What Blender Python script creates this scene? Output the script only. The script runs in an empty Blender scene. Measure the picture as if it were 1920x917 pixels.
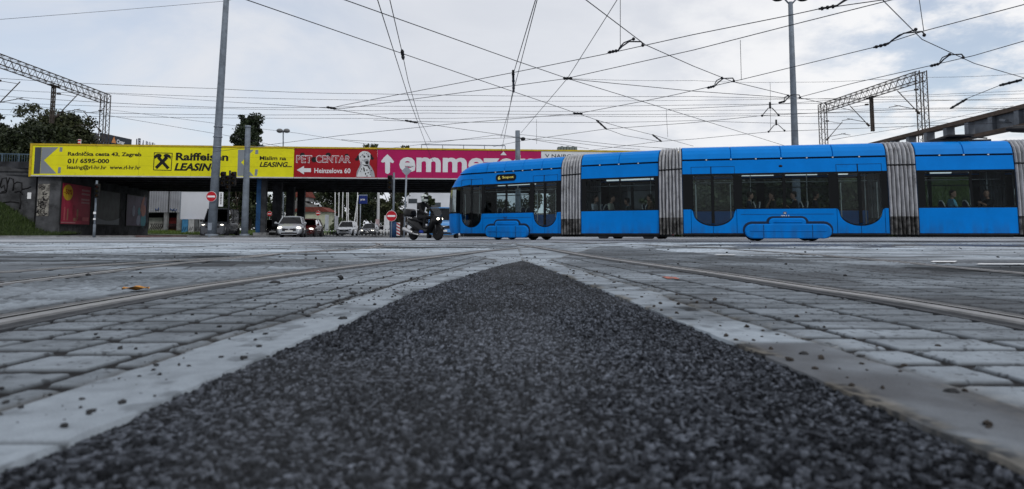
import bpy, bmesh, math, random
import numpy as np
from mathutils import Vector, Matrix, Quaternion
random.seed(7)
rng = np.random.default_rng(7)
S = bpy.context.scene
COL = S.collection
R = math.radians

# ------------------------------------------------------------------ camera, sky, sun, exposure
HC, F, TH = 0.27, 1280.0, R(5.0)          # eye height, focal length in photo pixels, upward tilt
YH = 438.0                                 # horizon row of the photograph
P0 = YH - F * math.tan(TH)
cd = bpy.data.cameras.new('camera')
cam = bpy.data.objects.new('camera', cd)
COL.objects.link(cam)
cam.location = (0, 0, HC)
cam.rotation_euler = (R(90) + TH, 0, 0)
cd.lens, cd.sensor_width = 24.0, 36.0
cd.shift_y = -(458.5 - P0) / 1920.0
cd.clip_start, cd.clip_end = 0.05, 3000
cd.dof.use_dof = True
cd.dof.focus_distance = 9.0
cd.dof.aperture_fstop = 4.8
S.camera = cam

SUN_EL, SUN_ROT = R(42), R(150)
w = bpy.data.worlds.new('World')
S.world = w
w.use_nodes = True
nt = w.node_tree
nt.nodes.clear()


def N(tree, kind, **kw):
    n = tree.nodes.new(kind)
    for k, v in kw.items():
        if k in ('ops',):
            continue
        try:
            setattr(n, k, v)
        except Exception:
            n.inputs[k].default_value = v
    return n


def L(tree, a, b):
    tree.links.new(a, b)


def mathn(tree, op, a, b=None, c=None, clamp=False):
    n = tree.nodes.new('ShaderNodeMath')
    n.operation = op
    n.use_clamp = clamp
    for i, x in enumerate((a, b, c)):
        if x is None:
            continue
        if isinstance(x, (int, float)):
            n.inputs[i].default_value = x
        else:
            tree.links.new(x, n.inputs[i])
    return n.outputs[0]


def smooth(tree, x, lo, hi):
    n = tree.nodes.new('ShaderNodeMapRange')
    n.interpolation_type = 'SMOOTHSTEP'
    n.inputs['From Min'].default_value = lo
    n.inputs['From Max'].default_value = hi
    tree.links.new(x, n.inputs['Value'])
    return n.outputs['Result']


sky = N(nt, 'ShaderNodeTexSky', sky_type='NISHITA', sun_disc=False)
sky.sun_elevation, sky.sun_rotation = SUN_EL, SUN_ROT
sky.air_density, sky.dust_density, sky.ozone_density = 1.0, 1.5, 1.0
bg_sky = N(nt, 'ShaderNodeBackground')
bg_sky.inputs['Strength'].default_value = 0.15
L(nt, sky.outputs[0], bg_sky.inputs['Color'])
tc = N(nt, 'ShaderNodeTexCoord')
sep = N(nt, 'ShaderNodeSeparateXYZ')
L(nt, tc.outputs['Generated'], sep.inputs[0])
den = mathn(nt, 'ADD', mathn(nt, 'MAXIMUM', sep.outputs[2], 0.0), 0.30)
comb = N(nt, 'ShaderNodeCombineXYZ')
L(nt, mathn(nt, 'DIVIDE', sep.outputs[0], den), comb.inputs[0])
L(nt, mathn(nt, 'DIVIDE', sep.outputs[1], den), comb.inputs[1])
cl1 = N(nt, 'ShaderNodeTexNoise')
cl1.inputs['Scale'].default_value = 1.5
cl1.inputs['Detail'].default_value = 7
cl1.inputs['Roughness'].default_value = 0.55
cl1.inputs['Distortion'].default_value = 0.4
L(nt, comb.outputs[0], cl1.inputs['Vector'])
cl2 = N(nt, 'ShaderNodeTexNoise')
cl2.inputs['Scale'].default_value = 4.2
cl2.inputs['Detail'].default_value = 6
cl2.inputs['Roughness'].default_value = 0.6
L(nt, comb.outputs[0], cl2.inputs['Vector'])


def skydot(px, py):
    d = Vector(((px - 960) / F, 1.0, (YH - py) / F)).normalized()
    n = N(nt, 'ShaderNodeVectorMath', operation='DOT_PRODUCT')
    L(nt, tc.outputs['Generated'], n.inputs[0])
    n.inputs[1].default_value = d
    return n.outputs['Value']


clear_r = mathn(nt, 'MULTIPLY', smooth(nt, skydot(1930, 60), 0.965, 0.999), smooth(nt, cl2.outputs[0], 0.60, 0.40))
clear_l = mathn(nt, 'MULTIPLY', mathn(nt, 'MULTIPLY', smooth(nt, skydot(200, 70), 0.92, 0.998), smooth(nt, cl1.outputs[0], 0.66, 0.40)), 0.62)
clear = mathn(nt, 'MULTIPLY', mathn(nt, 'MAXIMUM', clear_r, clear_l), 0.6)
ramp = N(nt, 'ShaderNodeMixRGB')
ramp.inputs[1].default_value = (0.675, 0.708, 0.78, 1)
ramp.inputs[2].default_value = (0.785, 0.813, 0.87, 1)
L(nt, smooth(nt, cl1.outputs[0], 0.28, 0.74), ramp.inputs[0])
ramp2 = N(nt, 'ShaderNodeMixRGB')
ramp2.inputs[2].default_value = (0.95, 0.955, 0.975, 1)
L(nt, ramp.outputs[0], ramp2.inputs[1])
L(nt, mathn(nt, 'MULTIPLY', smooth(nt, skydot(1800, 230), 0.84, 1.0), smooth(nt, cl2.outputs[0], 0.30, 0.60)), ramp2.inputs[0])
bg_cl = N(nt, 'ShaderNodeBackground')
bg_cl.inputs['Strength'].default_value = 0.98
L(nt, ramp2.outputs[0], bg_cl.inputs['Color'])
mixw = N(nt, 'ShaderNodeMixShader')
L(nt, clear, mixw.inputs[0])
L(nt, bg_cl.outputs[0], mixw.inputs[1])
L(nt, bg_sky.outputs[0], mixw.inputs[2])
wo = N(nt, 'ShaderNodeOutputWorld')
L(nt, mixw.outputs[0], wo.inputs[0])

sl = bpy.data.lights.new('sun', 'SUN')
sl.energy, sl.angle, sl.color = 1.1, R(14), (1.0, 0.97, 0.93)
sun = bpy.data.objects.new('sun', sl)
COL.objects.link(sun)
sdir = Vector((math.sin(SUN_ROT) * math.cos(SUN_EL), math.cos(SUN_ROT) * math.cos(SUN_EL), math.sin(SUN_EL)))
sun.rotation_euler = (-sdir).to_track_quat('-Z', 'Y').to_euler()
sun.location = (0, -5, 30)

S.view_settings.view_transform = 'Standard'
S.view_settings.look = 'None'
S.view_settings.exposure = 0.0
S.view_settings.gamma = 1.0
S.view_settings.use_curve_mapping = False
S.cycles.max_bounces = 8
S.cycles.transparent_max_bounces = 16
S.cycles.caustics_reflective = False
S.cycles.caustics_refractive = False

# ------------------------------------------------------------------ measuring helpers
CT, ST = math.cos(TH), math.sin(TH)


def ray(px, py):
    a, b = (px - 960) / F, (P0 - py) / F
    return Vector((a, CT - b * ST, ST + b * CT))


def at(px, py, Y):
    d = ray(px, py)
    return Vector((0, 0, HC)) + d * (Y / d.y)


def atz(px, py, Z):
    d = ray(px, py)
    return Vector((0, 0, HC)) + d * ((Z - HC) / d.z)


class Wall:
    """A vertical plane through P with horizontal direction d: photo pixel -> (x along it, z)."""
    def __init__(self, P, Q):
        self.P = Vector((P[0], P[1], 0))
        self.d = Vector((Q[0] - P[0], Q[1] - P[1], 0))
        self.L = self.d.length
        self.d.normalize()
        self.n = Vector((-self.d.y, self.d.x, 0))
        self.ang = math.atan2(self.d.y, self.d.x)

    def loc(self, px, py, off=0.0):
        r = ray(px, py)
        o = Vector((0, 0, HC))
        t = (self.P + self.n * off - o).dot(self.n) / r.dot(self.n)
        h = o + r * t
        return (h - self.P).dot(self.d), h.z

    def x(self, px):
        return self.loc(px, 400)[0]


# ------------------------------------------------------------------ numpy noise
def _h(ix, iy, seed):
    n = (ix.astype(np.int64) * 374761393 + iy.astype(np.int64) * 668265263 + seed * 1442695041) & 0x7fffffff
    n = (n ^ (n >> 13)) * 1274126177 & 0x7fffffff
    n = (n ^ (n >> 16)) * 668265263 & 0x7fffffff
    return ((n ^ (n >> 15)) & 0xffffff) / float(0xffffff)


def vnoise(x, y, seed=0):
    ix, iy = np.floor(x), np.floor(y)
    fx, fy = x - ix, y - iy
    fx, fy = fx * fx * (3 - 2 * fx), fy * fy * (3 - 2 * fy)
    a, b = _h(ix, iy, seed), _h(ix + 1, iy, seed)
    c, d = _h(ix, iy + 1, seed), _h(ix + 1, iy + 1, seed)
    return (a * (1 - fx) + b * fx) * (1 - fy) + (c * (1 - fx) + d * fx) * fy


def fbm(x, y, seed=0, o=4):
    s, a, t = 0, 0.5, 0
    for i in range(o):
        s = s + a * vnoise(x * 2 ** i, y * 2 ** i, seed + i * 17)
        t += a
        a *= 0.5
    return s / t


def sstep(x, lo, hi):
    t = np.clip((x - lo) / (hi - lo), 0, 1)
    return t * t * (3 - 2 * t)


# ------------------------------------------------------------------ materials
def mat(name, col, rough=0.6, metal=0.0, var=0.12, scale=6.0, bump=0.0, bscale=60.0, coat=0.0, spec=0.22, dirt=None):
    m = bpy.data.materials.new(name)
    m.use_nodes = True
    t = m.node_tree
    b = t.nodes['Principled BSDF']
    b.inputs['Roughness'].default_value = rough
    b.inputs['Metallic'].default_value = metal
    b.inputs['Specular IOR Level'].default_value = spec
    b.inputs['Coat Weight'].default_value = coat
    b.inputs['Coat Roughness'].default_value = 0.08
    tcn = N(t, 'ShaderNodeTexCoord')
    no = N(t, 'ShaderNodeTexNoise')
    no.inputs['Scale'].default_value = scale
    no.inputs['Detail'].default_value = 6
    no.inputs['Roughness'].default_value = 0.62
    L(t, tcn.outputs['Object'], no.inputs['Vector'])
    mx = N(t, 'ShaderNodeMixRGB')
    mx.inputs[1].default_value = tuple(c * (1 - var) for c in col) + (1,)
    mx.inputs[2].default_value = tuple(min(1, c * (1 + var)) for c in col) + (1,)
    L(t, smooth(t, no.outputs[0], 0.3, 0.7), mx.inputs[0])
    out = mx.outputs[0]
    if dirt:
        dcol, dscale, lo, hi = dirt
        n2 = N(t, 'ShaderNodeTexNoise')
        n2.inputs['Scale'].default_value = dscale
        n2.inputs['Detail'].default_value = 8
        n2.inputs['Roughness'].default_value = 0.7
        L(t, tcn.outputs['Object'], n2.inputs['Vector'])
        m2 = N(t, 'ShaderNodeMixRGB')
        L(t, smooth(t, n2.outputs[0], lo, hi), m2.inputs[0])
        L(t, out, m2.inputs[1])
        m2.inputs[2].default_value = tuple(dcol) + (1,)
        out = m2.outputs[0]
    L(t, out, b.inputs['Base Color'])
    if bump:
        nb = N(t, 'ShaderNodeTexNoise')
        nb.inputs['Scale'].default_value = bscale
        nb.inputs['Detail'].default_value = 4
        L(t, tcn.outputs['Object'], nb.inputs['Vector'])
        bp = N(t, 'ShaderNodeBump')
        bp.inputs['Strength'].default_value = bump
        bp.inputs['Distance'].default_value = 0.02
        L(t, nb.outputs[0], bp.inputs['Height'])
        L(t, bp.outputs[0], b.inputs['Normal'])
    return m


def glass(name, tint, rough=0.03, ior=1.5, gl=(0.9, 0.9, 0.9)):
    m = bpy.data.materials.new(name)
    m.use_nodes = True
    t = m.node_tree
    t.nodes.clear()
    tr = N(t, 'ShaderNodeBsdfTransparent')
    no = N(t, 'ShaderNodeTexNoise')
    no.inputs['Scale'].default_value = 1.3
    mx = N(t, 'ShaderNodeMixRGB')
    L(t, no.outputs[0], mx.inputs[0])
    mx.inputs[1].default_value = tuple(c * 0.9 for c in tint) + (1,)
    mx.inputs[2].default_value = tuple(min(1, c * 1.1) for c in tint) + (1,)
    L(t, mx.outputs[0], tr.inputs[0])
    g = N(t, 'ShaderNodeBsdfGlossy')
    g.inputs['Color'].default_value = gl + (1,)
    g.inputs['Roughness'].default_value = rough
    fr = N(t, 'ShaderNodeFresnel')
    fr.inputs[0].default_value = ior
    ms = N(t, 'ShaderNodeMixShader')
    L(t, fr.outputs[0], ms.inputs[0])
    L(t, tr.outputs[0], ms.inputs[1])
    L(t, g.outputs[0], ms.inputs[2])
    o = N(t, 'ShaderNodeOutputMaterial')
    L(t, ms.outputs[0], o.inputs[0])
    return m


def emit(name, col, strength):
    m = mat(name, col, 0.3)
    b = m.node_tree.nodes['Principled BSDF']
    b.inputs['Emission Color'].default_value = tuple(col) + (1,)
    b.inputs['Emission Strength'].default_value = strength
    return m


def attr_mat(name, rough=0.8, noise=0.25, nscale=300.0, bump=0.3, bscale=400.0, spec=0.35, rvar=None):
    """Surface whose base colour is the mesh's own 'Col' attribute, broken up by fine noise."""
    m = bpy.data.materials.new(name)
    m.use_nodes = True
    t = m.node_tree
    b = t.nodes['Principled BSDF']
    b.inputs['Roughness'].default_value = rough
    b.inputs['Specular IOR Level'].default_value = spec
    a = N(t, 'ShaderNodeAttribute', attribute_name='Col')
    tcn = N(t, 'ShaderNodeTexCoord')
    no = N(t, 'ShaderNodeTexNoise')
    no.inputs['Scale'].default_value = nscale
    no.inputs['Detail'].default_value = 5
    L(t, tcn.outputs['Object'], no.inputs['Vector'])
    f = mathn(t, 'ADD', mathn(t, 'MULTIPLY', no.outputs[0], 2 * noise), 1 - noise)
    mx = N(t, 'ShaderNodeMixRGB', blend_type='MULTIPLY')
    mx.inputs[0].default_value = 1
    L(t, a.outputs['Color'], mx.inputs[1])
    cc = N(t, 'ShaderNodeCombineXYZ')
    for i in range(3):
        L(t, f, cc.inputs[i])
    L(t, cc.outputs[0], mx.inputs[2])
    L(t, mx.outputs[0], b.inputs['Base Color'])
    if bump:
        nb = N(t, 'ShaderNodeTexNoise')
        nb.inputs['Scale'].default_value = bscale
        nb.inputs['Detail'].default_value = 3
        L(t, tcn.outputs['Object'], nb.inputs['Vector'])
        bp = N(t, 'ShaderNodeBump')
        bp.inputs['Strength'].default_value = bump
        bp.inputs['Distance'].default_value = 0.002
        L(t, nb.outputs[0], bp.inputs['Height'])
        L(t, bp.outputs[0], b.inputs['Normal'])
    return m


def leaf_mat(name, dark, light):
    m = bpy.data.materials.new(name)
    m.use_nodes = True
    t = m.node_tree
    b = t.nodes['Principled BSDF']
    b.inputs['Roughness'].default_value = 0.6
    b.inputs['Specular IOR Level'].default_value = 0.3
    a = N(t, 'ShaderNodeAttribute', attribute_name='Col')
    mx = N(t, 'ShaderNodeMixRGB')
    L(t, a.outputs['Fac'], mx.inputs[0])
    mx.inputs[1].default_value = tuple(dark) + (1,)
    mx.inputs[2].default_value = tuple(light) + (1,)
    L(t, mx.outputs[0], b.inputs['Base Color'])
    return m


# ------------------------------------------------------------------ mesh helpers
class MB:
    def __init__(self):
        self.v, self.f, self.m, self.s = [], [], [], []

    def add(self, vs, fs, m=0, smooth=False, M=None):
        o = len(self.v)
        for p in vs:
            p = Vector(p)
            self.v.append(M @ p if M else p)
        for f in fs:
            self.f.append([i + o for i in f])
            self.m.append(m)
            self.s.append(smooth)

    def box(self, x0, x1, y0, y1, z0, z1, m=0, M=None):
        vs = [(x, y, z) for x in (x0, x1) for y in (y0, y1) for z in (z0, z1)]
        fs = [(0, 1, 3, 2), (4, 6, 7, 5), (0, 4, 5, 1), (2, 3, 7, 6), (0, 2, 6, 4), (1, 5, 7, 3)]
        self.add(vs, fs, m, False, M)
        return self

    def bar(self, p, q, wd, ht, m=0):
        """square bar from p to q"""
        p, q = Vector(p), Vector(q)
        d = q - p
        ln = d.length
        M = Matrix.Translation(p) @ d.to_track_quat('X', 'Z').to_matrix().to_4x4()
        return self.box(0, ln, -wd / 2, wd / 2, -ht / 2, ht / 2, m, M)

    def tube(self, pts, r, n=8, m=0, cap=True, smooth=True):
        pts = [Vector(p) for p in pts]
        rs = r if isinstance(r, (list, tuple)) else [r] * len(pts)
        d0 = (pts[1] - pts[0]).normalized()
        up = Vector((0, 0, 1)) if abs(d0.z) < 0.9 else Vector((1, 0, 0))
        a = d0.cross(up).normalized()
        rings = []
        for i, p in enumerate(pts):
            d = (pts[min(i + 1, len(pts) - 1)] - pts[max(i - 1, 0)]).normalized()
            a = (a - d * a.dot(d)).normalized()
            b = d.cross(a)
            rings.append([p + (a * math.cos(2 * math.pi * k / n) + b * math.sin(2 * math.pi * k / n)) * rs[i] for k in range(n)])
        return self.loft(rings, m, True, cap, smooth)

    def loft(self, rings, m=0, closed=True, cap=True, smooth=True, M=None):
        n = len(rings[0])
        vs = [p for r_ in rings for p in r_]
        fs = []
        for i in range(len(rings) - 1):
            for k in range(n if closed else n - 1):
                k2 = (k + 1) % n
                fs.append((i * n + k, i * n + k2, (i + 1) * n + k2, (i + 1) * n + k))
        self.add(vs, fs, m, smooth, M)
        if cap and closed:
            o = len(self.v) - len(vs)
            self.f.append([o + k for k in range(n)][::-1])
            self.m.append(m)
            self.s.append(False)
            self.f.append([o + (len(rings) - 1) * n + k for k in range(n)])
            self.m.append(m)
            self.s.append(False)
        return self

    def lathe(self, prof, n=16, m=0, M=None, smooth=True):
        rings = [[(r * math.cos(2 * math.pi * k / n), r * math.sin(2 * math.pi * k / n), z) for k in range(n)] for r, z in prof]
        return self.loft(rings, m, True, True, smooth, M)

    def ball(self, c, r, n=10, m=0, M=None):
        r = r if isinstance(r, (list, tuple)) else (r, r, r)
        rings = []
        k2 = max(5, n // 2)
        for i in range(k2 + 1):
            a = -math.pi / 2 + math.pi * (i * 0.98 / k2 + 0.01)
            rings.append([(c[0] + r[0] * math.cos(a) * math.cos(2 * math.pi * k / n),
                           c[1] + r[1] * math.cos(a) * math.sin(2 * math.pi * k / n),
                           c[2] + r[2] * math.sin(a)) for k in range(n)])
        return self.loft(rings, m, True, True, True, M)

    def prism(self, poly, y0, y1, m=0, M=None):
        """polygon in (x, z) extruded along y"""
        n = len(poly)
        vs = [(x, y0, z) for x, z in poly] + [(x, y1, z) for x, z in poly]
        fs = [tuple(range(n)), tuple(range(2 * n - 1, n - 1, -1))]
        fs += [(i, i + n, (i + 1) % n + n, (i + 1) % n) for i in range(n)]
        self.add(vs, fs, m, False, M)
        return self

    def build(self, name, mats, parent=None, loc=None, rotz=0.0, bevel=0.0, seg=2):
        me = bpy.data.meshes.new(name)
        me.from_pydata([tuple(p) for p in self.v], [], self.f)
        if not isinstance(mats, (list, tuple)):
            mats = [mats]
        for m in mats:
            me.materials.append(m)
        me.polygons.foreach_set('material_index', self.m)
        me.polygons.foreach_set('use_smooth', self.s)
        me.validate()
        bm = bmesh.new()
        bm.from_mesh(me)
        bmesh.ops.recalc_face_normals(bm, faces=bm.faces)
        bm.to_mesh(me)
        bm.free()
        o = bpy.data.objects.new(name, me)
        COL.objects.link(o)
        if parent:
            o.parent = parent
        if loc is not None:
            o.location = loc
        o.rotation_euler = (0, 0, rotz)
        if bevel:
            b = o.modifiers.new('bevel', 'BEVEL')
            b.width, b.segments, b.limit_method, b.angle_limit = bevel, seg, 'ANGLE', R(40)
        return o


def tag(o, label=None, cat=None, group=None, kind=None):
    if label:
        o['label'] = label
    if cat:
        o['category'] = cat
    if group:
        o['group'] = group
    if kind:
        o['kind'] = kind
    return o


def thing(name, label, cat, loc=(0, 0, 0), rotz=0.0, group=None):
    o = bpy.data.objects.new(name, None)
    o.empty_display_size = 0.2
    COL.objects.link(o)
    o.location = loc
    o.rotation_euler = (0, 0, rotz)
    return tag(o, label, cat, group)


def dup(o, parent=None):
    c = o.copy()
    COL.objects.link(c)
    c.parent = parent
    for ch in list(o.children):
        dup(ch, c)
    return c


def grid_mesh(name, X, Y, Z, colr, material, kind='structure'):
    """height field from 2-D arrays with a per-vertex base colour"""
    nr, nc = X.shape
    co = np.stack([X, Y, Z], -1).reshape(-1, 3).astype(np.float32)
    idx = np.arange(nr * nc).reshape(nr, nc)
    q = np.stack([idx[:-1, :-1], idx[:-1, 1:], idx[1:, 1:], idx[1:, :-1]], -1).reshape(-1, 4)
    me = bpy.data.meshes.new(name)
    me.vertices.add(len(co))
    me.vertices.foreach_set('co', co.ravel())
    me.loops.add(q.size)
    me.loops.foreach_set('vertex_index', q.ravel().astype(np.int32))
    me.polygons.add(len(q))
    me.polygons.foreach_set('loop_start', np.arange(0, q.size, 4, dtype=np.int32))
    me.polygons.foreach_set('loop_total', np.full(len(q), 4, dtype=np.int32))
    me.polygons.foreach_set('use_smooth', np.ones(len(q), dtype=bool))
    me.update(calc_edges=True)
    ca = me.color_attributes.new('Col', 'FLOAT_COLOR', 'POINT')
    c4 = np.ones((len(co), 4), np.float32)
    c4[:, :3] = colr.reshape(-1, 3)
    ca.data.foreach_set('color', c4.ravel())
    me.materials.append(material)
    o = bpy.data.objects.new(name, me)
    COL.objects.link(o)
    o['kind'] = kind
    return o


def text_mesh(body, x0, x1, z0, z1, bold=0.0, shear=0.0, depth=0.004, y=0.0):
    """letters fitted into the box x0..x1, z0..z1 of a wall plane (facing -y)"""
    cu = bpy.data.curves.new('lettering', 'FONT')
    cu.body = body
    cu.offset = bold
    cu.shear = shear
    cu.resolution_u = 3
    ob = bpy.data.objects.new('lettering', cu)
    COL.objects.link(ob)
    bpy.context.view_layer.update()
    dg = bpy.context.evaluated_depsgraph_get()
    me = bpy.data.meshes.new_from_object(ob.evaluated_get(dg))
    bpy.data.objects.remove(ob)
    co = np.zeros(len(me.vertices) * 3)
    me.vertices.foreach_get('co', co)
    co = co.reshape(-1, 3)
    mn, mxx = co.min(0), co.max(0)
    sx, sz = (x1 - x0) / (mxx[0] - mn[0]), (z1 - z0) / (mxx[1] - mn[1])
    vs = [(x0 + (p[0] - mn[0]) * sx, y, z0 + (p[1] - mn[1]) * sz) for p in co]
    fs = [tuple(p.vertices) for p in me.polygons]
    bpy.data.meshes.remove(me)
    return vs, fs


def ell(cx, cz, rx, rz, n=18, a0=0.0, rot=0.0):
    out = []
    for k in range(n):
        a = a0 + 2 * math.pi * k / n
        x, z = rx * math.cos(a), rz * math.sin(a)
        out.append((cx + x * math.cos(rot) - z * math.sin(rot), cz + x * math.sin(rot) + z * math.cos(rot)))
    return out


# shared materials
M_ = {}
M_['steel'] = mat('galvanised_steel', (0.23, 0.26, 0.30), 0.55, 0.3, 0.18, 3, 0.05)
M_['pole'] = mat('pole_paint', (0.15, 0.175, 0.205), 0.6, 0.1, 0.22, 2.2, 0.1, 30, dirt=((0.09, 0.09, 0.09), 3.0, 0.6, 0.75))
M_['black'] = mat('black_plastic', (0.012, 0.012, 0.014), 0.5, 0, 0.3, 12)
M_['rubber'] = mat('tyre_rubber', (0.018, 0.018, 0.02), 0.85, 0, 0.2, 30)
M_['darksteel'] = mat('dark_steel', (0.03, 0.032, 0.036), 0.6, 0.4, 0.3, 4)
M_['wire'] = mat('wire_metal', (0.03, 0.032, 0.036), 0.7, 0.2, 0.2, 5)
M_['rust'] = mat('lattice_steel', (0.07, 0.058, 0.05), 0.75, 0.2, 0.35, 3)
M_['white'] = mat('white_paint', (0.72, 0.73, 0.74), 0.5, 0, 0.06, 3)
M_['red'] = mat('sign_red', (0.42, 0.012, 0.02), 0.45, 0, 0.1, 4)
M_['concrete'] = mat('concrete', (0.20, 0.205, 0.21), 0.85, 0, 0.25, 1.5, 0.2, 20, dirt=((0.06, 0.062, 0.065), 0.9, 0.5, 0.72))
M_['chrome'] = mat('chrome', (0.6, 0.6, 0.62), 0.2, 1.0, 0.05, 5)
M_['headlight'] = emit('lit_headlight', (1.0, 0.93, 0.8), 2.6)
M_['lamp_off'] = mat('lamp_glass_grey', (0.35, 0.36, 0.38), 0.2, 0, 0.1, 8)
M_['car_glass'] = glass('car_glass', (0.10, 0.11, 0.12), 0.02, 1.27)
M_['skin'] = mat('skin', (0.42, 0.25, 0.18), 0.55, 0, 0.1, 10)
M_['hair'] = mat('dark_hair', (0.02, 0.015, 0.012), 0.6, 0, 0.3, 40)
# ------------------------------------------------------------------ the crossing: ground, asphalt strip, paving, tram rails
def curve(knots):
    k = np.array(knots, float)
    ys, xs = k[:, 0], k[:, 1]
    m = np.gradient(xs, ys)

    def f(y):
        y = np.asarray(y, float)
        i = np.clip(np.searchsorted(ys, y) - 1, 0, len(ys) - 2)
        h = ys[i + 1] - ys[i]
        t = np.clip((y - ys[i]) / h, -0.5, 1.5)
        return ((2 * t ** 3 - 3 * t ** 2 + 1) * xs[i] + (t ** 3 - 2 * t ** 2 + t) * h * m[i]
                + (-2 * t ** 3 + 3 * t ** 2) * xs[i + 1] + (t ** 3 - t ** 2) * h * m[i + 1])
    return f


XL0 = curve([(.3, -.60), (.77, -.585), (1.15, -.56), (1.4, -.55), (2.03, -.505), (3.26, -.45), (4.34, -.31), (6.2, -.045), (6.9, .10), (7.6, .10), (15, .1)])
XR0 = curve([(.3, .60), (.78, .580), (.95, .572), (1.31, .562), (1.67, .543), (2.21, .505), (3.53, .413), (4.82, .305), (6.2, .19), (6.9, .10), (7.6, .10), (15, .1)])
RAIL_A = curve([(.3, -1.42), (1.2, -1.49), (2.07, -1.55), (3.1, -1.57), (4.34, -1.47), (5.3, -1.34), (6.2, -1.2), (7.7, -.90), (10.9, -.33), (15, .75), (19, 2.4), (22, 4.2)])
RAIL_B = curve([(.3, 1.45), (1.2, 1.52), (2.07, 1.55), (2.66, 1.545), (3.36, 1.47), (4.49, 1.37), (6.17, 1.16), (7.68, .98), (11.9, .62), (16, .2), (20, -.6), (23, -1.4)])


def XL(y):
    y = np.asarray(y, float)
    return XL0(y) + ((vnoise(y * 22, y * 0 + 3.3, 5) - .5) * .012 + (vnoise(y * 4, y * 0 + 1.3, 6) - .5) * .008) * sstep(6.8 - y, 0, 1)


def XR(y):
    y = np.asarray(y, float)
    return XR0(y) + ((vnoise(y * 24, y * 0 + 7.3, 9) - .5) * .012 + (vnoise(y * 4, y * 0 + 5.3, 7) - .5) * .006) * sstep(6.8 - y, 0, 1)


YFAR = 21.0
ypx = np.concatenate([np.arange(1010, 560, -0.75), np.arange(560, 500, -0.5), np.arange(500, YH + HC * F / YFAR, -0.3)])
ROWS = HC * F / (ypx - YH)
ROWS = np.append(ROWS, YFAR)
OUT = lambda y: 0.80 * y + 0.75


def und(x, y):
    """slow unevenness of the old crossing"""
    x, y = np.asarray(x, float), np.asarray(y, float)
    a = sstep(y, 3.5, 9) * sstep(21.0 - y, 0, 1.5)
    return a * (.030 * (fbm(x * .45 + 11, y * .55, 71, 3) - .5) + .012 * (fbm(x * 1.6, y * 1.5, 73, 3) - .5))


def voronoi(X, Y, cell, seed):
    gx, gy = X / cell, Y / cell
    ix, iy = np.floor(gx), np.floor(gy)
    d1 = np.full(X.shape, 9.0)
    d2 = np.full(X.shape, 9.0)
    c1 = np.zeros(X.shape)
    sx = np.zeros(X.shape)
    sy = np.zeros(X.shape)
    for dx in (-1, 0, 1):
        for dy in (-1, 0, 1):
            jx, jy = ix + dx, iy + dy
            px = jx + _h(jx, jy, seed) - gx
            py = jy + _h(jx, jy, seed + 1) - gy
            d = px * px + py * py
            new = d < d1
            d2 = np.where(new, d1, np.minimum(d2, d))
            c1 = np.where(new, _h(jx, jy, seed + 2), c1)
            sx = np.where(new, px, sx)
            sy = np.where(new, py, sy)
            d1 = np.where(new, d, d1)
    return np.sqrt(d1), np.sqrt(d2), c1, sx, sy


# --- the coarse asphalt strip between the two tracks
ra = ROWS[ROWS < 6.88]
ra = np.append(ra, 6.88)
U = np.linspace(0, 1, 430)
Ya, Ua = np.meshgrid(ra, U, indexing='ij')
xl, xr = XL(ra)[:, None] - .012, XR(ra)[:, None] + .012
Xa = xl + (xr - xl) * Ua
wx = Xa + (vnoise(Xa * 70, Ya * 70, 3) - .5) * .006
wy = Ya + (vnoise(Xa * 70, Ya * 70, 4) - .5) * .006
d1, d2, cid, sx, sy = voronoi(wx, wy, .0078, 11)
e1, e2, cid2, _, _ = voronoi(wx, wy, .0040, 31)
gap = d2 - d1
tiltx, tilty = _h((cid * 99991).astype(int), (cid * 7).astype(int), 5) - .5, _h((cid * 99991).astype(int), (cid * 7).astype(int), 6) - .5
stone = sstep(gap, .02, .16) * (.30 + .70 * cid) + .75 * (sx * tiltx + sy * tilty)
sunk = sstep(fbm(Xa * 9, Ya * 9, 41), .50, .68)
Za = -.0095 + .0105 * stone * (1 - .5 * sunk) + .0012 * sstep(e2 - e1, .05, .4) + .004 * (fbm(Xa * 3, Ya * 3, 8) - .5)
tone = .009 + .011 * cid2 + .150 * np.power(_h((cid * 91193).astype(int), (cid * 17).astype(int), 12), 2.2)
pale = (_h((cid * 77777).astype(int), (cid * 13).astype(int), 9) > .992)
tone = np.where(pale, tone + .12, tone) * (.10 + .90 * sstep(gap, .02, .22))  # gaps darkened: binder, plus the shade between stones put into the colour
tone *= .55 + .9 * fbm(Xa * 2.3, Ya * 1.9, 51)
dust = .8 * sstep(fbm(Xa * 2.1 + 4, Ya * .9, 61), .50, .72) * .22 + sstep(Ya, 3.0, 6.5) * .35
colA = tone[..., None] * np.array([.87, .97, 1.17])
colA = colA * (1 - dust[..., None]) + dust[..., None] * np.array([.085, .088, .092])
grid_mesh('asphalt_strip', Xa, Ya, Za, colA, attr_mat('coarse_asphalt', .95, .45, 330, .5, 500, .04))


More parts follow.
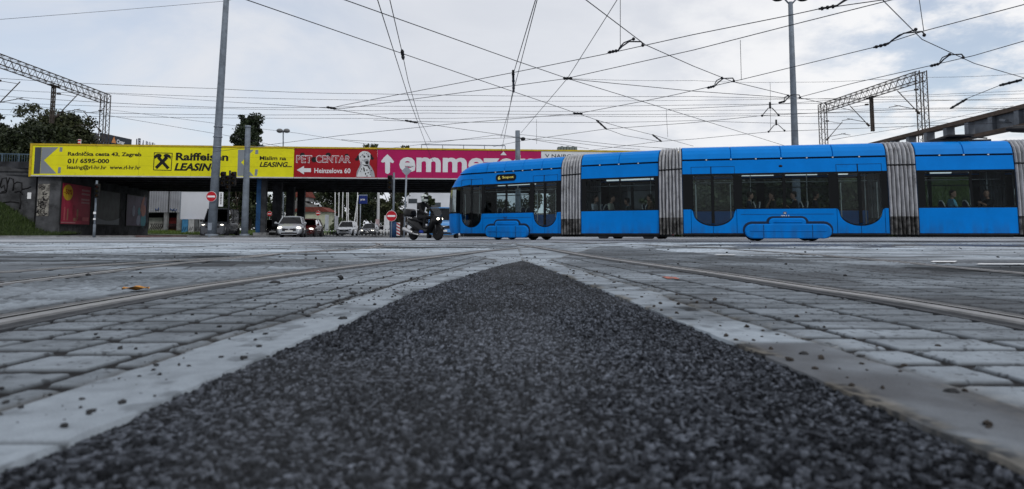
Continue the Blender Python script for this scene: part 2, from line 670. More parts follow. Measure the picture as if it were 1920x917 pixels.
# --- concrete border, square setts and worn slabs on both sides
def side(name, s, edge, rail, seed, ncol=520):
    q = np.linspace(0, 1, ncol)
    q = np.concatenate([[0.0], .55 * q + .45 * q ** 2])
    Yg, Q = np.meshgrid(ROWS, q, indexing='ij')
    e = edge(ROWS)[:, None]
    o = s * OUT(ROWS)[:, None]
    X = e + (o - e) * Q
    Yv = Yg
    d = s * (X - e)
    r = s * (X - rail(ROWS)[:, None])              # distance outwards from the rail line
    wob = (fbm(X * 14, Yv * 14, seed) - .5) * .007
    bw = .205 + (vnoise(Yv * 2.2, Yv * 0, seed + 1) - .5) * .05
    bw = np.where(Yv > 6.6, .205 + .2 * (Yv - 6.6), bw)
    border = 1 - sstep(d - bw + wob, -.004, .004)
    # setts
    cw, ch = (.30, .180) if s > 0 else (.205, .182)
    u = s * X + .09 * (Yv - 1.5) + wob * .5
    ci = np.floor(u / cw)
    v = Yv + _h(ci, ci * 0, seed + 2) * ch * (.5 if s < 0 else .12) + .02 * s * X + wob * .6
    ri = np.floor(v / ch)
    fu, fv = u / cw - ci, v / ch - ri
    edg = np.minimum(np.minimum(fu, 1 - fu) * cw, np.minimum(fv, 1 - fv) * ch * .72)
    joint = 1 - sstep(edg + (fbm(X * 45, Yv * 45, seed + 3) - .5) * .004, .0125, .0185)
    tone_p = _h(ci, ri, seed + 4)
    tilt = (_h(ci, ri, seed + 5) - .5) * (fu - .5) + (_h(ci, ri, seed + 6) - .5) * (fv - .5)
    fadej = 1 - .65 * sstep(Yv, 6, 12)
    # slabs outside the rail
    su, sv = (s * X - .3 * Yv * (s < 0)) / .62, (Yv + .05 * X) / .46
    si, sj = np.floor(su), np.floor(sv)
    su2 = su + .5 * (sj % 2)
    si = np.floor(su2)
    se = np.minimum(np.minimum(su2 - si, 1 - su2 + si) * .62, np.minimum(sv - sj, 1 - sv + sj) * .46)
    sjoint = 1 - sstep(se + (fbm(X * 20, Yv * 20, seed + 7) - .5) * .02, .006, .018)
    outer = sstep(r, .20, .23) if s < 0 else sstep(r + .06 * np.sin(Yv * 3), 1.75, 1.80)
    patch = sstep(fbm(X * .55 + 9, Yv * .8, seed + 8), .46, .58)
    if s < 0:
        patch = np.maximum(patch, 1 - sstep(r + .3 * (fbm(X * 2, Yv * 2, seed + 70) - .5), .85, .95))
    grit = fbm(X * 30, Yv * 30, seed + 9, 3)
    big = fbm(X * .9, Yv * 1.6, seed + 10)
    stain = sstep(fbm(X * 2.6, Yv * 3.4, seed + 12), .52, .70)
    # heights
    z_b = .004 + .003 * (big - .5) + .0015 * (grit - .5)
    z_p = .004 + .0035 * tilt - .008 * joint * fadej + .002 * (grit - .5) + .006 * (big - .5)
    z_o = .002 - .012 * sjoint * (1 - patch) + .010 * (big - .5) + patch * .022 * (grit - .5)
    z = np.where(border > .5, z_b, z_p)
    z = z * (1 - outer) + z_o * outer
    edge_b = np.exp(-((d - bw) / .012) ** 2) * (fbm(X * 6, Yv * 6, seed + 13) * 1.6 - .2).clip(0, 1)
    z = z - .008 * edge_b * (1 - outer)
    band = sstep(r, -.135, -.125) * (1 - sstep(r, .135, .145))
    z = z * (1 - band) - .028 * band
    # colours (bare materials: pale concrete, grey setts, soil in the joints, worn dark slabs)
    pal = np.array([.88, 1.0, 1.12])
    bigc = sstep(big, .36, .64)
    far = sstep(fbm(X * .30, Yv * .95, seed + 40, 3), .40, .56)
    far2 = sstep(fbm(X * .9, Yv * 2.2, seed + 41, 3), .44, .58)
    c_b = (.305 + .26 * (big - .5) + .10 * (grit - .5) - .12 * stain - .10 * sstep(fbm(X * 16, Yv * 12, seed + 30), .58, .72))[..., None] * pal
    c_p = (.165 + .060 * tone_p + .085 * bigc + .10 * (grit - .5) - .06 * stain)[..., None] * pal
    soil = np.array([.017, .017, .018])
    j = (joint * fadej)[..., None]
    c_p = np.where((r > .14)[..., None], c_p * .74, c_p)
    damp = (sstep(fbm(X * 1.7, Yv * 1.5, seed + 50), .50, .60) * (.62 if s > 0 else .22))[..., None]
    c_p = c_p * (1 - damp) + np.array([.066, .071, .078]) * damp
    speck = sstep(fbm(X * 75, Yv * 60, seed + 51, 2), .70, .77)[..., None] * .6
    c_p = c_p * (1 - speck) + soil * speck
    c_p = c_p * (1 - j) + soil * j
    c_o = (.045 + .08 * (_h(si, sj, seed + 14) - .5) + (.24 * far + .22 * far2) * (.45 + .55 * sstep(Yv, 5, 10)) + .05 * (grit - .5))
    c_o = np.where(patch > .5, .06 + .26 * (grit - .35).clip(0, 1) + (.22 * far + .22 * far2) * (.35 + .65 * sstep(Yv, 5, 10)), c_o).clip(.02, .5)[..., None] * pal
    j = (sjoint * (1 - .5 * patch))[..., None]
    c_o = c_o * (1 - j) + soil * j
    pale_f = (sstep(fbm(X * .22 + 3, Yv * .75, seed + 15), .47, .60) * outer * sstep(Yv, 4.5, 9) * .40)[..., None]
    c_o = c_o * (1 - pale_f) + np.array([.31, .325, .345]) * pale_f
    c = np.where(border[..., None] > .5, c_b, c_p)
    c = c * (1 - outer[..., None]) + c_o * outer[..., None]
    eb = (edge_b * (1 - outer))[..., None]
    c = c * (1 - eb) + np.array([.055, .050, .044]) * eb
    if s > 0:      # brown soil washed over the right border and one open joint in it
        wet = (sstep(1.72 - Yv, -.01, .03) * border * (.72 + .9 * (fbm(X * 5, Yv * 5, seed + 31) - .35)).clip(.5, .97))[..., None]
        c = c * (1 - wet) + np.array([.088, .092, .100]) * wet
        mud = (sstep(fbm(X * 9, Yv * 7, seed + 16), .44, .58) * (1.25 * np.exp(-((d - .0) / .034) ** 2) + .45 * np.exp(-((d - bw) / .05) ** 2)) * (1 - outer)).clip(0, 1)[..., None] * .75
        c = c * (1 - mud) + np.array([.135, .122, .100]) * mud * (.1 + 1.6 * grit[..., None] * sstep(fbm(X * 60, Yv * 60, seed + 60, 2), .3, .6)[..., None])
        crack = np.exp(-((Yv - 1.70 - .06 * (X - .6)) / .007) ** 2) * (d < .21)
    else:
        mud = (sstep(fbm(X * 6, Yv * 4, seed + 16), .50, .64) * np.exp(-((d - bw) / .05) ** 2) * (1 - outer)).clip(0, 1)[..., None] * .7
        c = c * (1 - mud) + np.array([.062, .060, .057]) * mud
        crack = np.exp(-((Yv - .905 - .03 * (X + .6)) / .008) ** 2) * (d < .32)
    z = z - .008 * crack
    c = c * (1 - .8 * crack[..., None])
    # the strip under and beside the rail is dark, oily
    oil = (np.exp(-((r) / .22) ** 2) * .45 * (.5 + grit))[..., None].clip(0, .7)
    c = c * (1 - oil) + np.array([.060, .062, .066]) * oil
    tyre = sstep(vnoise(X * .8 + .35 * Yv, Yv * .25, seed + 18), .60, .72)[..., None] * .22 * outer[..., None]
    c = c * (1 - tyre) + np.array([.05, .052, .056]) * tyre
    z = z + und(X, Yv) * (1 - np.exp(-((r - .02) / .35) ** 4))
    fade = sstep(YFAR - Yv, 0, 1.0) * sstep(1 - Q, 0, .02)
    z = z * fade
    z[:, 0] = -.03
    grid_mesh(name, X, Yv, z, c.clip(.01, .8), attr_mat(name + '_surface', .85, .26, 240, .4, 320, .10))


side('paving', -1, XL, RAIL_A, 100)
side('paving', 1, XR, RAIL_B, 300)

# --- the rest of the crossing, one sheet to the horizon with the near paving let into it
gm = bpy.data.materials.new('worn_road')
gm.use_nodes = True
t = gm.node_tree
b = t.nodes['Principled BSDF']
b.inputs['Roughness'].default_value = 0.75
b.inputs['Specular IOR Level'].default_value = 0.12
tcn = N(t, 'ShaderNodeTexCoord')
mp = N(t, 'ShaderNodeMapping')
mp.inputs['Scale'].default_value = (0.075, 0.26, 1)
mp.inputs['Rotation'].default_value = (0, 0, R(8))
L(t, tcn.outputs['Object'], mp.inputs[0])
n1 = N(t, 'ShaderNodeTexNoise')
n1.inputs['Scale'].default_value = 1.0
n1.inputs['Detail'].default_value = 4
n1.inputs['Roughness'].default_value = 0.68
L(t, mp.outputs[0], n1.inputs['Vector'])
n2 = N(t, 'ShaderNodeTexNoise')
n2.inputs['Scale'].default_value = 3.5
n2.inputs['Detail'].default_value = 8
n2.inputs['Roughness'].default_value = 0.72
L(t, tcn.outputs['Object'], n2.inputs['Vector'])
cr = N(t, 'ShaderNodeValToRGB')
cr.color_ramp.elements[0].position, cr.color_ramp.elements[0].color = 0.41, (.060, .065, .074, 1)
cr.color_ramp.elements[1].position, cr.color_ramp.elements[1].color = 0.57, (.44, .465, .50, 1)
el = cr.color_ramp.elements.new(0.5)
el.color = (.25, .265, .29, 1)
L(t, mathn(t, 'ADD', mathn(t, 'MULTIPLY', n1.outputs[0], .80), mathn(t, 'MULTIPLY', n2.outputs[0], .20)), cr.inputs[0])
L(t, cr.outputs[0], b.inputs['Base Color'])
nb = N(t, 'ShaderNodeTexNoise')
nb.inputs['Scale'].default_value = 22
nb.inputs['Detail'].default_value = 6
L(t, tcn.outputs['Object'], nb.inputs['Vector'])
bp = N(t, 'ShaderNodeBump')
bp.inputs['Strength'].default_value = 0.6
bp.inputs['Distance'].default_value = 0.02
L(t, nb.outputs[0], bp.inputs['Height'])
L(t, bp.outputs[0], b.inputs['Normal'])
gb = MB()
y0, y1 = float(ROWS[0]), YFAR
i0, i1 = OUT(y0), OUT(y1)
BIG = 900
vs = [(-BIG, -200, 0), (BIG, -200, 0), (BIG, 1500, 0), (-BIG, 1500, 0), (-i0, y0, 0), (i0, y0, 0), (i1, y1, 0), (-i1, y1, 0)]
gb.add(vs, [(0, 1, 5, 4), (1, 2, 6, 5), (2, 3, 7, 6), (3, 0, 4, 7)])
tag(gb.build('ground', gm), kind='structure')

# --- tram rails: rubber lip, worn head, flangeway, outer lip
m_head = mat('worn_rail', (.22, .215, .21), .45, .3, .25, 9, 0.1, 60, 0, .3)
m_groove = mat('flangeway', (.014, .014, .014), .9, 0, .3, 8)
m_rub = mat('rail_rubber', (.045, .048, .053), .75, 0, .3, 14)
m_grout = mat('rail_grout', (.12, .122, .125), .85, 0, .3, 5, .2, 40)


def rail(f, ya, yb, s, full=True, n=150):
    ys = np.exp(np.linspace(math.log(ya), math.log(yb), n))
    P = np.stack([f(ys), ys], -1)
    T = np.gradient(P, axis=0)
    T /= np.linalg.norm(T, axis=1)[:, None]
    Nn = np.stack([T[:, 1], -T[:, 0]], -1) * s
    mb = MB()
    if full:
        prof = [(-.128, -.03, 2), (-.126, .004, 2), (-.112, .006, 2), (-.106, -.003, 2), (-.092, .006, 2), (-.086, -.003, 2), (-.070, .007, 2), (-.062, -.002, 3), (-.034, .006, 3),
                (-.030, .007, 0), (.026, .007, 0), (.029, .004, 1), (.034, -.026, 1), (.062, -.026, 1), (.064, .005, 0), (.078, .005, 0), (.082, -.004, 1), (.094, -.003, 3), (.135, .003, 3), (.138, -.03, 3)]
    else:
        prof = [(-.06, .001, 3), (-.033, .005, 3), (-.028, .008, 0), (.020, .008, 0), (.023, .006, 1), (.025, .0035, 1), (.066, .0035, 1), (.068, .007, 0), (.080, .007, 0), (.084, .005, 3), (.12, .001, 3)]
    for k in range(len(prof) - 1):
        (a, za, ma), (c, zc, _) = prof[k], prof[k + 1]
        vs, fs = [], []
        for i in range(n):
            for o_, z_ in ((a, za), (c, zc)):
                qx, qy = P[i, 0] + Nn[i, 0] * o_, P[i, 1] + Nn[i, 1] * o_
                vs.append((qx, qy, z_ + (0 if full else float(und(qx, qy)) + .004)))
        fs = [(2 * i, 2 * i + 1, 2 * i + 3, 2 * i + 2) for i in range(n - 1)]
        mb.add(vs, fs, ma)
    return tag(mb.build('tram_rail', [m_head, m_groove, m_rub, m_grout]), kind='structure')


rail(RAIL_A, .5, 21.5, -1)
rail(RAIL_B, .5, 22.5, 1)
rail(curve([(2.2, -2.45), (3.53, -2.65), (5.2, -2.85), (7.2, -3.0), (10.8, -2.95), (15, -2.1), (19, -.4), (22, 1.5)]), 2.2, 22, -1, False)
rail(curve([(3.4, -3.9), (4.67, -3.5), (6.17, -3.36), (7.4, -3.2), (9, -3.05), (11, -2.7), (15, -2.9), (21, -4.2)]), 3.4, 20, -1, False)
rail(curve([(3.3, 3.25), (4.49, 3.37), (6.9, 3.60), (9, 3.75), (13, 3.6), (18, 2.6), (22, .8)]), 3.3, 22, 1, False)
rail(curve([(9, -7.6), (12, -7.2), (16, -5.6), (20, -2.9), (24, .6)]), 9, 24, -1, False)
# ------------------------------------------------------------------ the articulated blue tram
m_blue = mat('tram_blue_paint', (.000, .185, .62), .40, 0, .07, 1.2, 0, 60, .0, .07, ((.004, .11, .36), 1.6, .54, .80))
m_blue2 = mat('tram_roof_blue', (.001, .195, .62), .40, 0, .06, 1.2, 0, 60, .0, .10, dirt=((.05, .2, .45), 2.0, .62, .8))
# road grime thrown up along the skirt
_t = m_blue.node_tree
_b = _t.nodes['Principled BSDF']
_src = _b.inputs['Base Color'].links[0].from_socket
_tc = N(_t, 'ShaderNodeTexCoord')
_sp = N(_t, 'ShaderNodeSeparateXYZ')
L(_t, _tc.outputs['Object'], _sp.inputs[0])
_n = N(_t, 'ShaderNodeTexNoise')
_n.inputs['Scale'].default_value = 5.0
_n.inputs['Detail'].default_value = 8
_mp = N(_t, 'ShaderNodeMapping')
_mp.inputs['Scale'].default_value = (1.0, 1.0, 0.25)
L(_t, _tc.outputs['Object'], _mp.inputs[0])
L(_t, _mp.outputs[0], _n.inputs['Vector'])
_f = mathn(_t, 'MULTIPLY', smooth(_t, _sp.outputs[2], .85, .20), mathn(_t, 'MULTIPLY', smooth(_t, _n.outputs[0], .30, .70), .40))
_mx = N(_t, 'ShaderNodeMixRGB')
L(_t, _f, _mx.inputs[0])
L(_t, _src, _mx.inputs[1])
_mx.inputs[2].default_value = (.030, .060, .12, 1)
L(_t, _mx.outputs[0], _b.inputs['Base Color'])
m_seam = mat('panel_gap', (.006, .02, .05), .7)
m_bglass = mat('black_glazing', (.006, .007, .008), .12, 0, .1, 3, 0, 60, 0, .10)
m_tint = glass('tinted_window', (.72, .77, .78), .02, 1.17)
m_dtint = glass('door_glass_tint', (.82, .88, .88), .02, 1.26)
m_in = mat('tram_interior_grey', (.12, .125, .13), .6)
m_floor = mat('tram_floor', (.04, .04, .045), .7)
m_bel = mat('bellows_fabric', (.40, .405, .42), .8, 0, .18, 3, .2, 40, dirt=((.07, .065, .06), 2.2, .52, .75))
m_bel_dirt = mat('bellows_soiled', (.17, .168, .165), .9, 0, .25, 4, .2, 40, dirt=((.03, .029, .028), 3.5, .40, .62))
m_bel_seam = mat('bellows_seam', (.09, .09, .095), .85, 0, .3, 5)
m_seat = mat('seat_fabric', (.03, .05, .10), .8)
m_rim = mat('seat_rim', (.55, .56, .55), .4)
m_tube = emit('tram_lamp_tube', (.85, .95, 1.0), .75)
W = 2.3
YP = [(.0, .0), (1.14, 0), (2.37, .03), (2.84, .07), (2.90, .05), (3.08, .09), (3.22, .17), (3.32, .30), (3.37, .48)]


def yp(z):
    for (a, ya), (c, yc) in zip(YP, YP[1:]):
        if z <= c:
            return ya + (yc - ya) * (z - a) / (c - a)
    return YP[-1][1]


def plate(mb, xs, lo, hi, m=0, off=0.0, th=.03, far=False):
    """wall plate between heights lo(x) and hi(x), following the tram's side"""
    n = len(xs)
    vs = []
    for x, a, c in zip(xs, lo, hi):
        for z in (a, c):
            for k in (0, 1):
                y = yp(z) + off + k * th
                vs.append((x, W - y if far else y, z))
    fs = []
    for i in range(n - 1):
        o, p = 4 * i, 4 * i + 4
        fs += [(o, p, p + 2, o + 2), (o + 1, o + 3, p + 3, p + 1), (o + 2, p + 2, p + 3, o + 3), (o, o + 1, p + 1, p)]
    fs += [(0, 2, 3, 1), (4 * n - 4, 4 * n - 3, 4 * n - 1, 4 * n - 2)]
    mb.add(vs, fs, m)


def rect(mb, a, b, lo, hi, m=0, off=0.0, th=.03, far=False):
    plate(mb, [a, b], [lo, lo], [hi, hi], m, off, th, far)


tram = thing('tram', 'long blue articulated tram with grey bellows crossing the whole right half of the junction', 'tram', (6.0, 24.4, 0))
SIDES = {}


def inv(lst, a, b):
    out, c = [], a
    for p, q in sorted(lst):
        if p > c:
            out.append((c, p))
        c = max(c, q)
    if c < b:
        out.append((c, b))
    return out


def seat_mesh(mb, x, y, face):
    """face +1: looks towards +x"""
    mb.box(x - .2, x + .2, y, y + .42, .72, .80, 0)
    mb.box(x - .05, x + .05, y + .15, y + .27, .36, .72, 2)
    bx = x - face * .22
    M = Matrix.Translation((bx, y + .21, .78)) @ Matrix.Rotation(-face * .22, 4, 'Y')
    pts = [(-.2, 0), (.2, 0), (.21, .30), (.16, .50), (.08, .58), (-.08, .58), (-.16, .50), (-.21, .30)]
    M2 = M @ Matrix.Rotation(R(90), 4, 'Z')
    mb.prism(pts, -.03, .03, 0, M2)
    mb.tube([M2 @ Vector(p) for p in [(-.2, 0, .02), (-.22, 0, .30), (-.17, 0, .52), (-.08, 0, .61), (.08, 0, .61), (.17, 0, .52), (.22, 0, .30), (.2, 0, .02)]], .020, 6, 1)


def module(Pl, Pr, doors, wins, nose=False, seams=3, seats=(), bogie=None, lamps=(), mirror=False):
    wl = Wall(Pl, Pr)
    M = Matrix.Translation((Pl[0], Pl[1], 0)) @ Matrix.Rotation(wl.ang, 4, 'Z')
    Lm = wl.L
    loc = Matrix.Translation((-6.0, -24.4, 0)) @ M

    def put(mb, name, mats, parent=tram, **kw):
        o = mb.build(name, mats, parent, **kw)
        if parent is tram:
            o.matrix_local = loc
        return o
    drs = [tuple(wl.x(p) for p in d) for d in doors]
    wns = [tuple(wl.x(p) for p in d) for d in wins]
    SIDES[len(SIDES)] = (wl, M, Lm)
    # --- side walls, ceiling, floor
    xa = .55 if nose else 0
    plates = [(a + .006, c - .006, .28, 1.115, False) for a, c in inv([(d[0] - .06, d[1] + .06) for d in drs], 0, Lm)]
    plates += [(xa, Lm, 2.37, 2.84, False), (0, Lm, .28, 1.115, True), (xa, Lm, 2.37, 2.84, True)]
    for a, c, z0_, z1_, f_ in plates:
        b = MB()
        rect(b, a, c, z0_, z1_, far=f_)
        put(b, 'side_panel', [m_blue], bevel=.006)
    b = MB()
    gl = [(d[0], d[1]) for d in drs] + [(p[0], p[1]) for p in wns]
    for a, c in inv(gl, 0, Lm):
        rect(b, a, c, 1.165, 2.30, 0, .004, .05)
    rect(b, 0, Lm, 2.302, 2.366, 0, .004, .05)
    for a, c in inv([(d[0], d[1]) for d in drs], 0, Lm):
        rect(b, a, c, 1.118, 1.163, 0, .004, .05)
    put(b, 'window_band', [m_bglass])
    b = MB()
    fw = [(.35, .42 * Lm), (.46 * Lm, Lm - .3)]
    for a, c in inv(fw, 0, Lm):
        rect(b, a, c, 1.165, 2.30, 0, .004, .05, True)
    rect(b, 0, Lm, 1.118, 1.163, 0, .004, .05, True)
    rect(b, 0, Lm, 2.302, 2.366, 0, .004, .05, True)
    put(b, 'window_band', [m_bglass])
    for a, c in fw:
        b = MB()
        rect(b, a + .004, c - .004, 1.168, 2.298, 0, .02, .012, True)
        put(b, 'window', [m_tint])
    for p in wns:
        b = MB()
        rect(b, p[0] + .004, p[1] - .004, 1.168, 2.298, 0, .012, .012)
        o = put(b, 'window', [m_tint])
        b = MB()
        rect(b, p[0] + .02, p[1] - .02, 1.84, 1.875, 0, .03, .02)
        put(b, 'window_bar', [m_bglass], o)
    b = MB()
    b.box(.02, Lm, .12, W - .12, .30, .36, 0)
    b.box(.02, Lm, .12, W - .12, 2.42, 2.46, 1)
    b.box(.02, Lm, .09, .14, .36, 1.10, 1) if not drs else None
    put(b, 'interior', [m_floor, m_in])
    for a, c, yy in lamps:
        b = MB()
        b.box(wl.x(a), wl.x(c), yy - .05, yy + .05, 2.33, 2.39, 0)
        put(b, 'ceiling_lamp', [m_tube])
    # grab rails
    b = MB()
    b.tube([(.1, .75, 2.1), (Lm - .1, .75, 2.1)], .017, 6)
    for q in np.linspace(.5, Lm - .5, max(2, int(Lm / 1.5))):
        b.tube([(q, .75, .36), (q, .75, 2.42)], .017, 6)
    put(b, 'grab_rail', [m_rim])
    # --- roof: fairing panels above a dark gap
    b = MB()
    rect(b, xa + .02, Lm - .02, 2.842, 2.898, 0, .06, .05)
    rect(b, xa + .02, Lm - .02, 2.842, 2.898, 0, .06, .05, True)
    b.box(xa + .05, Lm - .05, .15, W - .15, 2.6, 2.86, 0)
    put(b, 'roof_gap', [m_seam])
    xr0 = 1.42 if nose else 0
    sec = [(yp(z), z) for z in (2.90, 2.99, 3.08, 3.15, 3.22, 3.28, 3.32, 3.37)]
    sec += [(W / 2, 3.40)] + [(W - y, z) for y, z in sec[::-1]]
    b = MB()
    edges = np.linspace(xr0, Lm, seams + 1)
    for a, c in zip(edges, edges[1:]):
        rings = [[(x, y + (.02 if e else 0) * (1 if y < 1 else -1), z - (.012 if e else 0)) for y, z in sec] for x, e in ((a + .006, 1), (a + .02, 0), (c - .02, 0), (c - .006, 1))]
        b.loft(rings, 0, True, True, False)
    put(b, 'roof_fairing', [m_blue2])
    for q in list(edges[1:-1]) + list(edges[:-1] + (edges[1] - edges[0]) / 2):
        b = MB()
        b.box(q - .025, q + .025, .045, .075, 2.85, 2.89, 0)
        put(b, 'roof_latch', [m_rim])
    # --- underframe
    b = MB()
    b.box(.05, Lm - .05, .22, W - .22, .15, .30, 0)
    b.box(.0, Lm, .02, .06, .235, .28, 0)
    b.box(.0, Lm, W - .06, W - .02, .235, .28, 0)
    put(b, 'underframe', [M_['darksteel']])
    # --- doors
    for x0, x1, xm in drs:
        b = MB()
        cx, rx = (x0 + x1) / 2, (x1 - x0) / 2

        def low(x):
            return 1.13 - .60 * math.sqrt(max(0, 1 - ((x - cx) / rx) ** 2)) ** .8
        n = 15
        for a, c in ((x0 - .05, xm - .008), (xm + .008, x1 + .05)):
            xs = list(np.linspace(a, c, n))
            plate(b, xs, [.285] * n, [low(x) - .002 if abs(x - cx) < rx else 1.115 for x in xs])
        d_ = put(b, 'door', [m_blue])
        b = MB()
        for a, c in ((x0 + .03, xm - .055), (xm + .055, x1 - .03)):
            xs = list(np.linspace(a, c, n))
            plate(b, xs, [low(x) + .045 for x in xs], [2.29] * n, 0, .010, .012)
        put(b, 'door_glass', [m_dtint], d_)
        b = MB()
        xs = list(np.linspace(x0, x1, 31))
        plate(b, xs, [low(x) for x in xs], [low(x) + .045 for x in xs], 0, -.003, .035)
        rect(b, xm - .055, xm + .055, .62, 2.30, 0, -.004, .036)
        rect(b, x0, x0 + .03, 1.13, 2.30, 0, -.004, .036)
        rect(b, x1 - .03, x1, 1.13, 2.30, 0, -.004, .036)
        rect(b, xm - .05, xm - .02, 2.37, 2.63, 0, -.006, .006)
        for z in (2.61,):
            rect(b, x0 - .03, x1 + .03, z, z + .012, 0, -.004, .004)
        rect(b, x0 - .03, x0 - .018, 2.37, 2.61, 0, -.004, .004)
        rect(b, x1 + .018, x1 + .03, 2.37, 2.61, 0, -.004, .004)
        put(b, 'door_frame', [m_bglass], d_)
        for q in (x0 + .12, x1 - .12):
            b = MB()
            b.tube([(q, .10, .7), (q, .13, 1.0), (q, .13, 1.8), (q, .10, 2.0)], .014, 6)
            put(b, 'handle', [m_rim], d_)
    # --- bogie and its pod-shaped cover
    if bogie:
        a, c = bogie
        zc = .345
        mid = (a + c) / 2

        def pod(mb, x0, x1, z0, z1, d0, d1, m=0):
            r = (z1 - z0) / 2
            pts = []
            for k in range(9):
                th = -math.pi / 2 + math.pi * k / 8
                pts.append((x1 - r + r * math.cos(th), (z0 + z1) / 2 + r * math.sin(th)))
            for k in range(9):
                th = math.pi / 2 + math.pi * k / 8
                pts.append((x0 + r + r * math.cos(th), (z0 + z1) / 2 + r * math.sin(th)))
            cxp, czp = (x0 + x1) / 2, (z0 + z1) / 2
            rings = []
            for ins, y in ((0, d1), (0, d0 + .03), (.012, d0 + .012), (.04, d0)):
                rings.append([(cxp + (x - cxp) * (1 - 2 * ins / (x1 - x0)), y, czp + (z - czp) * (1 - 2 * ins / (z1 - z0))) for x, z in pts])
            mb.loft(rings, m, True, True, True)
        b = MB()
        pod(b, a - .07, c + .07, .10, .70, -.012, .20)
        pod(b, mid - .70, mid + .70, .42, .88, -.014, .20)
        put(b, 'bogie_recess', [m_seam])
        b = MB()
        pod(b, a, c, .10, .60, -.075, .15)
        pod(b, mid - .60, mid + .60, .50, .80, -.065, .10)
        for z in (.355, .66):
            x_ = (a + .18, c - .18) if z < .5 else (mid - .45, mid + .45)
            b.tube([(x_[0], -.076, z), (x_[1], -.076, z)], .016, 6)
        put(b, 'bogie_cover', [m_blue])
        b = MB()
        for q in (a + .62, c - .62):
            b.box(q - .009, q + .009, -.079, -.07, .13, .57, 0)
        b.box(a - .10, c + .10, -.004, .003, .925, .937, 0)
        put(b, 'cover_seam', [m_seam])
        b = MB()
        b.box(a + .3, c - .3, .35, W - .35, .16, .34)
        for q in (mid - .9, mid + .9):
            b.tube([(q, .55, .31), (q, W - .55, .31)], .06, 8)
        o = put(b, 'bogie', [M_['darksteel']])
        for q in (mid - .9, mid + .9):
            for y in (.62, 1.66):
                b = MB()
                b.lathe([(.05, -.06), (.27, -.06), (.30, -.04), (.30, .05), (.05, .06)], 20, 0, Matrix.Translation((q, y, .31)) @ Matrix.Rotation(R(90), 4, 'X'))
                put(b, 'wheel', [M_['darksteel']], o)
    for x, face in seats:
        b = MB()
        seat_mesh(b, wl.x(x), .30, face)
        put(b, 'seat', [m_seat, m_rim, M_['darksteel']])
    return wl, M, loc, put


def bellows(A, B, Mloc):
    """folded gangway cover from the end of one module to the start of the next; A, B: (matrix, x)"""
    b = MB()
    prof = [(.02, .24, 0), (.01, .5, 0), (.01, .84, 0), (.01, .88, 0), (.01, 1.2, 0), (.015, 1.6, 0), (.03, 2.2, 0), (.05, 2.53, 0), (.075, 2.56, 1), (.05, 2.59, 0), (.07, 2.9, 0), (.14, 3.12, 0), (.28, 3.28, 0), (.5, 3.33, 0), (1.15, 3.35, 0)]
    prof = prof + [(W - y, z, k) for y, z, k in prof[::-1][1:]]
    nf = 7
    cols = []
    for i in range(nf * 12 + 1):
        s = i / (nf * 12)
        amp = .240 * abs(math.sin(math.pi * nf * s)) ** .6 - .165
        ring = []
        for y, z, pinch in prof:
            wob = .012 * math.sin(5.1 * z + 17 * s) * min(1, 6 * min(s, 1 - s))
            out = amp if not pinch else .6 * amp - .035
            side_ = -1 if y < W / 2 else 1
            top = max(0, min(1, (z - 3.1) / .2))
            a = A[0] @ Vector((A[1], y + side_ * out * (1 - top), z + out * top))
            c = B[0] @ Vector((B[1], y + side_ * out * (1 - top), z + out * top))
            p = a.lerp(c, s)
            p = p + (c - a).normalized() * wob
            ring.append(p - Vector((6.0, 24.4, 0)))
        cols.append(ring)
    n = len(prof)
    vs = [p for r_ in cols for p in r_]
    for k in range(n - 1):
        zm = (prof[k][1] + prof[k + 1][1]) / 2
        mi = 1 if zm < .86 else (2 if prof[k][2] or prof[k + 1][2] else 0)
        b.add([c[q] for c in cols for q in (k, k + 1)], [(2 * i, 2 * i + 1, 2 * i + 3, 2 * i + 2) for i in range(len(cols) - 1)], mi, True)
    o = b.build('bellows', [m_bel, m_bel_dirt, m_bel_seam], tram)
    sub = MB()
    for q in (A, B):
        sgn = .03 if q is A else -.03
        ring_o = []
        for dy, dx in ((-.012, 0), (-.012, sgn), (.05, sgn)):
            ring_o.append([(q[0] @ Vector((q[1] + dx, y + (dy if y < W / 2 else -dy) if y != W / 2 else y, z + (.012 if z > 3.2 else 0))) - Vector((6.0, 24.4, 0))) for y, z, k in prof])
        sub.loft(ring_o, 0, False, False, False)
    sub.build('bellows_ring', [m_seam], o)
    return o


P1l, P1r = at(862, YH, 29.95), at(1052, YH, 27.0)
P2l, P2r = at(1090, YH, 26.2), at(1236, YH, 24.8)
P3l, P3r = at(1282, YH, 24.15), at(1669, YH, 22.8)
P4l, P4r = at(1725, YH, 22.65), at(1911, YH, 22.2)
h4 = (P4r - P4l).normalized()
h5 = Vector((math.cos(R(5)), math.sin(R(-5)), 0))
P5l = P4r + h4 * .55 + h5 * .35
P5r = P5l + h5 * 6.2
w1 = Wall(P1l, P1r)
md1 = module(P1l, P1r, [(865, 903, 884), (1000, 1044, 1021)], [(908, 947), (950, 993)], True, 4, [(922, -1), (936, 1), (966, -1), (980, 1)], (w1.x(911), w1.x(992)), [(915, 985, .75)])
md2 = module(P2l, P2r, [], [(1099, 1161), (1164, 1228)], False, 2, [(1112, -1), (1136, 1), (1190, -1), (1216, 1)], None, [(1120, 1210, 1.1)])
w3 = Wall(P3l, P3r)
md3 = module(P3l, P3r, [(1299, 1378, 1337), (1573, 1656, 1614)], [(1393, 1469), (1475, 1556)], False, 4, [(1409, -1), (1437, 1), (1500, -1), (1528, 1)], (w3.x(1395), w3.x(1558)), [(1393, 1460, .8), (1480, 1545, .8), (1580, 1605, .8)])
md4 = module(P4l, P4r, [], [(1738, 1822), (1827, 1906)], False, 2, [(1775, -1), (1800, 1), (1846, 1), (1892, 1)], None, [(1772, 1812, .9)])
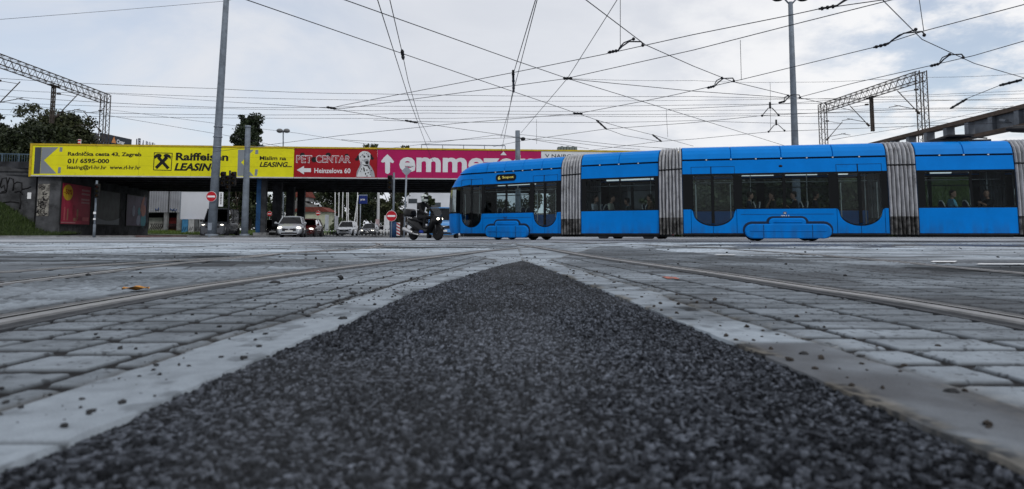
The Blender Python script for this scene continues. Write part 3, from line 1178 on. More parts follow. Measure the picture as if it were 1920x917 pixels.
w5 = Wall(P5l, P5r)
px5 = lambda x: 960 + F * (P5l + w5.d * x).x / (P5l + w5.d * x).y
md5 = module(P5l, P5r, [(px5(.25), px5(1.6), px5(.92)), (px5(4.7), px5(5.9), px5(5.3))], [(px5(1.8), px5(3.1)), (px5(3.2), px5(4.5))], False, 4, [], (1.8, 4.6))
for (A, B) in ((md1, md2), (md2, md3), (md3, md4), (md4, md5)):
    bellows((A[1], A[0].L), (B[1], 0.0), None)


# --- noses (front and tail share one form)
def nose(M, flip=False):
    rows = [(.28, .10, 0), (.55, .03, 0), (.85, 0, 0), (1.118, 0, 0), (1.15, 0, 1), (1.6, .02, 1), (2.0, .06, 1), (2.33, .15, 1), (2.40, .18, 0), (2.60, .30, 0), (2.84, .52, 0)]
    rows2 = [(2.90, .56, 0), (2.98, .64, 0), (3.06, .74, 0), (3.16, .90, 0), (3.25, 1.08, 0), (3.31, 1.24, 0), (3.365, 1.40, 0)]
    nb_ = 18
    for rws, xe, nm in ((rows, .55, 'front_end'), (rows2, 1.42, 'front_roof')):
        rings = []
        for z, xo, k in rws:
            y0 = yp(z)
            xc = xo + .005
            ring = [(xe if z > 2.36 else -.001, y0, z)]
            a = 1.12
            for q in range(nb_ + 1):
                th = math.pi * q / nb_
                cy, sx_ = math.cos(th), math.sin(th)
                sgn = 1 if cy >= 0 else -1
                if z < 2.36:
                    xx = -(a - xo) * abs(sx_) ** .85
                else:
                    xx = xc - a * abs(sx_) ** .85
                ring.append((xx, W / 2 - sgn * (W / 2 - y0) * abs(cy) ** .80, z))
            ring.append((xe if z > 2.36 else -.001, W - y0, z))
            rings.append(ring)
        b = MB()
        n = len(rings[0])
        vs = [p for r_ in rings for p in r_]
        for i in range(len(rings) - 1):
            fs = [(i * n + k, i * n + k + 1, (i + 1) * n + k + 1, (i + 1) * n + k) for k in range(n - 1)]
            b.add(vs[i * n:(i + 2) * n], [tuple(j - i * n for j in f) for f in fs], 1 if rws[i][2] and rws[i + 1][2] else 0, True)
        if nm == 'front_roof':
            top = rings[-1]
            b.add(top, [tuple(range(n))], 0)
        o = b.build(nm, [m_blue, m_bglass], tram)
        o.matrix_local = Matrix.Translation((-6.0, -24.4, 0)) @ M
        if nm == 'front_end':
            sg = MB()                      # side quarter-light; pale metallic colour stands in for sky reflected in its glass
            for lo, hi in ((0, 1),):
                pts = []
                for z in np.linspace(1.22, 2.20, 8):
                    xo = np.interp(z, [1.15, 1.6, 2.0, 2.33], [0, .02, .06, .15])
                    for q in np.linspace(.05, .34, 6):
                        th = math.pi * q
                        pts.append((-(1.12 - xo) * math.sin(th) ** .85 - .003, W / 2 - (W / 2) * math.cos(th) ** .8 - .012, z))
                sg.add(pts, [(i * 6 + j, i * 6 + j + 1, i * 6 + j + 7, i * 6 + j + 6) for i in range(7) for j in range(5)], 0, True)
            g = sg.build('quarter_light', [mat('quarter_reflection', (.30, .34, .35), .10, .75, .25, 3)], o)
            for y_ in (.45, W - .45):
                hb = MB()
                hb.ball((-.78, y_, .72), (.12, .16, .10), 12, 0)
                hb.build('headlight', [M_['lamp_off']], o)


nose(md1[1])
Mt = md5[1] @ Matrix.Translation((md5[0].L, W, 0)) @ Matrix.Rotation(math.pi, 4, 'Z')
nose(Mt)
# --- cab fittings: sign box, fleet number, marker lamp, driver desk and wheel
wl, M, loc, put = md1
b = MB()
x0, z0 = wl.loc(929, 345)
x1, z1 = wl.loc(966.5, 330)
z0, z1 = 2.47, 2.76
b.prism([(x0 + .08, z0), (x1 - .08, z0), (x1, z0 + .09), (x1, z1 - .09), (x1 - .08, z1), (x0 + .08, z1), (x0, z1 - .09), (x0, z0 + .09)], .02, .06, 0)
sg = put(b, 'destination_sign', [m_bglass])
b = MB()
vs, fs = text_mesh('6', x0 + .12, x0 + .24, z0 + .07, z1 - .07, .02, 0, y=.015)
b.add(vs, fs)
vs, fs = text_mesh('Sopot', x0 + .34, x1 - .1, z0 + .08, z1 - .08, .01, 0, y=.015)
b.add(vs, fs)
put(b, 'lettering', [emit('sign_dots', (.75, .62, .15), .25)], sg)
b = MB()
x_, z_ = wl.loc(947, 410)
b.tube([(x_ - .1, -.004, .98), (x_, -.004, .94), (x_ + .1, -.004, .98)], .012, 5)
b.tube([(x_ + .1, -.004, .92), (x_ + .03, -.004, .89), (x_ - .06, -.004, .90)], .010, 5)
put(b, 'emblem', [mat('emblem_navy', (.01, .04, .16), .4)])
b = MB()
b.box(.15, .75, .4, W - .4, .36, 1.15)
put(b, 'driver_desk', [M_['black']])
b = MB()
b.tube([(1.05, .62, .8), (1.08, .64, 1.35), (.98, .66, 1.6)], .05, 6)
b.box(.95, 1.3, .5, 1.0, .75, .85)
put(b, 'driver_seat', [M_['black']])
wl, M, loc, put = md3
xq, _ = wl.loc(1472, 408)
b = MB()
vs, fs = text_mesh('2211', xq - .13, xq + .13, .80, .90, .02, 0, y=-.004)
b.add(vs, fs)
put(b, 'fleet_number', [M_['white']])
b = MB()
b.prism([(xq - .06, .95), (xq, .91), (xq + .06, .95), (xq + .06, 1.0), (xq, 1.03), (xq - .06, 1.0)], -.003, .0, 0)
b.prism([(xq - .035, .955), (xq + .035, .955), (xq + .035, .985), (xq - .035, .985)], -.006, -.003, 1)
put(b, 'crest', [mat('crest_grey', (.08, .08, .12), .5), M_['white']])
b = MB()
xq, _ = wl.loc(1464, 312)
b.ball((xq, .055, 2.60), (.07, .03, .045), 10)
put(b, 'marker_lamp', [M_['black']])
# pantograph folded on the roof of the rear section, equipment boxes on the middle one
wl, M, loc, put = md4
b = MB()
for y in (.6, 1.7):
    b.tube([(.7, y, 3.42), (1.6, y, 3.56), (2.5, y, 3.48)], .025, 6)
b.box(1.2, 2.0, .4, 1.9, 3.54, 3.60)
b.box(.7, 2.6, .55, 1.75, 3.38, 3.44)
put(b, 'pantograph', [M_['black']])
# ------------------------------------------------------------------ railway bridge, its advertising boards, embankments
BW = Wall(at(60, YH, 51.5), at(850, YH, 54.6))       # plane of the boards
BM = Matrix.Translation(BW.P) @ Matrix.Rotation(BW.ang, 4, 'Z')
ZB0, ZB1 = BW.loc(300, 330)[1], BW.loc(300, 275)[1]    # board bottom / top
m_soffit = mat('bridge_steel', (.035, .037, .042), .65, .3, .5, 1.4, .1, 20)
m_blueP = mat('blue_column_paint', (.012, .055, .14), .5, .1, .3, 1.2)
m_abut = mat('abutment_concrete', (.072, .075, .08), .9, 0, .3, .8, .3, 12, dirt=((.022, .023, .024), .55, .45, .66))
XE = 62.0
bridge = thing('railway_bridge', 'dark steel railway bridge spanning the road behind the row of advertising boards', 'bridge', BW.P, BW.ang)


def bput(mb, name, mats, parent, **kw):
    return mb.build(name, mats, parent, **kw)


b = MB()
b.box(-9.5, XE, .55, 21, 5.25, 5.75)
for k in range(8):
    y = .8 + k * 2.75
    b.box(-9.3, XE - .1, y - .02, y + .02, 4.76, 5.25)
    b.box(-9.3, XE - .1, y - .17, y + .17, 4.70, 4.76)
for k in range(39):
    x = -6.5 + k * 1.75
    b.box(x - .06, x + .06, .83, 20.05, 4.86, 5.22)
bput(b, 'bridge_deck', [m_soffit], bridge)
b = MB()
for y, yy in ((.55, 1.0), (20.6, 21.0)):
    b.box(1.2, XE, y, yy, 5.752, 6.1)
bput(b, 'parapet', [m_soffit], bridge)
b = MB()
AX = BW.x(108.5)
_fw = at(277, YH, 72.0)
_fl = BM.inverted() @ Vector((_fw.x, 72.0, 0))
b.add([(.03, .3, 0), (AX, .3, 0), (_fl.x, _fl.y, 0), (-9, _fl.y, 0), (.03, .3, 5.22), (AX, .3, 5.22), (_fl.x, _fl.y, 5.22), (-9, _fl.y, 5.22)],
      [(0, 1, 2, 3), (4, 5, 6, 7), (0, 1, 5, 4), (1, 2, 6, 5), (2, 3, 7, 6), (3, 0, 4, 7)])
bput(b, 'abutment', [m_abut], bridge)
b = MB()
b.box(46, 50, .8, 21.2, 0, 5.22)
bput(b, 'abutment', [m_abut], bridge)
for k, (x, y) in enumerate([(16.3, 1.5), (16.3, 6.6), (16.3, 11.7), (16.3, 16.6), (33.0, 6), (33.0, 16)]):
    b = MB()
    b.box(x - .36, x - .02, y - .30, y + .30, .0, 4.70, 0)
    b.box(x - .018, x + .36, y - .27, y + .27, .0, 4.70, 1)
    b.box(x - .5, x + .5, y - .45, y + .45, 0, .35, 2)
    bput(b, 'column', [m_blueP if k == 0 else m_soffit, m_soffit, M_['concrete']], bridge)

# --- boards
m_yel = mat('board_yellow', (.68, .64, .008), .6, 0, .07, .8, .25, 1.3, dirt=((.50, .47, .02), 1.8, .56, .75))
m_grey = mat('board_grey', (.20, .22, .24), .5, 0, .06, .8)
m_dgrey = mat('board_dark_grey', (.045, .052, .065), .5, 0, .1, .8)
m_ink = mat('board_black', (.008, .008, .008), .5, 0, .1, 5)
m_redb = mat('board_red', (.28, .004, .010), .6, 0, .12, .8, .25, 1.3, dirt=((.22, .006, .012), 1.4, .54, .74))
m_mag = mat('board_magenta', (.37, .006, .088), .6, 0, .08, .7, .25, 1.3, dirt=((.34, .012, .10), 1.2, .54, .74))
m_wht = mat('board_white', (.62, .64, .66), .5, 0, .06, 1)
m_edge = mat('board_yellow_edge', (.46, .33, .02), .5, 0, .18, 2.0, dirt=((.16, .12, .03), 3, .58, .72))
SEAMS = {m_yel.name: (.62, .58, .02), m_redb.name: (.30, .01, .015), m_mag.name: (.38, .01, .10), m_wht.name: (.6, .6, .62)}
m_sill = mat('board_sill', (.42, .43, .44), .6, 0, .15, 2)


def P(px, py):
    return BW.loc(px, py)


def board(name, label, x0, x1, m_face):
    SEAM = SEAMS[m_face.name]
    o = thing(name, label, 'billboard', BM @ Vector((x0, 0, 0)), BW.ang, 'advertising boards along the bridge')
    b = MB()
    b.box(0, x1 - x0, 0, .12, ZB0, ZB1, 0)
    b.build('panel', [m_face], o)
    b = MB()
    b.box(0, x1 - x0, -.05, .16, ZB1 + .003, ZB1 + .13, 0)
    b.box(0, x1 - x0, -.04, .14, ZB0 - .10, ZB0 - .003, 1)
    for k in range(int((x1 - x0) / 2.6) + 1):
        q = min(.3 + 2.6 * k, x1 - x0 - .1)
        b.box(q, q + .07, .122, .55, ZB0 + .3, ZB1 - .2, 2)
    b.build('frame', [m_edge, m_sill, M_['darksteel']], o)
    b = MB()
    ns = max(2, int((x1 - x0) / 3.3))
    for k in range(1, ns):
        q = (x1 - x0) * k / ns
        b.box(q - .008, q + .008, -.0012, -.0002, ZB0 + .02, ZB1 - .02)
    for z in (.34, .67):
        b.box(.02, x1 - x0 - .02, -.0011, -.0003, ZB0 + (ZB1 - ZB0) * z - .006, ZB0 + (ZB1 - ZB0) * z + .006)
    b.build('sheet_seam', [mat('sheet_seam_dark', tuple(c * .55 for c in SEAM), .7)], o)
    return o, x0


def poly(o_x, pts, m, name, mats, layer=1, flip=False):
    o, x0 = o_x
    b = MB()
    for q in (pts if isinstance(pts[0][0], (tuple, list)) else [pts]):
        b.prism([(P(*p)[0] - x0, P(*p)[1]) for p in q], -.006 * layer, -.0015, 0)
    return b.build(name, mats, o)


def word(o_x, body, px0, py_top, px1, py_bot, m, bold=.012, shear=0, layer=1, name='lettering'):
    o, x0 = o_x
    a, zt = P(px0, py_top)
    c, zb = P(px1, py_bot)
    vs, fs = text_mesh(body, a - x0, c - x0, zb, zt, bold, shear, y=-.006 * layer)
    b = MB()
    b.add(vs, fs)
    return b.build(name, [m], o)


xa = [P(p, 300)[0] for p in (60, 551.5, 707.5, 1015)] + [XE - .5]
yb = board('billboard', 'long yellow board with black lettering and grey arrows at the left end of the bridge', xa[0], xa[1] - .02, m_yel)
o = yb[0]
b = MB()
b.box(-.16, -.003, -.05, .30, ZB0 - .12, ZB1 + .13, 0)
b.build('end_post', [m_edge], o)
poly(yb, [[(66, 276), (78.2, 276), (74.5, 326), (63, 326)]], 0, 'dark_stripe', [m_dgrey])
poly(yb, [[(78.5, 276), (110, 276), (82.3, 300.5), (106, 325.5), (75, 325.5)]], 0, 'grey_arrow', [m_grey])
poly(yb, [[(112, 276.2), (117.5, 276.2), (116.8, 284.5), (111.5, 284.5)], [(109.5, 313.5), (114.5, 313.5), (113.5, 325), (108, 325)]], 0, 'grey_mark', [m_grey])
word(yb, 'Radnička cesta 43, Zagreb', 127.5, 284, 265, 295.5, m_ink, .032)
word(yb, '01/', 127, 297.3, 146, 306.7, m_ink, .034)
word(yb, '6595-000', 150.5, 297.3, 204.5, 306.5, m_ink, .034)
word(yb, 'leasing@rl-hr.hr', 126, 309.3, 199.5, 319.7, m_ink, .026)
word(yb, 'www.rl-hr.hr', 206, 310, 263.5, 318, m_ink, .026)
word(yb, 'Raiffeisen', 330, 286, 428, 302, m_ink, .036)
word(yb, 'LEASING', 327, 305.5, 412, 321, m_ink, .042, .25)
# emblem: two crossed gable beams in a square
sq = [(288.8, 285.8), (323.8, 286.8), (321.5, 320.3), (287, 319.3)]
ins = [(290.2, 287.2), (322.2, 288.1), (320.1, 318.9), (288.5, 318)]
poly(yb, [[sq[i], sq[(i + 1) % 4], ins[(i + 1) % 4], ins[i]] for i in range(4)], 0, 'emblem_frame', [m_ink])
bars = [[(290.5, 313), (294.5, 317.3), (315.5, 297), (311, 292.5)], [(317.8, 314), (313.8, 318), (294.5, 296.5), (298.5, 292.5)]]
heads = [[(306.5, 291), (309.5, 288.8), (314, 288.6), (318.5, 290.5), (320.8, 294.2), (319.8, 299), (316.5, 295.6), (313, 295), (309.8, 298.3)],
         [(303.5, 291), (300.5, 288.6), (296, 288.2), (291.7, 290), (289.6, 293.6), (290.4, 298.4), (293.8, 295.2), (297.2, 294.8), (300.3, 298)]]
poly(yb, bars[:1] + heads[:1], 0, 'emblem', [m_ink], 1)
poly(yb, bars[1:] + heads[1:], 0, 'emblem', [m_ink], 2)
poly(yb, [[(446.5, 281), (476, 281), (452, 304.5), (476, 330), (445, 330)]], 0, 'grey_arrow', [m_grey])
poly(yb, [[(479, 281), (484.5, 281), (484, 289), (478.5, 289)], [(478.5, 317.5), (483.5, 317.5), (482, 329.5), (477, 329.5)]], 0, 'grey_mark', [m_grey])
word(yb, 'Mislim na', 487, 292.6, 536.5, 300.7, m_ink, .028)
word(yb, 'LEASING...', 487, 303.4, 547, 313.6, m_ink, .034, .25)

rb = board('billboard', 'red pet shop board with a white spotted dog beside the yellow board', xa[1], xa[2] - .02, m_redb)
for e_ in ((567, 290, 4.5, 3.6), (589, 299.5, 5.5, 5.2), (615.5, 290, 5, 3.8), (650, 291.5, 4, 3)):
    poly(rb, [ell(*e_)], 0, 'paw_print', [m_ink], 1)
for tx, xa0, xa1 in (('PET', 555.5, 585), ('CENTAR', 592.5, 657.5)):
    word(rb, tx, xa0, 291, xa1, 305.8, m_wht, .030, 0, 2)
    word(rb, tx, xa0 + 1, 292, xa1 - 1, 304.8, m_redb, -.004, 0, 3)
word(rb, 'Heinzelova 60', 589.5, 315, 657, 325, m_wht, .020)
poly(rb, [[(556.5, 318.7), (570, 311.2), (570, 315.6), (583, 315.6), (583, 322.6), (570, 322.6), (570, 327)]], 0, 'white_arrow', [m_wht])
m_dog = mat('dog_white', (.55, .57, .58), .5, 0, .1, 3)
poly(rb, [[(667.5, 331.5), (669, 322), (673, 314), (675.5, 309), (675, 302), (672.5, 297), (672.2, 291), (675, 286.5), (680, 283.6), (685.5, 283.4), (691, 285), (695, 289),
           (695.8, 295), (693, 301), (692.5, 308), (697, 314), (701, 322), (703, 332)]], 0, 'dog_picture', [m_dog], 1)
ears = [[(673, 291), (670, 292), (668, 296.5), (665.5, 297.5), (667, 301), (671, 301.2), (673.5, 298)], [(694.5, 289.5), (697.5, 290.5), (698.2, 294), (701, 296), (699.5, 299.5), (696.5, 299.5), (694.8, 296)]]
spots = [ell(683.5, 294, 2.0, 1.6), ell(691, 293.5, 1.8, 1.5), ell(688, 305, 3.2, 3.0), ell(680, 290, .9, .8), ell(687, 288, 1, .8), ell(690, 286.8, .8, .7), ell(676, 294, .9, 1), ell(683, 287, .8, .7),
         [(679, 308), (684, 311.5), (690, 312), (689.5, 309.5), (684, 309.2)], [(680.5, 313), (683.5, 315), (684.5, 322), (682, 321)], [(690.5, 310.5), (694, 316), (692.5, 317.5), (689.5, 313)],
         ell(678, 317, 1, 1.4), ell(688, 319, 1.3, 1.2), ell(690.5, 324, 1.5, 1.1), ell(685.5, 326, 1.1, 2.2), ell(676, 321, .8, 1), ell(696, 320, .9, 1.2), ell(688, 330, 2, .9), ell(694, 327.5, .9, .9), ell(680, 300.5, .7, .7), ell(678, 304, .6, .6)]
m_dogg = mat('dog_grey', (.30, .31, .33), .5, 0, .2, 4)
poly(rb, [[(689, 300), (692.8, 302), (692.6, 308), (697, 314), (701, 322), (703, 331.6), (696, 331.6), (692, 318), (688.5, 310)], [(675.5, 302), (678.5, 306), (678, 312), (672, 322), (669, 331.6), (667.6, 331.5), (669, 322), (673, 314), (675.5, 309)],
          ell(686.5, 301.5, 5.0, 3.6), ell(680.5, 291.5, 3, 1.4), ell(690, 290.5, 2.6, 1.3)], 0, 'dog_shading', [m_dogg], 2)
poly(rb, ears + spots, 0, 'dog_markings', [m_ink], 3)

mb_ = board('billboard', 'magenta board with a white upward arrow and big rounded white lettering', xa[2], xa[3] - .02, m_mag)
poly(mb_, [[(726.5, 289.3), (733, 295.5), (738.8, 303), (736.8, 306), (731.3, 304), (731, 323.5), (727, 326.6), (722.3, 324), (722, 304), (716.5, 305), (714.3, 302.5), (720, 295)]], 0, 'white_arrow', [m_wht])
word(mb_, 'emmezeta', 749, 288, 1012, 325, m_wht, .030)
poly(mb_, [[(938, 291), (944, 284), (950, 291)]], 0, 'white_point', [m_wht], 2)
wb = board('billboard', 'pale board with small black lettering mostly hidden behind the tram', xa[3], xa[4], m_wht)
word(wb, 'V NAJBOLJE', 1022, 289, 1088, 298, m_ink, .01)

# things left on top of the boards
for px, s_, lab in ((135, .5, 'small dry weed tuft growing above the grey arrow on the bridge'), (694, 1.0, 'dark weed tuft growing above the spotted dog on the bridge'), (760, .6, 'small round weed tuft growing above the magenta board')):
    x, z = P(px, 275)
    b = MB()
    for k in range(int(46 * s_)):
        a = random.uniform(0, 6.28)
        ln = random.uniform(.15, .55) * s_ + .1
        q = Vector((x + random.uniform(-.5, .5) * s_, .2 + random.uniform(-.15, .15), ZB1 + .11))
        e = q + Vector((math.cos(a) * .5, math.sin(a) * .5, 1)) * ln * .6
        n_ = Vector((-math.sin(a), math.cos(a), .3)) * .05
        b.add([q - n_, q + n_, e + n_ * 1.3, e - n_ * 1.1], [(0, 1, 2, 3)], 0)
    o = b.build('weed', [mat('weed_green', (.05, .06, .025), .7)], None, BM.translation, BW.ang)
    tag(o, lab, 'plant')
x, z = P(146, 270)
b = MB()
b.box(x - .11, x + .11, .2, .25, ZB1 + .1, ZB1 + .52, 0)
b.box(x - .10, x + .10, .18, .199, ZB1 + .36, ZB1 + .48, 1)
b.box(x - .10, x + .10, .18, .199, ZB1 + .14, ZB1 + .26, 1)
tag(b.build('track_sign', [M_['white'], M_['red']], None, BM.translation, BW.ang), 'small red and white railway marker standing on the bridge edge above the address lettering', 'sign')
x0, x1 = P(790, 275)[0], P(948, 275)[0]
b = MB()
b.box(x0, x1, .30, .36, ZB1 + .42, ZB1 + .50)
for k in range(5):
    q = x0 + (x1 - x0) * k / 4
    b.box(q - .03, q + .03, .30, .36, ZB1 + .12, ZB1 + .42)
tag(b.build('guard_rail', [M_['steel']], None, BM.translation, BW.ang), 'low grey rail along the top of the magenta board', 'railing')
x, z = P(1066, 280)
b = MB()
for k in range(7):
    b.box(x - .8 + .23 * k, x - .62 + .23 * k, .2, .9, ZB1 + .13, ZB1 + .42 + .05 * (k % 2))
b.box(x - .85, x + .85, .18, .95, ZB1 + .06, ZB1 + .132)
tag(b.build('cable_duct', [mat('weathered_green_metal', (.16, .19, .19), .6)], None, BM.translation, BW.ang), 'small ribbed grey box on the bridge above the pale board', 'box')

# --- abutment side: posters under the bridge
pw = Wall(BM @ Vector((AX, .3, 0)), BM @ Vector((_fl.x, _fl.y, 0)))


def poster(px0, px1, zb, zt, label, base):
    a, c = pw.x(px0), pw.x(px1)
    o = thing('poster_board', label, 'poster', pw.P + pw.d * a, pw.ang, 'poster boards on the bridge abutment')
    b = MB()
    b.box(0, c - a, -.06, -.004, zb, zt, 0)
    b.build('panel', [base], o)
    b = MB()
    for r_ in ((-.08, 0, zb - .08, zt + .08), (c - a, c - a + .08, zb - .08, zt + .08)):
        b.box(r_[0], r_[1], -.09, -.004, r_[2], r_[3])
    b.box(0, c - a, -.09, -.004, zb - .08, zb)
    b.box(0, c - a, -.09, -.004, zt, zt + .08)
    b.build('frame', [m_ink], o)
    return o, c - a


o, ln = poster(112, 167, 1.02, 4.15, 'crimson poster with a yellow sale disc, first on the abutment wall', mat('poster_crimson', (.36, .012, .05), .4, 0, .2, 1))
b = MB()
b.prism(ell(ln * .20, 3.45, ln * .16, .62, 24), -.066, -.061, 0)
b.build('sale_disc', [mat('poster_yellow', (.62, .42, .02), .5)], o)
vs, fs = text_mesh('-50%', ln * .08, ln * .33, 3.3, 3.7, .02, 0, y=-.07)
b = MB()
b.add(vs, fs)
b.build('lettering', [m_redb], o)
pm_ = [mat('poster_pink', (.55, .12, .14), .5), mat('poster_tan', (.30, .16, .10), .5), mat('poster_dark_pink', (.28, .02, .05), .5)]
for k, (x, z, wd, h) in enumerate([(.12, 1.3, .02, 1.0), (.22, 1.3, .02, .9), (.42, 1.5, .05, 1.0), (.40, 1.8, .03, .7), (.55, 1.4, .03, .8), (.62, 1.3, .12, .35), (.84, 1.3, .12, .3), (.48, 1.25, .06, .25)]):
    b = MB()
    b.box(ln * (x - wd), ln * (x + wd), -.065, -.0605, z, z + h, 0)
    b.build('picture', [pm_[k % 3]], o)
b = MB()
b.box(ln * .03, ln * .5, -.066, -.061, 1.08, 1.17)
for z in (3.7, 3.4, 2.95, 2.7):
    b.box(ln * .66, ln * .96, -.066, -.061, z, z + .16)
b.build('text_block', [mat('poster_text_pink', (.45, .20, .22), .5)], o)
o, ln = poster(179, 223, 1.05, 4.0, 'charcoal poster with a pale curved foot, second on the abutment wall', mat('poster_charcoal', (.05, .058, .065), .4, 0, .4, 1.2))
b = MB()
pts = [(0.02, 1.08), (ln - .02, 1.08), (ln - .02, 1.55)] + [(ln * (1 - k / 8), 1.40 + .30 * (abs(k / 4 - 1)) ** 2) for k in range(0, 9)]
b.prism(pts, -.066, -.061)
b.build('pale_foot', [mat('poster_pale', (.22, .24, .27), .5)], o)
o, ln = poster(235.5, 273, 1.05, 4.0, 'purple and turquoise poster with figures, third on the abutment wall', mat('poster_purple', (.085, .06, .11), .4, 0, .4, .8))
pm_ = [mat('poster_lilac', (.24, .26, .34), .5), mat('poster_turquoise', (.06, .22, .26), .5), mat('poster_coral', (.34, .14, .11), .5)]
for k, (x, z, rx, rz) in enumerate([(.35, 2.5, .07, .55), (.85, 1.6, .14, .7), (.84, 2.6, .12, .6), (.6, 1.6, .10, .5), (.62, 2.5, .07, .4), (.78, 3.3, .18, .3)]):
    b = MB()
    b.prism(ell(ln * x, z, ln * rx, rz, 14, 0, .2 * k), -.061 - .004 * (k % 3 + 1), -.0605, 0)
    b.build('picture', [pm_[k % 3]], o)

# --- retaining wall on the left with railing, graffiti, grassy bank
lw = Wall(at(-420, YH, 49.0), at(62, YH, 52.3))
m_graf = mat('graffiti_black', (.012, .012, .013), .8)
rw = thing('retaining_wall', 'stained grey retaining wall with black graffiti left of the bridge', 'wall', lw.P, lw.ang)
b = MB()
b.box(0, lw.L, 0, .6, 0, 5.0, 0)
b.box(0, lw.L, -.12, .62, 5.0, 5.35, 1)
b.build('wall_face', [m_abut, mat('wall_coping', (.05, .052, .055), .9, 0, .4, 2)], rw)
b = MB()
for pts in ([(0, 350), (4, 335), (12, 333), (14, 348), (12, 360)], [(14, 345), (18, 333), (25, 336), (26, 347), (24, 357)], [(25, 357), (26, 345), (32, 341), (41, 343), (41, 356), (38, 362)],
            [(2, 352), (8, 347), (10, 358), (3, 360)], [(28, 360), (40, 358), (42, 365)], [(0, 362), (12, 361)], [(42, 355), (52, 353), (58, 350)], [(6, 380), (20, 378), (36, 380)], [(38, 364), (39, 380), (37, 392)]):
    q3 = [(lw.loc(*p)[0], -.012, lw.loc(*p)[1]) for p in pts]
    b.tube(q3, .05, 5)
b.build('graffiti', [m_graf], rw)
b = MB()
x0, z0 = lw.loc(51, 373)
x1, z1 = lw.loc(59, 361)
b.box(x0, x1, -.02, -.003, z0, z1)
b.build('notice', [M_['white']], rw)
rl = thing('railing', 'blue steel railing on top of the graffiti wall', 'railing', lw.P + Vector((0, 0, 5.35)), lw.ang)
b = MB()
for z in (.08, .98):
    b.box(0, lw.L - .2, .2, .26, z, z + .07)
for k in range(int(lw.L / .17)):
    b.box(.1 + .17 * k, .125 + .17 * k, .215, .24, .15, .98)
b.build('bars', [mat('railing_blue', (.07, .11, .15), .5, .1, .2, 4)], rl)
b = MB()
for k in range(int(lw.L / 1.15) + 1):
    b.box(.05 + 1.15 * k, .12 + 1.15 * k, .18, .28, 0, 1.06)
b.build('posts', [mat('railing_post_blue', (.07, .11, .15), .5, .1, .2, 4)], rl)
b = MB()
ap = Wall(BM @ Vector((.03, .3, 0)), BM @ Vector((AX, .3, 0)))
x0, z0 = ap.loc(56, 405)
x1, z1 = ap.loc(94, 345)
b.box(max(.05, x0), x1, -.02, -.003, z0, z1, 0)
for k in range(26):
    q = Vector((random.uniform(max(.1, x0) + .1, x1 - .3), -.025, random.uniform(z0 + .1, z1 - .3)))
    a = random.uniform(0, 6.28)
    b.tube([q, q + Vector((math.cos(a) * .2, 0, math.sin(a) * .2)), q + Vector((math.cos(a + 1) * .35, 0, math.sin(a + 1) * .3))], .03, 4, 1)
o = b.build('faded_poster', [mat('torn_paper', (.26, .25, .22), .9, 0, .4, 2, dirt=((.07, .065, .06), 2.2, .45, .6)), m_graf], None, ap.P, ap.ang)
tag(o, 'torn pale wall panel scrawled with graffiti under the yellow board', 'poster')


def bank(name, x0, x1, yf, yb_, zt, seed, label=None, m=None, nx=70, ny=14, fall=.5):
    X, Yg = np.meshgrid(np.linspace(x0, x1, nx), np.linspace(0, 1, ny), indexing='ij')
    Z = (zt(X) if callable(zt) else zt) * Yg ** fall + .5 * (fbm(X * .4, Yg * 5, seed) - .5) * np.minimum(1, Yg * 3)
    Z = np.where(Yg < .01, -.02, Z)
    Yw = yf(X) + (yb_(X) - yf(X)) * Yg
    c = (fbm(X * .8, Yw * .8, seed + 2)[..., None] * np.array([.030, .045, .014]) + np.array([.008, .014, .005]))
    o = grid_mesh(name, X, Yw, Z, c, m)
    return o


m_grassS = attr_mat('grass_soil', .95, .4, 14, .8, 25, .1)
yf = lambda X: lw.P.y + (X - lw.P.x) * lw.d.y / lw.d.x - 3.6 + .3 * np.sin(X)
yk = lambda X: lw.P.y + (X - lw.P.x) * lw.d.y / lw.d.x - .05
zbk = lambda X: 2.75 - 2.45 * sstep(X, -39.5, -34.6)
bank('grass_bank', -58, -33.2, yf, yk, zbk, 5, None, m_grassS)
bank('embankment_ground', 11.5, 75, lambda X: 57.2 + .095 * X * 0 + (X - 10) * .04, lambda X: 66 + (X - 10) * .04, 6.2, 15, None, m_grassS, 110, 24, .8)
bank('railway_plateau', -80, -44.5, lambda X: lw.P.y + (X - lw.P.x) * lw.d.y / lw.d.x + .7, lambda X: 82 + 0 * X, 5.2, 25, None, m_grassS, 60, 14, .02)


def grass(name, label, fn, n, h, seed, mcol):
    r_ = np.random.default_rng(seed)
    X, Y, Z = fn(r_, n)
    a = r_.uniform(0, 6.28, n)
    hh = h * r_.uniform(.5, 1.3, n)
    wd = .018 + .02 * r_.random(n)
    dx, dy = np.cos(a), np.sin(a)
    lean = r_.uniform(-.5, .5, (n, 2)) * hh[:, None]
    v = np.zeros((n, 3, 3))
    v[:, 0] = np.stack([X - dx * wd, Y - dy * wd, Z], -1)
    v[:, 1] = np.stack([X + dx * wd, Y + dy * wd, Z], -1)
    v[:, 2] = np.stack([X + lean[:, 0], Y + lean[:, 1], Z + hh], -1)
    me = bpy.data.meshes.new(name)
    me.from_pydata(v.reshape(-1, 3), [], np.arange(n * 3).reshape(-1, 3).tolist())
    ca = me.color_attributes.new('Col', 'FLOAT_COLOR', 'POINT')
    c = np.repeat(np.clip(r_.normal(.5, .28, n), 0, 1), 3)
    c4 = np.ones((n * 3, 4), np.float32)
    c4[:, :3] = c[:, None]
    ca.data.foreach_set('color', c4.ravel())
    me.materials.append(mcol)
    o = bpy.data.objects.new(name, me)
    COL.objects.link(o)
    return tag(o, label, 'grass', None, 'stuff')


m_gr = leaf_mat('grass_blades', (.010, .020, .005), (.055, .085, .020))


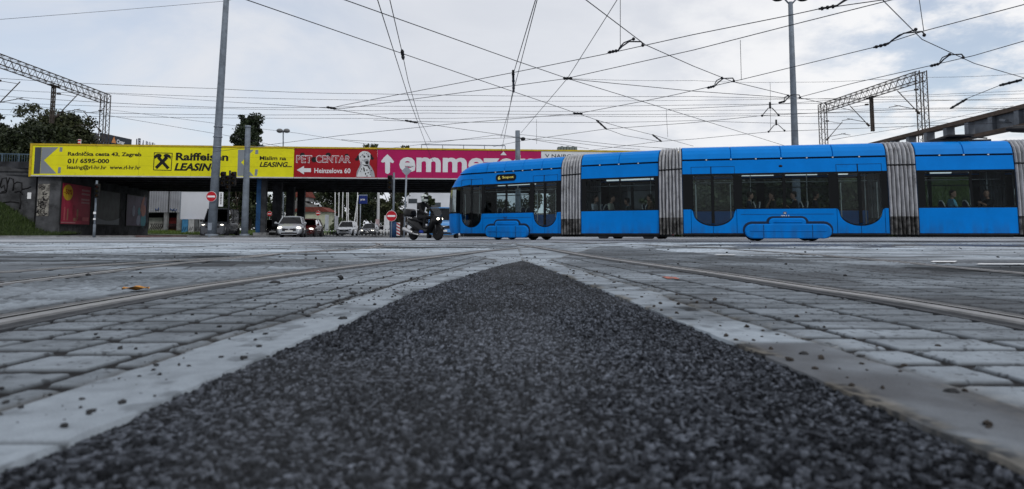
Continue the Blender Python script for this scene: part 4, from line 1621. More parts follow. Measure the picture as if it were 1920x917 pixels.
def g1(r_, n):
    X = r_.uniform(-56, -33.3, n)
    q = r_.random(n)
    f, k = yf(X), yk(X)
    return X, f + (k - f) * q, zbk(X) * q ** .5 - .1


grass('bank_grass', 'dark green grass on the bank below the graffiti wall', g1, 16000, .30, 3, m_gr)
# lawn seen through the left opening of the bridge
yl = lambda X: 70 + 0 * X


def g2(r_, n):
    X = r_.uniform(-47, -24, n)
    Y = r_.uniform(76, 88, n)
    return X, Y, np.zeros(n) + .02 + (Y - 76) * .05


lawn = MB()
lawn.add([(-52, 73, .006), (-23, 76, .006), (-23, 92, .7), (-52, 92, .7)], [(0, 1, 2, 3)])
tag(lawn.build('lawn', mat('lawn_green', (.05, .085, .02), .95, 0, .5, .8)), kind='structure')
grass('lawn_grass', 'green lawn seen under the left end of the bridge', g2, 9000, .22, 4, leaf_mat('lawn_blades', (.04, .07, .012), (.12, .17, .03)))
pth = MB()
pth.add([(-43, 76.5, .25), (-42, 77.5, .25), (-30, 74.2, .03), (-27, 73.0, .02), (-27, 71.8, .02), (-32, 73.6, .03)], [(0, 1, 2, 5), (5, 2, 3, 4)])
tag(pth.build('path', mat('pale_path', (.36, .35, .32), .9)), kind='structure')


def g3(r_, n):
    X = r_.uniform(11.5, 60, n)
    q = r_.random(n)
    f, k = 57.2 + (X - 10) * .04, 66 + (X - 10) * .04
    return X, f + (k - f) * q, 6.2 * q ** .8 - .1


grass('embankment_grass', 'green grass on the railway embankment behind the tram', g3, 22000, .35, 5, leaf_mat('embankment_blades', (.04, .07, .012), (.11, .16, .035)))

# --- pavement and kerbs
m_pav = mat('pavement_red', (.19, .13, .125), .9, 0, .25, 1.2, .2, 20)
m_kerb = mat('kerb_stone', (.20, .205, .21), .9, 0, .3, 2, .2, 20)
b = MB()
b.prism([(-60, 40.2), (-41, 44.6), (-35.2, 46.8), (-31, 47.6), (-26.5, 48.2), (-26.5, 62), (-34.5, 50.6), (-60, 49)], -.12, .02, 0, Matrix.Rotation(R(-90), 4, 'X'))
tag(b.build('pavement', m_pav), kind='structure')
b = MB()
pl = [(-60, 40.0), (-41, 44.4), (-35.2, 46.6), (-31, 47.4), (-26.4, 48.0)]
for p, q in zip(pl, pl[1:]):
    b.bar((p[0], p[1], .065), (q[0], q[1], .065), .22, .13)
tag(b.build('kerb', m_kerb), kind='structure')
b = MB()                                   # median island carrying the poles and columns
pts = [(-21.9, 46.2), (-16.2, 46.2), (-15.9, 47), (-17.4, 49.5), (-18.4, 54), (-20.2, 74), (-22.2, 74), (-21.2, 54), (-21.2, 49.5), (-21.9, 47.8)]
b.prism([(x, y) for x, y in pts], -.13, .02, 0, Matrix.Rotation(R(-90), 4, 'X'))
tag(b.build('median_pavement', mat('median_concrete', (.12, .122, .125), .9, 0, .4, 1.4, .2, 20)), kind='structure')
b = MB()
b.prism([(-10.6, 48), (-8.6, 47.2), (-7.3, 48), (-7.6, 52), (-10, 52)], -.12, .02, 0, Matrix.Rotation(R(-90), 4, 'X'))
tag(b.build('median_pavement', mat('median_concrete_small', (.13, .132, .135), .9, 0, .4, 1.4, .2, 20)), kind='structure')
# ------------------------------------------------------------------ poles, lamps, signs, signals, gantries
def pole(name, label, cat, p0, p1, r0, r1, group=None, m=None):
    o = thing(name, label, cat, p0, 0, group)
    b = MB()
    d = p1 - p0
    b.tube([Vector((0, 0, -.02)), d * .35, d * .7, d], [r0, r0 + (r1 - r0) * .35, r0 + (r1 - r0) * .7, r1], 14)
    b.tube([Vector((0, 0, -.01)), d.normalized() * .25], r0 * 1.35, 14)
    b.build('shaft', [m or M_['pole']], o)
    return o


def base(px, Y):
    p = at(px, YH, Y)
    return Vector((p.x, Y, 0))


p0, p1 = base(397, 46.6), at(424.5, -4, 46.6)
bigp = pole('lamp_pole', 'tall leaning grey pole with a round no entry sign before the yellow board', 'pole', p0, p1 + (p1 - p0) * .03, .31, .19)
b = MB()
for z in (6.2, 6.9, 7.6):
    c = (p1 - p0) * (z / (p1 - p0).z)
    b.tube([c - Vector((0, 0, .03)), c + Vector((0, 0, .03))], .31, 14)
b.build('strap', [M_['steel']], bigp)
b = MB()
d = (p1 - p0).normalized()
b.box(-.13, .13, -.34, -.27, .5, 1.0)
b.build('hatch', [M_['steel']], bigp)
p0, p1 = base(458.5, 46.8), at(465, 239, 46.8)
o = pole('pole', 'shorter plain grey pole in front of the arrow on the yellow board', 'pole', p0, p1, .24, .17)
b = MB()
b.tube([p1 - p0, p1 - p0 + Vector((0, 0, .12))], .20, 12)
b.tube([(p1 - p0) * .82, (p1 - p0) * .82 + Vector((1.2, 0, .05))], .03, 6)
b.build('cap', [M_['steel']], o)
p0, p1 = base(972, 44), at(970.5, 245, 44)
o = pole('pole', 'short dark grey pole rising behind the front car of the tram', 'pole', p0, p1, .2, .155)
b = MB()
b.ball(p1 - p0 + Vector((.35, 0, -.55)), (.16, .12, .13), 8)
b.tube([p1 - p0 + Vector((0, 0, -.5)), p1 - p0 + Vector((.5, 0, -.5))], .04, 6)
b.build('anchor', [M_['black']], o)
p0, p1 = base(1496, 39), at(1482, 4, 39)
o = pole('lamp_pole', 'tall slim grey lamp pole rising behind the middle of the tram', 'street lamp', p0, p1, .24, .13)
for px, s in ((1459, -1), (1506, 1)):
    e = at(px, -2, 39) - p0
    b = MB()
    b.tube([p1 - p0 + Vector((0, 0, -.2)), (p1 - p0 + e) / 2 + Vector((0, 0, .12)), e], .05, 6)
    b.build('arm', [M_['pole']], o)
    b = MB()
    b.lathe([(.08, .20), (.30, .10), (.34, 0), (.24, -.08), (.1, -.12)], 16, 0, Matrix.Translation(e))
    b.build('lamp_head', [M_['black']], o)
p0, p1 = base(531, 82), at(531, 246, 82)
o = pole('street_lamp', 'twin globe street lamp seen above the bridge between the poplar and the red board', 'street lamp', p0, p1, .09, .07)
for dx in (-.42, .42):
    b = MB()
    b.ball(p1 - p0 + Vector((dx, 0, .05)), (.40, .40, .27), 14)
    b.build('globe', [mat('lamp_globe_grey', (.16, .165, .17), .35)], o)
b = MB()
b.tube([p1 - p0 + Vector((-.4, 0, -.12)), p1 - p0 + Vector((.4, 0, -.12))], .05, 6)
b.build('arm', [M_['pole']], o)


def no_entry(label, c, r, back, post=None, face=None):
    """disc of radius r centred at c facing the camera side, fixed on a post"""
    g = Vector((c.x, c.y, 0))
    o = thing('no_entry_sign', label, 'road sign', g)
    Mz = Matrix.Translation(Vector((0, 0, c.z))) @ Matrix.Rotation(R(90), 4, 'X')
    b = MB()
    b.lathe([(r * .98, -.02), (r, 0), (r, .012), (r * .985, .02)], 32, 0, Mz)
    b.build('rim', [M_['white']], o)
    b = MB()
    b.lathe([(r * .95, .021), (r * .95, .026)], 32, 0, Mz)
    b.build('disc', [M_['red']], o)
    b = MB()
    b.box(-r * .72, r * .72, -.034, -.028, c.z - r * .17, c.z + r * .17)
    b.build('bar', [M_['white']], o)
    b = MB()
    if post:
        b.tube([(0, .06, -.02), (0, .06, c.z + r + .1)], .035, 8)
    b.box(-.05, .05, .02, .06 if post else back, c.z - .06, c.z + .06)
    b.build('bracket', [M_['steel']], o)
    return o


c = at(396.5, 368.5, 46.15)
no_entry('round red no entry sign fixed high on the tall leaning pole', c, .35, .25)
b = MB()
q = at(414.5, 373, 46.45)
b.box(-.14, .14, -.02, .02, -.52, .46, 0)
for k in range(7):
    b.box(-.05, .05, -.026, -.021, -.36 + .11 * k, -.29 + .11 * k, 1)
o = b.build('supplementary_plate', [M_['white'], M_['black']], None, q)
tag(o, 'narrow white plate beside the no entry sign on the tall pole', 'sign')
c = at(734, 405, 44.8)
no_entry('round red no entry sign on a blue post left of the motor scooter', c, .35, .1, True)


def signal(label, px, Y, ztop, lit=None, face=0.0, heads=((0, 0),), post_m=None):
    g = base(px, Y)
    o = thing('traffic_light', label, 'traffic light', g, face)
    b = MB()
    b.tube([(0, 0, -.02), (0, 0, ztop)], .065, 10)
    b.tube([(0, 0, 0), (0, 0, .9)], .09, 10)
    b.build('post', [post_m or M_['pole']], o)
    for dx, dz in heads:
        b = MB()
        z = ztop - 1.05 + dz
        b.box(dx - .15, dx + .15, -.30, -.08, z, z + .95)
        h = b.build('signal_head', [M_['black']], o, bevel=.02)
        for k in range(3):
            b = MB()
            b.tube([(dx, -.30, z + .17 + .3 * k), (dx, -.46, z + .15 + .3 * k)], .12, 10, 0, False)
            b.build('visor', [M_['black']], h)
            b = MB()
            b.lathe([(.10, 0), (.09, .02), (.03, .03)], 12, 0, Matrix.Translation((dx, -.302, z + .17 + .3 * k)) @ Matrix.Rotation(R(90), 4, 'X'))
            b.build('lens', [mat('signal_lens', ((.06, .03, .008), (.05, .04, .01), (.06, .008, .008))[k], .3)], h)
    return o


o = signal('traffic light with grey post in front of the abutment posters', 176.5, 46.8, 3.9, None, .25, ((.12, -.15),))
b = MB()
b.box(-.08, .08, -.12, -.09, 1.6, 1.75)
b.box(-.07, .07, -.12, -.09, 1.2, 1.32)
b.build('sticker', [M_['white']], o)
signal('dark traffic light standing over the vans between the two grey poles', 427, 46.9, 4.6, None, 0, ((-.36, 0), (.36, 0), (0, -.25)), M_['darksteel'])
o = signal('dark traffic light above the no entry sign left of the motor scooter', 737, 45.1, 4.3, None, 0, ((-.22, -.1),), None)
b = MB()
b.tube([(0, 0, 0), (0, 0, 1.05)], .22, 12)
b.build('blue_sleeve', [mat('post_blue', (.01, .04, .10), .5)], o)
# striped hazard board
g = base(746, 45.5)
o = thing('hazard_board', 'red and white striped hazard board beside the blue post', 'sign', g)
b = MB()
b.box(-.13, .13, -.02, .02, .12, 1.0)
b.build('panel', [M_['white']], o)
b = MB()
for k in range(4):
    z = .16 + .21 * k
    b.prism([(-.13, z + .14), (.13, z), (.13, z + .09), (-.13, z + .23) if z < .8 else (-.13, z + .16)], -.024, -.0205)
b.build('stripes', [M_['red']], o)
b = MB()
b.box(-.22, .22, -.2, .2, 0, .12)
b.build('foot', [M_['rubber']], o)
# pointed grey plate on a thin mast in front of the magenta board
g = base(757.5, 47.5)
o = thing('sign_mast', 'thin pale mast with a diamond shaped grey plate in front of the magenta board', 'sign', g)
top = at(762, 322, 47.5).z
b = MB()
b.tube([(0, 0, 0), (.12, 0, top)], .06, 8)
b.build('mast', [M_['steel']], o)
b = MB()
c = top + .05
b.prism([(.12, c - .36), (.48, c), (.12, c + .33), (-.22, c)], -.06, -.02, 0)
b.build('plate', [mat('plate_grey', (.26, .28, .32), .5)], o)


# --- lattice gantries of the railway
def lattice(b, p, q, wd, n, m=0, r=.04):
    p, q = Vector(p), Vector(q)
    d = (q - p).normalized()
    up = Vector((0, 0, 1)) if abs(d.z) < .8 else Vector((1, 0, 0))
    a = d.cross(up).normalized() * wd / 2
    c = d.cross(a).normalized() * wd / 2
    cs = [a + c, a - c, -a - c, -a + c]
    for s in cs:
        b.bar(p + s, q + s, r * 2, r * 2, m)
    ln = (q - p)
    for k in range(n):
        for i in range(4):
            u, v = cs[i], cs[(i + 1) % 4]
            if k % 2:
                u, v = v, u
            b.bar(p + ln * (k / n) + u, p + ln * ((k + 1) / n) + v, r * .75, r * .75, m)


def gantry(label, x0, y0, x1, y1, ztop, zb, hangers, arms, zfoot=0.0):
    g = Vector((x0, y0, zb))
    o = thing('catenary_gantry', label, 'gantry', g, 0, None)
    d = Vector((x1 - x0, y1 - y0, 0))
    h = ztop - zb
    for k in (0, 1):
        b = MB()
        q = d * k
        f0 = zfoot if k else 0.0
        lattice(b, q + Vector((0, 0, f0)), q + Vector((0, 0, h)), .62, 16, 0, .034)
        b.box(q.x - .4, q.x + .4, q.y - .4, q.y + .4, f0 - .3, f0 + .1)
        b.build('column', [M_['rust']], o)
    b = MB()
    lattice(b, Vector((0, 0, h - .42)), d + Vector((0, 0, h - .42)), .80, 34, 0, .034)
    b.build('beam', [M_['rust']], o)
    for f in hangers:
        b = MB()
        q = d * f
        lattice(b, q + Vector((0, 0, h - .85)), q + Vector((0, 0, h - 4.2)), .20, 8, 0, .035)
        b.box(q.x - .2, q.x + .2, q.y - .6, q.y + .6, h - .95, h - .85)
        b.build('hanger', [M_['rust']], o)
    for f, s, dz in arms:
        q = d * f
        b = MB()
        t0 = q + Vector((s * .3, 0, h - 3.7 + dz))
        e = q + Vector((s * 2.1, 0, h - 1.7 + dz))
        t1 = q + Vector((s * .3, 0, h - 1.6 + dz))
        b.tube([t0, e], .04, 6)
        b.tube([t1, e - (e - t0) * .08], .022, 5)
        b.tube([t0 + (e - t0) * .2, q + Vector((s * 2.4, 0, h - 2.95 + dz))], .03, 5)
        b.tube([t0, t0 + (e - t0) * .15], .10, 6)
        b.tube([t1, t1 + (e - t1) * .18], .09, 6)
        b.tube([q + Vector((s * 1.9, 0, h - 3.0 + dz)), q + Vector((s * 2.9, 0, h - 3.15 + dz))], .03, 5)
        b.build('bracket_arm', [M_['rust']], o)
    return o


gantry('rusty lattice catenary gantry over the railway at the far left', -40.3, 66.8, -39.55, 50.4, 14.0, 5.0, (.50,), ((0, -1, 0), (.50, 1, 0), (.95, 1, -.5)), -4.2)
gantry('rusty lattice catenary gantry over the railway above the rear of the tram', 33.6, 73.0, 35.2, 57.8, 14.2, 5.0, (.55,), ((0, 1, -.2), (.55, -1, 0), (1, -1, 0)))

# --- steel girder bridge on the right and the lamp under it
gx, ya, yb2 = 25.0, 27.0, 60.0
o = thing('girder_bridge', 'grey girder with brown flanges rising above the rear of the tram', 'bridge', (gx, ya, 0))
m_flange = mat('girder_brown', (.085, .062, .048), .75, .1, .3, 1.5)
m_web = mat('girder_grey', (.13, .145, .165), .65, .1, .3, 1.2, dirt=((.07, .05, .04), 1.5, .55, .75))
LG = yb2 - ya
b = MB()
b.box(-.28, .28, 0, LG, 6.30, 6.52, 0)
b.box(-.28, .28, 0, LG, 5.42, 5.58, 0)
b.build('flange', [m_flange], o)
b = MB()
b.box(-.012, .012, 0, 9.5, 5.581, 6.299, 0)
for k in range(3):
    b.tube([(-.2, 2.5 + 2.2 * k, 5.9), (-.2, 2.9 + 2.2 * k, 6.02)], .08, 6)
b.build('web_plate', [m_web], o)
for k in range(18):
    y = .6 + k * 1.85
    if y > LG:
        break
    b = MB()
    b.box(-.24, .24, y - .16, y + .16, 5.581, 6.299)
    b.build('post', [m_web], o)
for y in (1.5, LG - 2):
    b = MB()
    b.box(-.35, .35, y - .35, y + .35, -.05, 5.41)
    b.build('pier', [M_['concrete']], o)
c = at(1912, 243, 30.0)
o = thing('hanging_lamp', 'dark boat shaped street lamp hanging under the girder at the right edge', 'street lamp', c)
b = MB()
b.loft([[(x, w_ * math.cos(a), .02 + h_ * math.sin(a)) for a in np.linspace(0, 2 * math.pi, 12, endpoint=False)] for x, w_, h_ in ((-.62, .03, .03), (-.55, .12, .09), (-.3, .19, .15), (.2, .2, .17), (.6, .16, .13), (.8, .05, .05))], 0, True, True, True)
b.build('housing', [M_['black']], o)
b = MB()
b.tube([(.7, 0, .08), (1.5, 0, .30), (2.6, 0, .28)], .04, 8)
b.build('bracket', [M_['pole']], o)
# a post that carries the bracket, outside the frame
q = c + Vector((2.6, 0, .28))
pole('pole', 'grey pole at the right edge holding the hanging lamp bracket', 'pole', Vector((q.x, q.y, 0)), q + Vector((0, 0, 1.2)), .14, .10)

# ------------------------------------------------------------------ overhead wires
WZ = 5.8


def wire(label, pts, r=.013, sag=.0, name='overhead_wire', ext=True, group=None):
    """pts: world points"""
    pts = [Vector(p) for p in pts]
    out = []
    for a, c in zip(pts, pts[1:]):
        n = 8 if sag else 1
        for k in range(n):
            t = k / n
            p = a.lerp(c, t)
            p.z -= sag * 4 * t * (1 - t)
            out.append(p)
    out.append(pts[-1])
    b = MB()
    b.tube(out, r, 5)
    o = b.build(name, [M_['wire']], None)
    return tag(o, label, 'wire', group)


def tz(*px, z=WZ):
    pts = [atz(p[0], p[1], p[2] if len(p) > 2 else z) for p in px]
    return pts


def ext(pts, first=0, last=0):
    if first:
        pts = [pts[0] + (pts[0] - pts[1]).normalized() * first] + pts
    if last:
        pts = pts + [pts[-1] + (pts[-1] - pts[-2]).normalized() * last]
    return pts


tram_w = [
    ('tram wire falling from the tall left pole towards the centre, above the red board', ext(tz((463, 0), (640, 61), (753, 100), (963, 172), (1083, 213), (1125, 227)), 5)),
    ('tram wire from the crossing above the tram front descending along its second car', tz((1125, 227), (1159, 237), (1224, 253), (1300, 274))),
    ('thin span wire starting at the top centre left and meeting the central node', ext(tz((647, 0), (970, 115), (1063, 147), (1252, 205), (1480, 276)), 6)),
    ('left one of the two wires plunging steeply towards the magenta board', ext(tz((709, 3), (726, 57), (764, 177), (790, 247), (803, 282), (812, 303)), 4)),
    ('right one of the two wires plunging steeply towards the magenta board', ext(tz((731, 0), (755, 103), (765, 151), (786, 223), (808, 265), z=6.2), 4)),
    ('left strand of the steep double wire above the front car of the tram', ext(tz((1004, 0), (963, 137), (961, 172), (950, 236), (942, 275), (938, 292)), 4)),
    ('right strand of the steep double wire above the front car of the tram', ext(tz((1007, 0), (965, 162), (955, 205), (939, 258), z=6.15), 4)),
    ('thin wire slanting from the top edge down to the short dark pole', ext([atz(1157, 0, 7.6), atz(1064, 147, 6.5), at(977, 249, 44)], 4)),
    ('long wire rising from the node above the red board towards the upper right insulator', ext(tz((621, 203), (640, 198), (963, 136), (1142, 100), (1300, 65), (1480, 29), (1535, 17), (1655, 0)), 0, 6)),
    ('thin wire rising from the node above the red board through the central node', ext(tz((621, 203), (640, 204), (1058, 148), (1300, 94), (1480, 48), (1659, 3)), 0, 5)),
    ('wire dropping from the top edge through the two insulated crossings near the slim lamp pole', ext(tz((1099, 0), (1210, 84), (1300, 124), (1373, 153), (1480, 179), (1538, 192), (1600, 208)), 6)),
    ('wire dropping from the top right corner area past the right gantry', ext(tz((1655, 0), (1729, 74), (1827, 119), (1920, 146)), 5, 5)),
    ('wire rising from the node above the front car to the upper right edge', ext(tz((1083, 213), (1200, 191), (1260, 179), (1389, 149.5), (1638, 89), (1733, 58), (1920, 8.6)), 0, 5)),
    ('faint wire climbing from the yellow board to the node above the front car', tz((400, 285), (640, 254), (860, 231), (1083, 213))),
    ('wire rising along the beam of the right gantry to the right edge', ext(tz((1500, 182), (1600, 156), (1741, 124), (1827, 104), (1920, 77)), 0, 5)),
    ('wire from the short dark pole rising gently over the second and third cars', ext(tz((925, 275), (978, 264), (1135, 242), (1300, 230), (1432, 216.5), (1530, 212), (1700, 205), (1920, 203)), 0, 6)),
    ('lower wire rising gently just above the roof of the third car', ext(tz((1104, 282), (1238, 265), (1300, 261), (1445, 247), (1707, 237), (1920, 229)), 0, 6)),
    ('wire from the node above the red board falling to the front of the tram', tz((621, 203), (640, 207), (767, 228), (949, 254), (1104, 279))),
    ('short slanting wire between the right gantry and the right edge', ext(tz((1782, 204), (1810, 186), (1875, 160), (1920, 147)), 0, 5)),
    ('long sloping wire from the left edge passing behind the tall pole', ext([at(0, 191, 40), at(193, 215, 46), at(430, 255, 50), at(560, 282, 53)], 6)),
    ('span wire from the left edge up to the top of the tall pole', ext([at(0, 36.5, 38), at(210, 20, 42), at(423, 2, 46.6)], 8)),
    ('short span wire leaving the top of the tall pole to the right', ext([at(425, 2, 46.6), at(463, -8, 40)], 0, 8)),
    ('wire from the left gantry column sloping down to the node above the red board', [at(197, 175, 58), at(410, 190, 50), at(621, 203, 31.2)]),
    ('thin wire from the central node slanting down to the slim lamp pole', tz((1066, 148), (1300, 171), (1488, 184))),
    ('thin wire from the joint over the second car rising past the slim lamp pole', [at(1252, 205, 34), at(1432, 197, 38), at(1640, 182, 44), at(1930, 170, 50)]),
    ('faint wire from the short dark pole slanting to the third car roof', [at(973, 252, 44), at(1160, 272, 40), at(1290, 281, 38)]),
    ('faint slanting wire above the roof between the third car and the right gantry', [at(1560, 262, 40), at(1680, 242, 45), at(1900, 198, 50)]),
    ('faint wire leaving the short dark pole to the left above the magenta board', [at(970, 258, 44), at(860, 262, 46), at(700, 282, 50)]),
    ('thin wire above the second car joining the two clamp joints', tz((1137, 242), (1170, 254), (1240, 266))),
    ('second wire from the left gantry sloping down behind the tall pole', [at(193, 204, 60), at(401, 231, 55), at(560, 250, 52), at(700, 272, 50)]),
]
for lab, pts in tram_w:
    wire(lab, pts, .0125)
names = ['uppermost', 'second', 'third', 'fourth', 'fifth', 'sixth', 'seventh', 'eighth', 'ninth']
rows = [((0, 147), (401, 166), (700, 176), (1300, 181), (1920, 188)), ((0, 168), (197, 174), (700, 188), (1300, 188), (1920, 176)), ((0, 180), (400, 201), (700, 199), (1300, 197), (1920, 184)),
        ((0, 192), (400, 203), (800, 207), (1300, 207), (1920, 199)), ((0, 205), (400, 215), (800, 212), (1300, 214), (1920, 205)), ((0, 215), (693, 222), (1060, 217), (1400, 217), (1920, 218)),
        ((700, 225), (1000, 229), (1300, 226), (1600, 232), (1920, 226)), ((1063, 147), (1300, 151), (1480, 154), (1640, 149), (1740, 145), (1920, 138)), ((640, 262), (800, 266), (930, 253), (1060, 265), (1200, 280))]
ords = ['first from the top', 'second from the top', 'third from the top', 'fourth from the top', 'fifth from the top', 'sixth from the top']
for i, rw_ in enumerate(rows):
    Y = 62 + 1.3 * (i % 5)
    pts = [at(p[0], p[1], Y + (p[0] - 500) * .004) for p in rw_]
    if rw_[0][0] == 0:
        pts = ext(pts, 8, 0)
    if rw_[-1][0] == 1920:
        pts = ext(pts, 0, 8)
    lab = ('railway wire strung level above the bridge, ' + ords[i] + ' at the left edge') if i < 6 else ('lowest level railway wire, starting above the magenta board', 'high railway wire level with the right gantry beam', 'low faint wire just above the magenta board')[i - 6]
    wire(lab, pts, .017 if i % 2 else .020, .10, 'railway_wire')
drops = [((1163, 0), (1163, 90)), ((1388, 75), (1390, 150)), ((1723, -5), (1732, 58)), ((1444, 155), (1445, 246)), ((1249, 205), (1252, 257)), ((1006, 224), (1006, 270))]
dl = ['above the second insulated crossing', 'above the wire left of the slim lamp pole', 'at the top right beside the blue sky patch', 'carrying two small yokes left of the slim lamp pole', 'above the joint over the second car', 'right of the short dark pole']
for (a, c), lab in zip(drops, dl):
    q = atz(c[0], c[1], WZ)
    wire('short vertical dropper ' + lab, [at(a[0], a[1], q.y), q], .010, 0, 'dropper_wire')


# --- section insulators, nodes and yokes on the wires
def insulator(label, pa, pb, shape):
    a, c = atz(*pa, WZ), atz(*pb, WZ)
    o = thing('wire_insulator', label, 'insulator', a.lerp(c, .5), 0, None)
    m = a.lerp(c, .5)
    d = c - a
    up = Vector((0, 0, 1))
    n_ = d.cross(up).normalized()
    if shape == 'section':
        b = MB()
        b.tube([a - m, a - m + d * .3], .028, 6)
        for t in (.04, .13, .22):
            b.tube([a - m + d * t, a - m + d * (t + .035)], .05, 7)
        b.build('rod', [M_['black']], o)
        b = MB()
        b.tube([a - m + d * .3, a - m + d * .42 + up * .10, a - m + d * .62 + up * .20, a - m + d * .96 + up * .12, c - m + d * .02], .022, 6)
        b.tube([a - m + d * .3, a - m + d * .45 + n_ * .2 + up * .02, a - m + d * .7 + n_ * .45 + up * .05, c - m + n_ * .7, c - m + d * .12 + n_ * .75], .018, 6)
        b.ball(c - m, .05, 7)
        b.ball(c - m + d * .12 + n_ * .75, .05, 7)
        b.build('runner', [M_['black']], o)
    elif shape == 'node':
        b = MB()
        b.tube([a - m, c - m], .045, 7)
        for t in (.15, .45, .8):
            b.ball(a - m + d * t, .06, 7)
        b.build('clamp', [M_['black']], o)
    else:
        b = MB()
        hgt = .35
        b.tube([a - m, Vector((0, 0, hgt)) - d * .12, Vector((0, 0, hgt)) + d * .12, c - m], .022, 6)
        b.ball(a - m, .06, 6)
        b.ball(c - m, .06, 6)
        b.tube([(0, 0, hgt - .02), (0, 0, hgt + .28)], .05, 6)
        b.build('yoke', [M_['black']], o)
    return o


for pa, pb, sh, lab in [((1140, 98.5), (1205, 85), 'section', 'section insulator on the wire left of the upper centre dropper'), ((1535, 17), (1652, -4), 'section', 'section insulator at the top edge right of the slim lamp pole'),
                        ((1638, 89), (1733, 66), 'section', 'section insulator crossing right of the slim lamp pole near the blue sky'), ((1744, 124), (1806, 108), 'section', 'section insulator just above the right gantry corner'),
                        ((1326, 165), (1376, 152), 'section', 'section insulator left of the slim lamp pole'), ((1460, 193), (1500, 183), 'section', 'section insulator touching the slim lamp pole'),
                        ((613, 201), (630, 204), 'node', 'dark clamp where wires meet above the red board'), ((1056, 147), (1073, 147), 'node', 'dark clamp at the central node of the wires'),
                        ((1075, 212.5), (1092, 213), 'node', 'dark clamp at the node above the bellows behind the front car'), ((1875, 160), (1915, 150), 'node', 'dark clamps on the wire at the right edge'),
                        ((1429, 217), (1460, 216), 'yoke', 'upper small yoke on the dropper left of the slim lamp pole'), ((1441, 247), (1471, 245), 'yoke', 'lower small yoke on the dropper left of the slim lamp pole'),
                        ((1119, 226), (1137, 242), 'node', 'small clamp joint above the second car nearest the front'), ((1224, 253), (1240, 265), 'node', 'small clamp joint above the rear end of the second car'),
                        ((1783, 203), (1812, 186), 'node', 'clamp on the slanting wire right of the right gantry'), ((760, 226), (782, 230), 'node', 'small clamp between the steep wires above the magenta board'),
                        ((754, 95), (756, 110), 'node', 'small clamp on the steep wire pair high above the red board'), ((962, 133), (963, 172), 'node', 'double clamp on the steep wires above the short dark pole')]:
    insulator(lab, pa, pb, sh)
# ------------------------------------------------------------------ what is seen beyond and under the bridge
def crown(name, clumps, n, leaf, mcol, parent, seed):
    """leaf faces spread through the outer volume of many overlapping clumps: (centre, radii)"""
    r_ = np.random.default_rng(seed)
    C = np.array([c for c, _ in clumps], float)
    A = np.array([a for _, a in clumps], float)
    wts = A.prod(1) ** (2 / 3)
    k = r_.choice(len(clumps), n, p=wts / wts.sum())
    d = r_.normal(size=(n, 3))
    d /= np.linalg.norm(d, axis=1)[:, None]
    rad = r_.random(n) ** .45 * (1 + .12 * r_.normal(size=n))
    p = C[k] + d * A[k] * rad[:, None]
    u = r_.normal(size=(n, 3))
    u /= np.linalg.norm(u, axis=1)[:, None]
    v = np.cross(u, r_.normal(size=(n, 3)))
    v /= np.linalg.norm(v, axis=1)[:, None]
    s = leaf * r_.uniform(.6, 1.4, n)[:, None]
    q = np.stack([p - u * s, p - v * s * .55, p + u * s, p + v * s * .55], 1)
    me = bpy.data.meshes.new(name)
    me.from_pydata(q.reshape(-1, 3), [], np.arange(4 * n).reshape(-1, 4).tolist())
    tone = np.clip(r_.normal(.45, .22, n) + .35 * (_h(k, k * 3, seed) - .5), 0, 1)
    c4 = np.ones((4 * n, 4), np.float32)
    c4[:, :3] = np.repeat(tone, 4)[:, None]
    ca = me.color_attributes.new('Col', 'FLOAT_COLOR', 'POINT')
    ca.data.foreach_set('color', c4.ravel())
    me.materials.append(mcol)
    o = bpy.data.objects.new(name, me)
    COL.objects.link(o)
    o.parent = parent
    return o


m_bark = mat('bark', (.045, .036, .028), .9, 0, .3, 3, .4, 12)
m_lfA = leaf_mat('leaves_dark', (.008, .014, .006), (.045, .060, .020))
m_lfB = leaf_mat('leaves_olive', (.014, .020, .008), (.075, .085, .035))
m_lfC = leaf_mat('leaves_poplar', (.006, .012, .006), (.032, .050, .018))
m_lfD = leaf_mat('leaves_fresh', (.014, .026, .008), (.070, .105, .028))


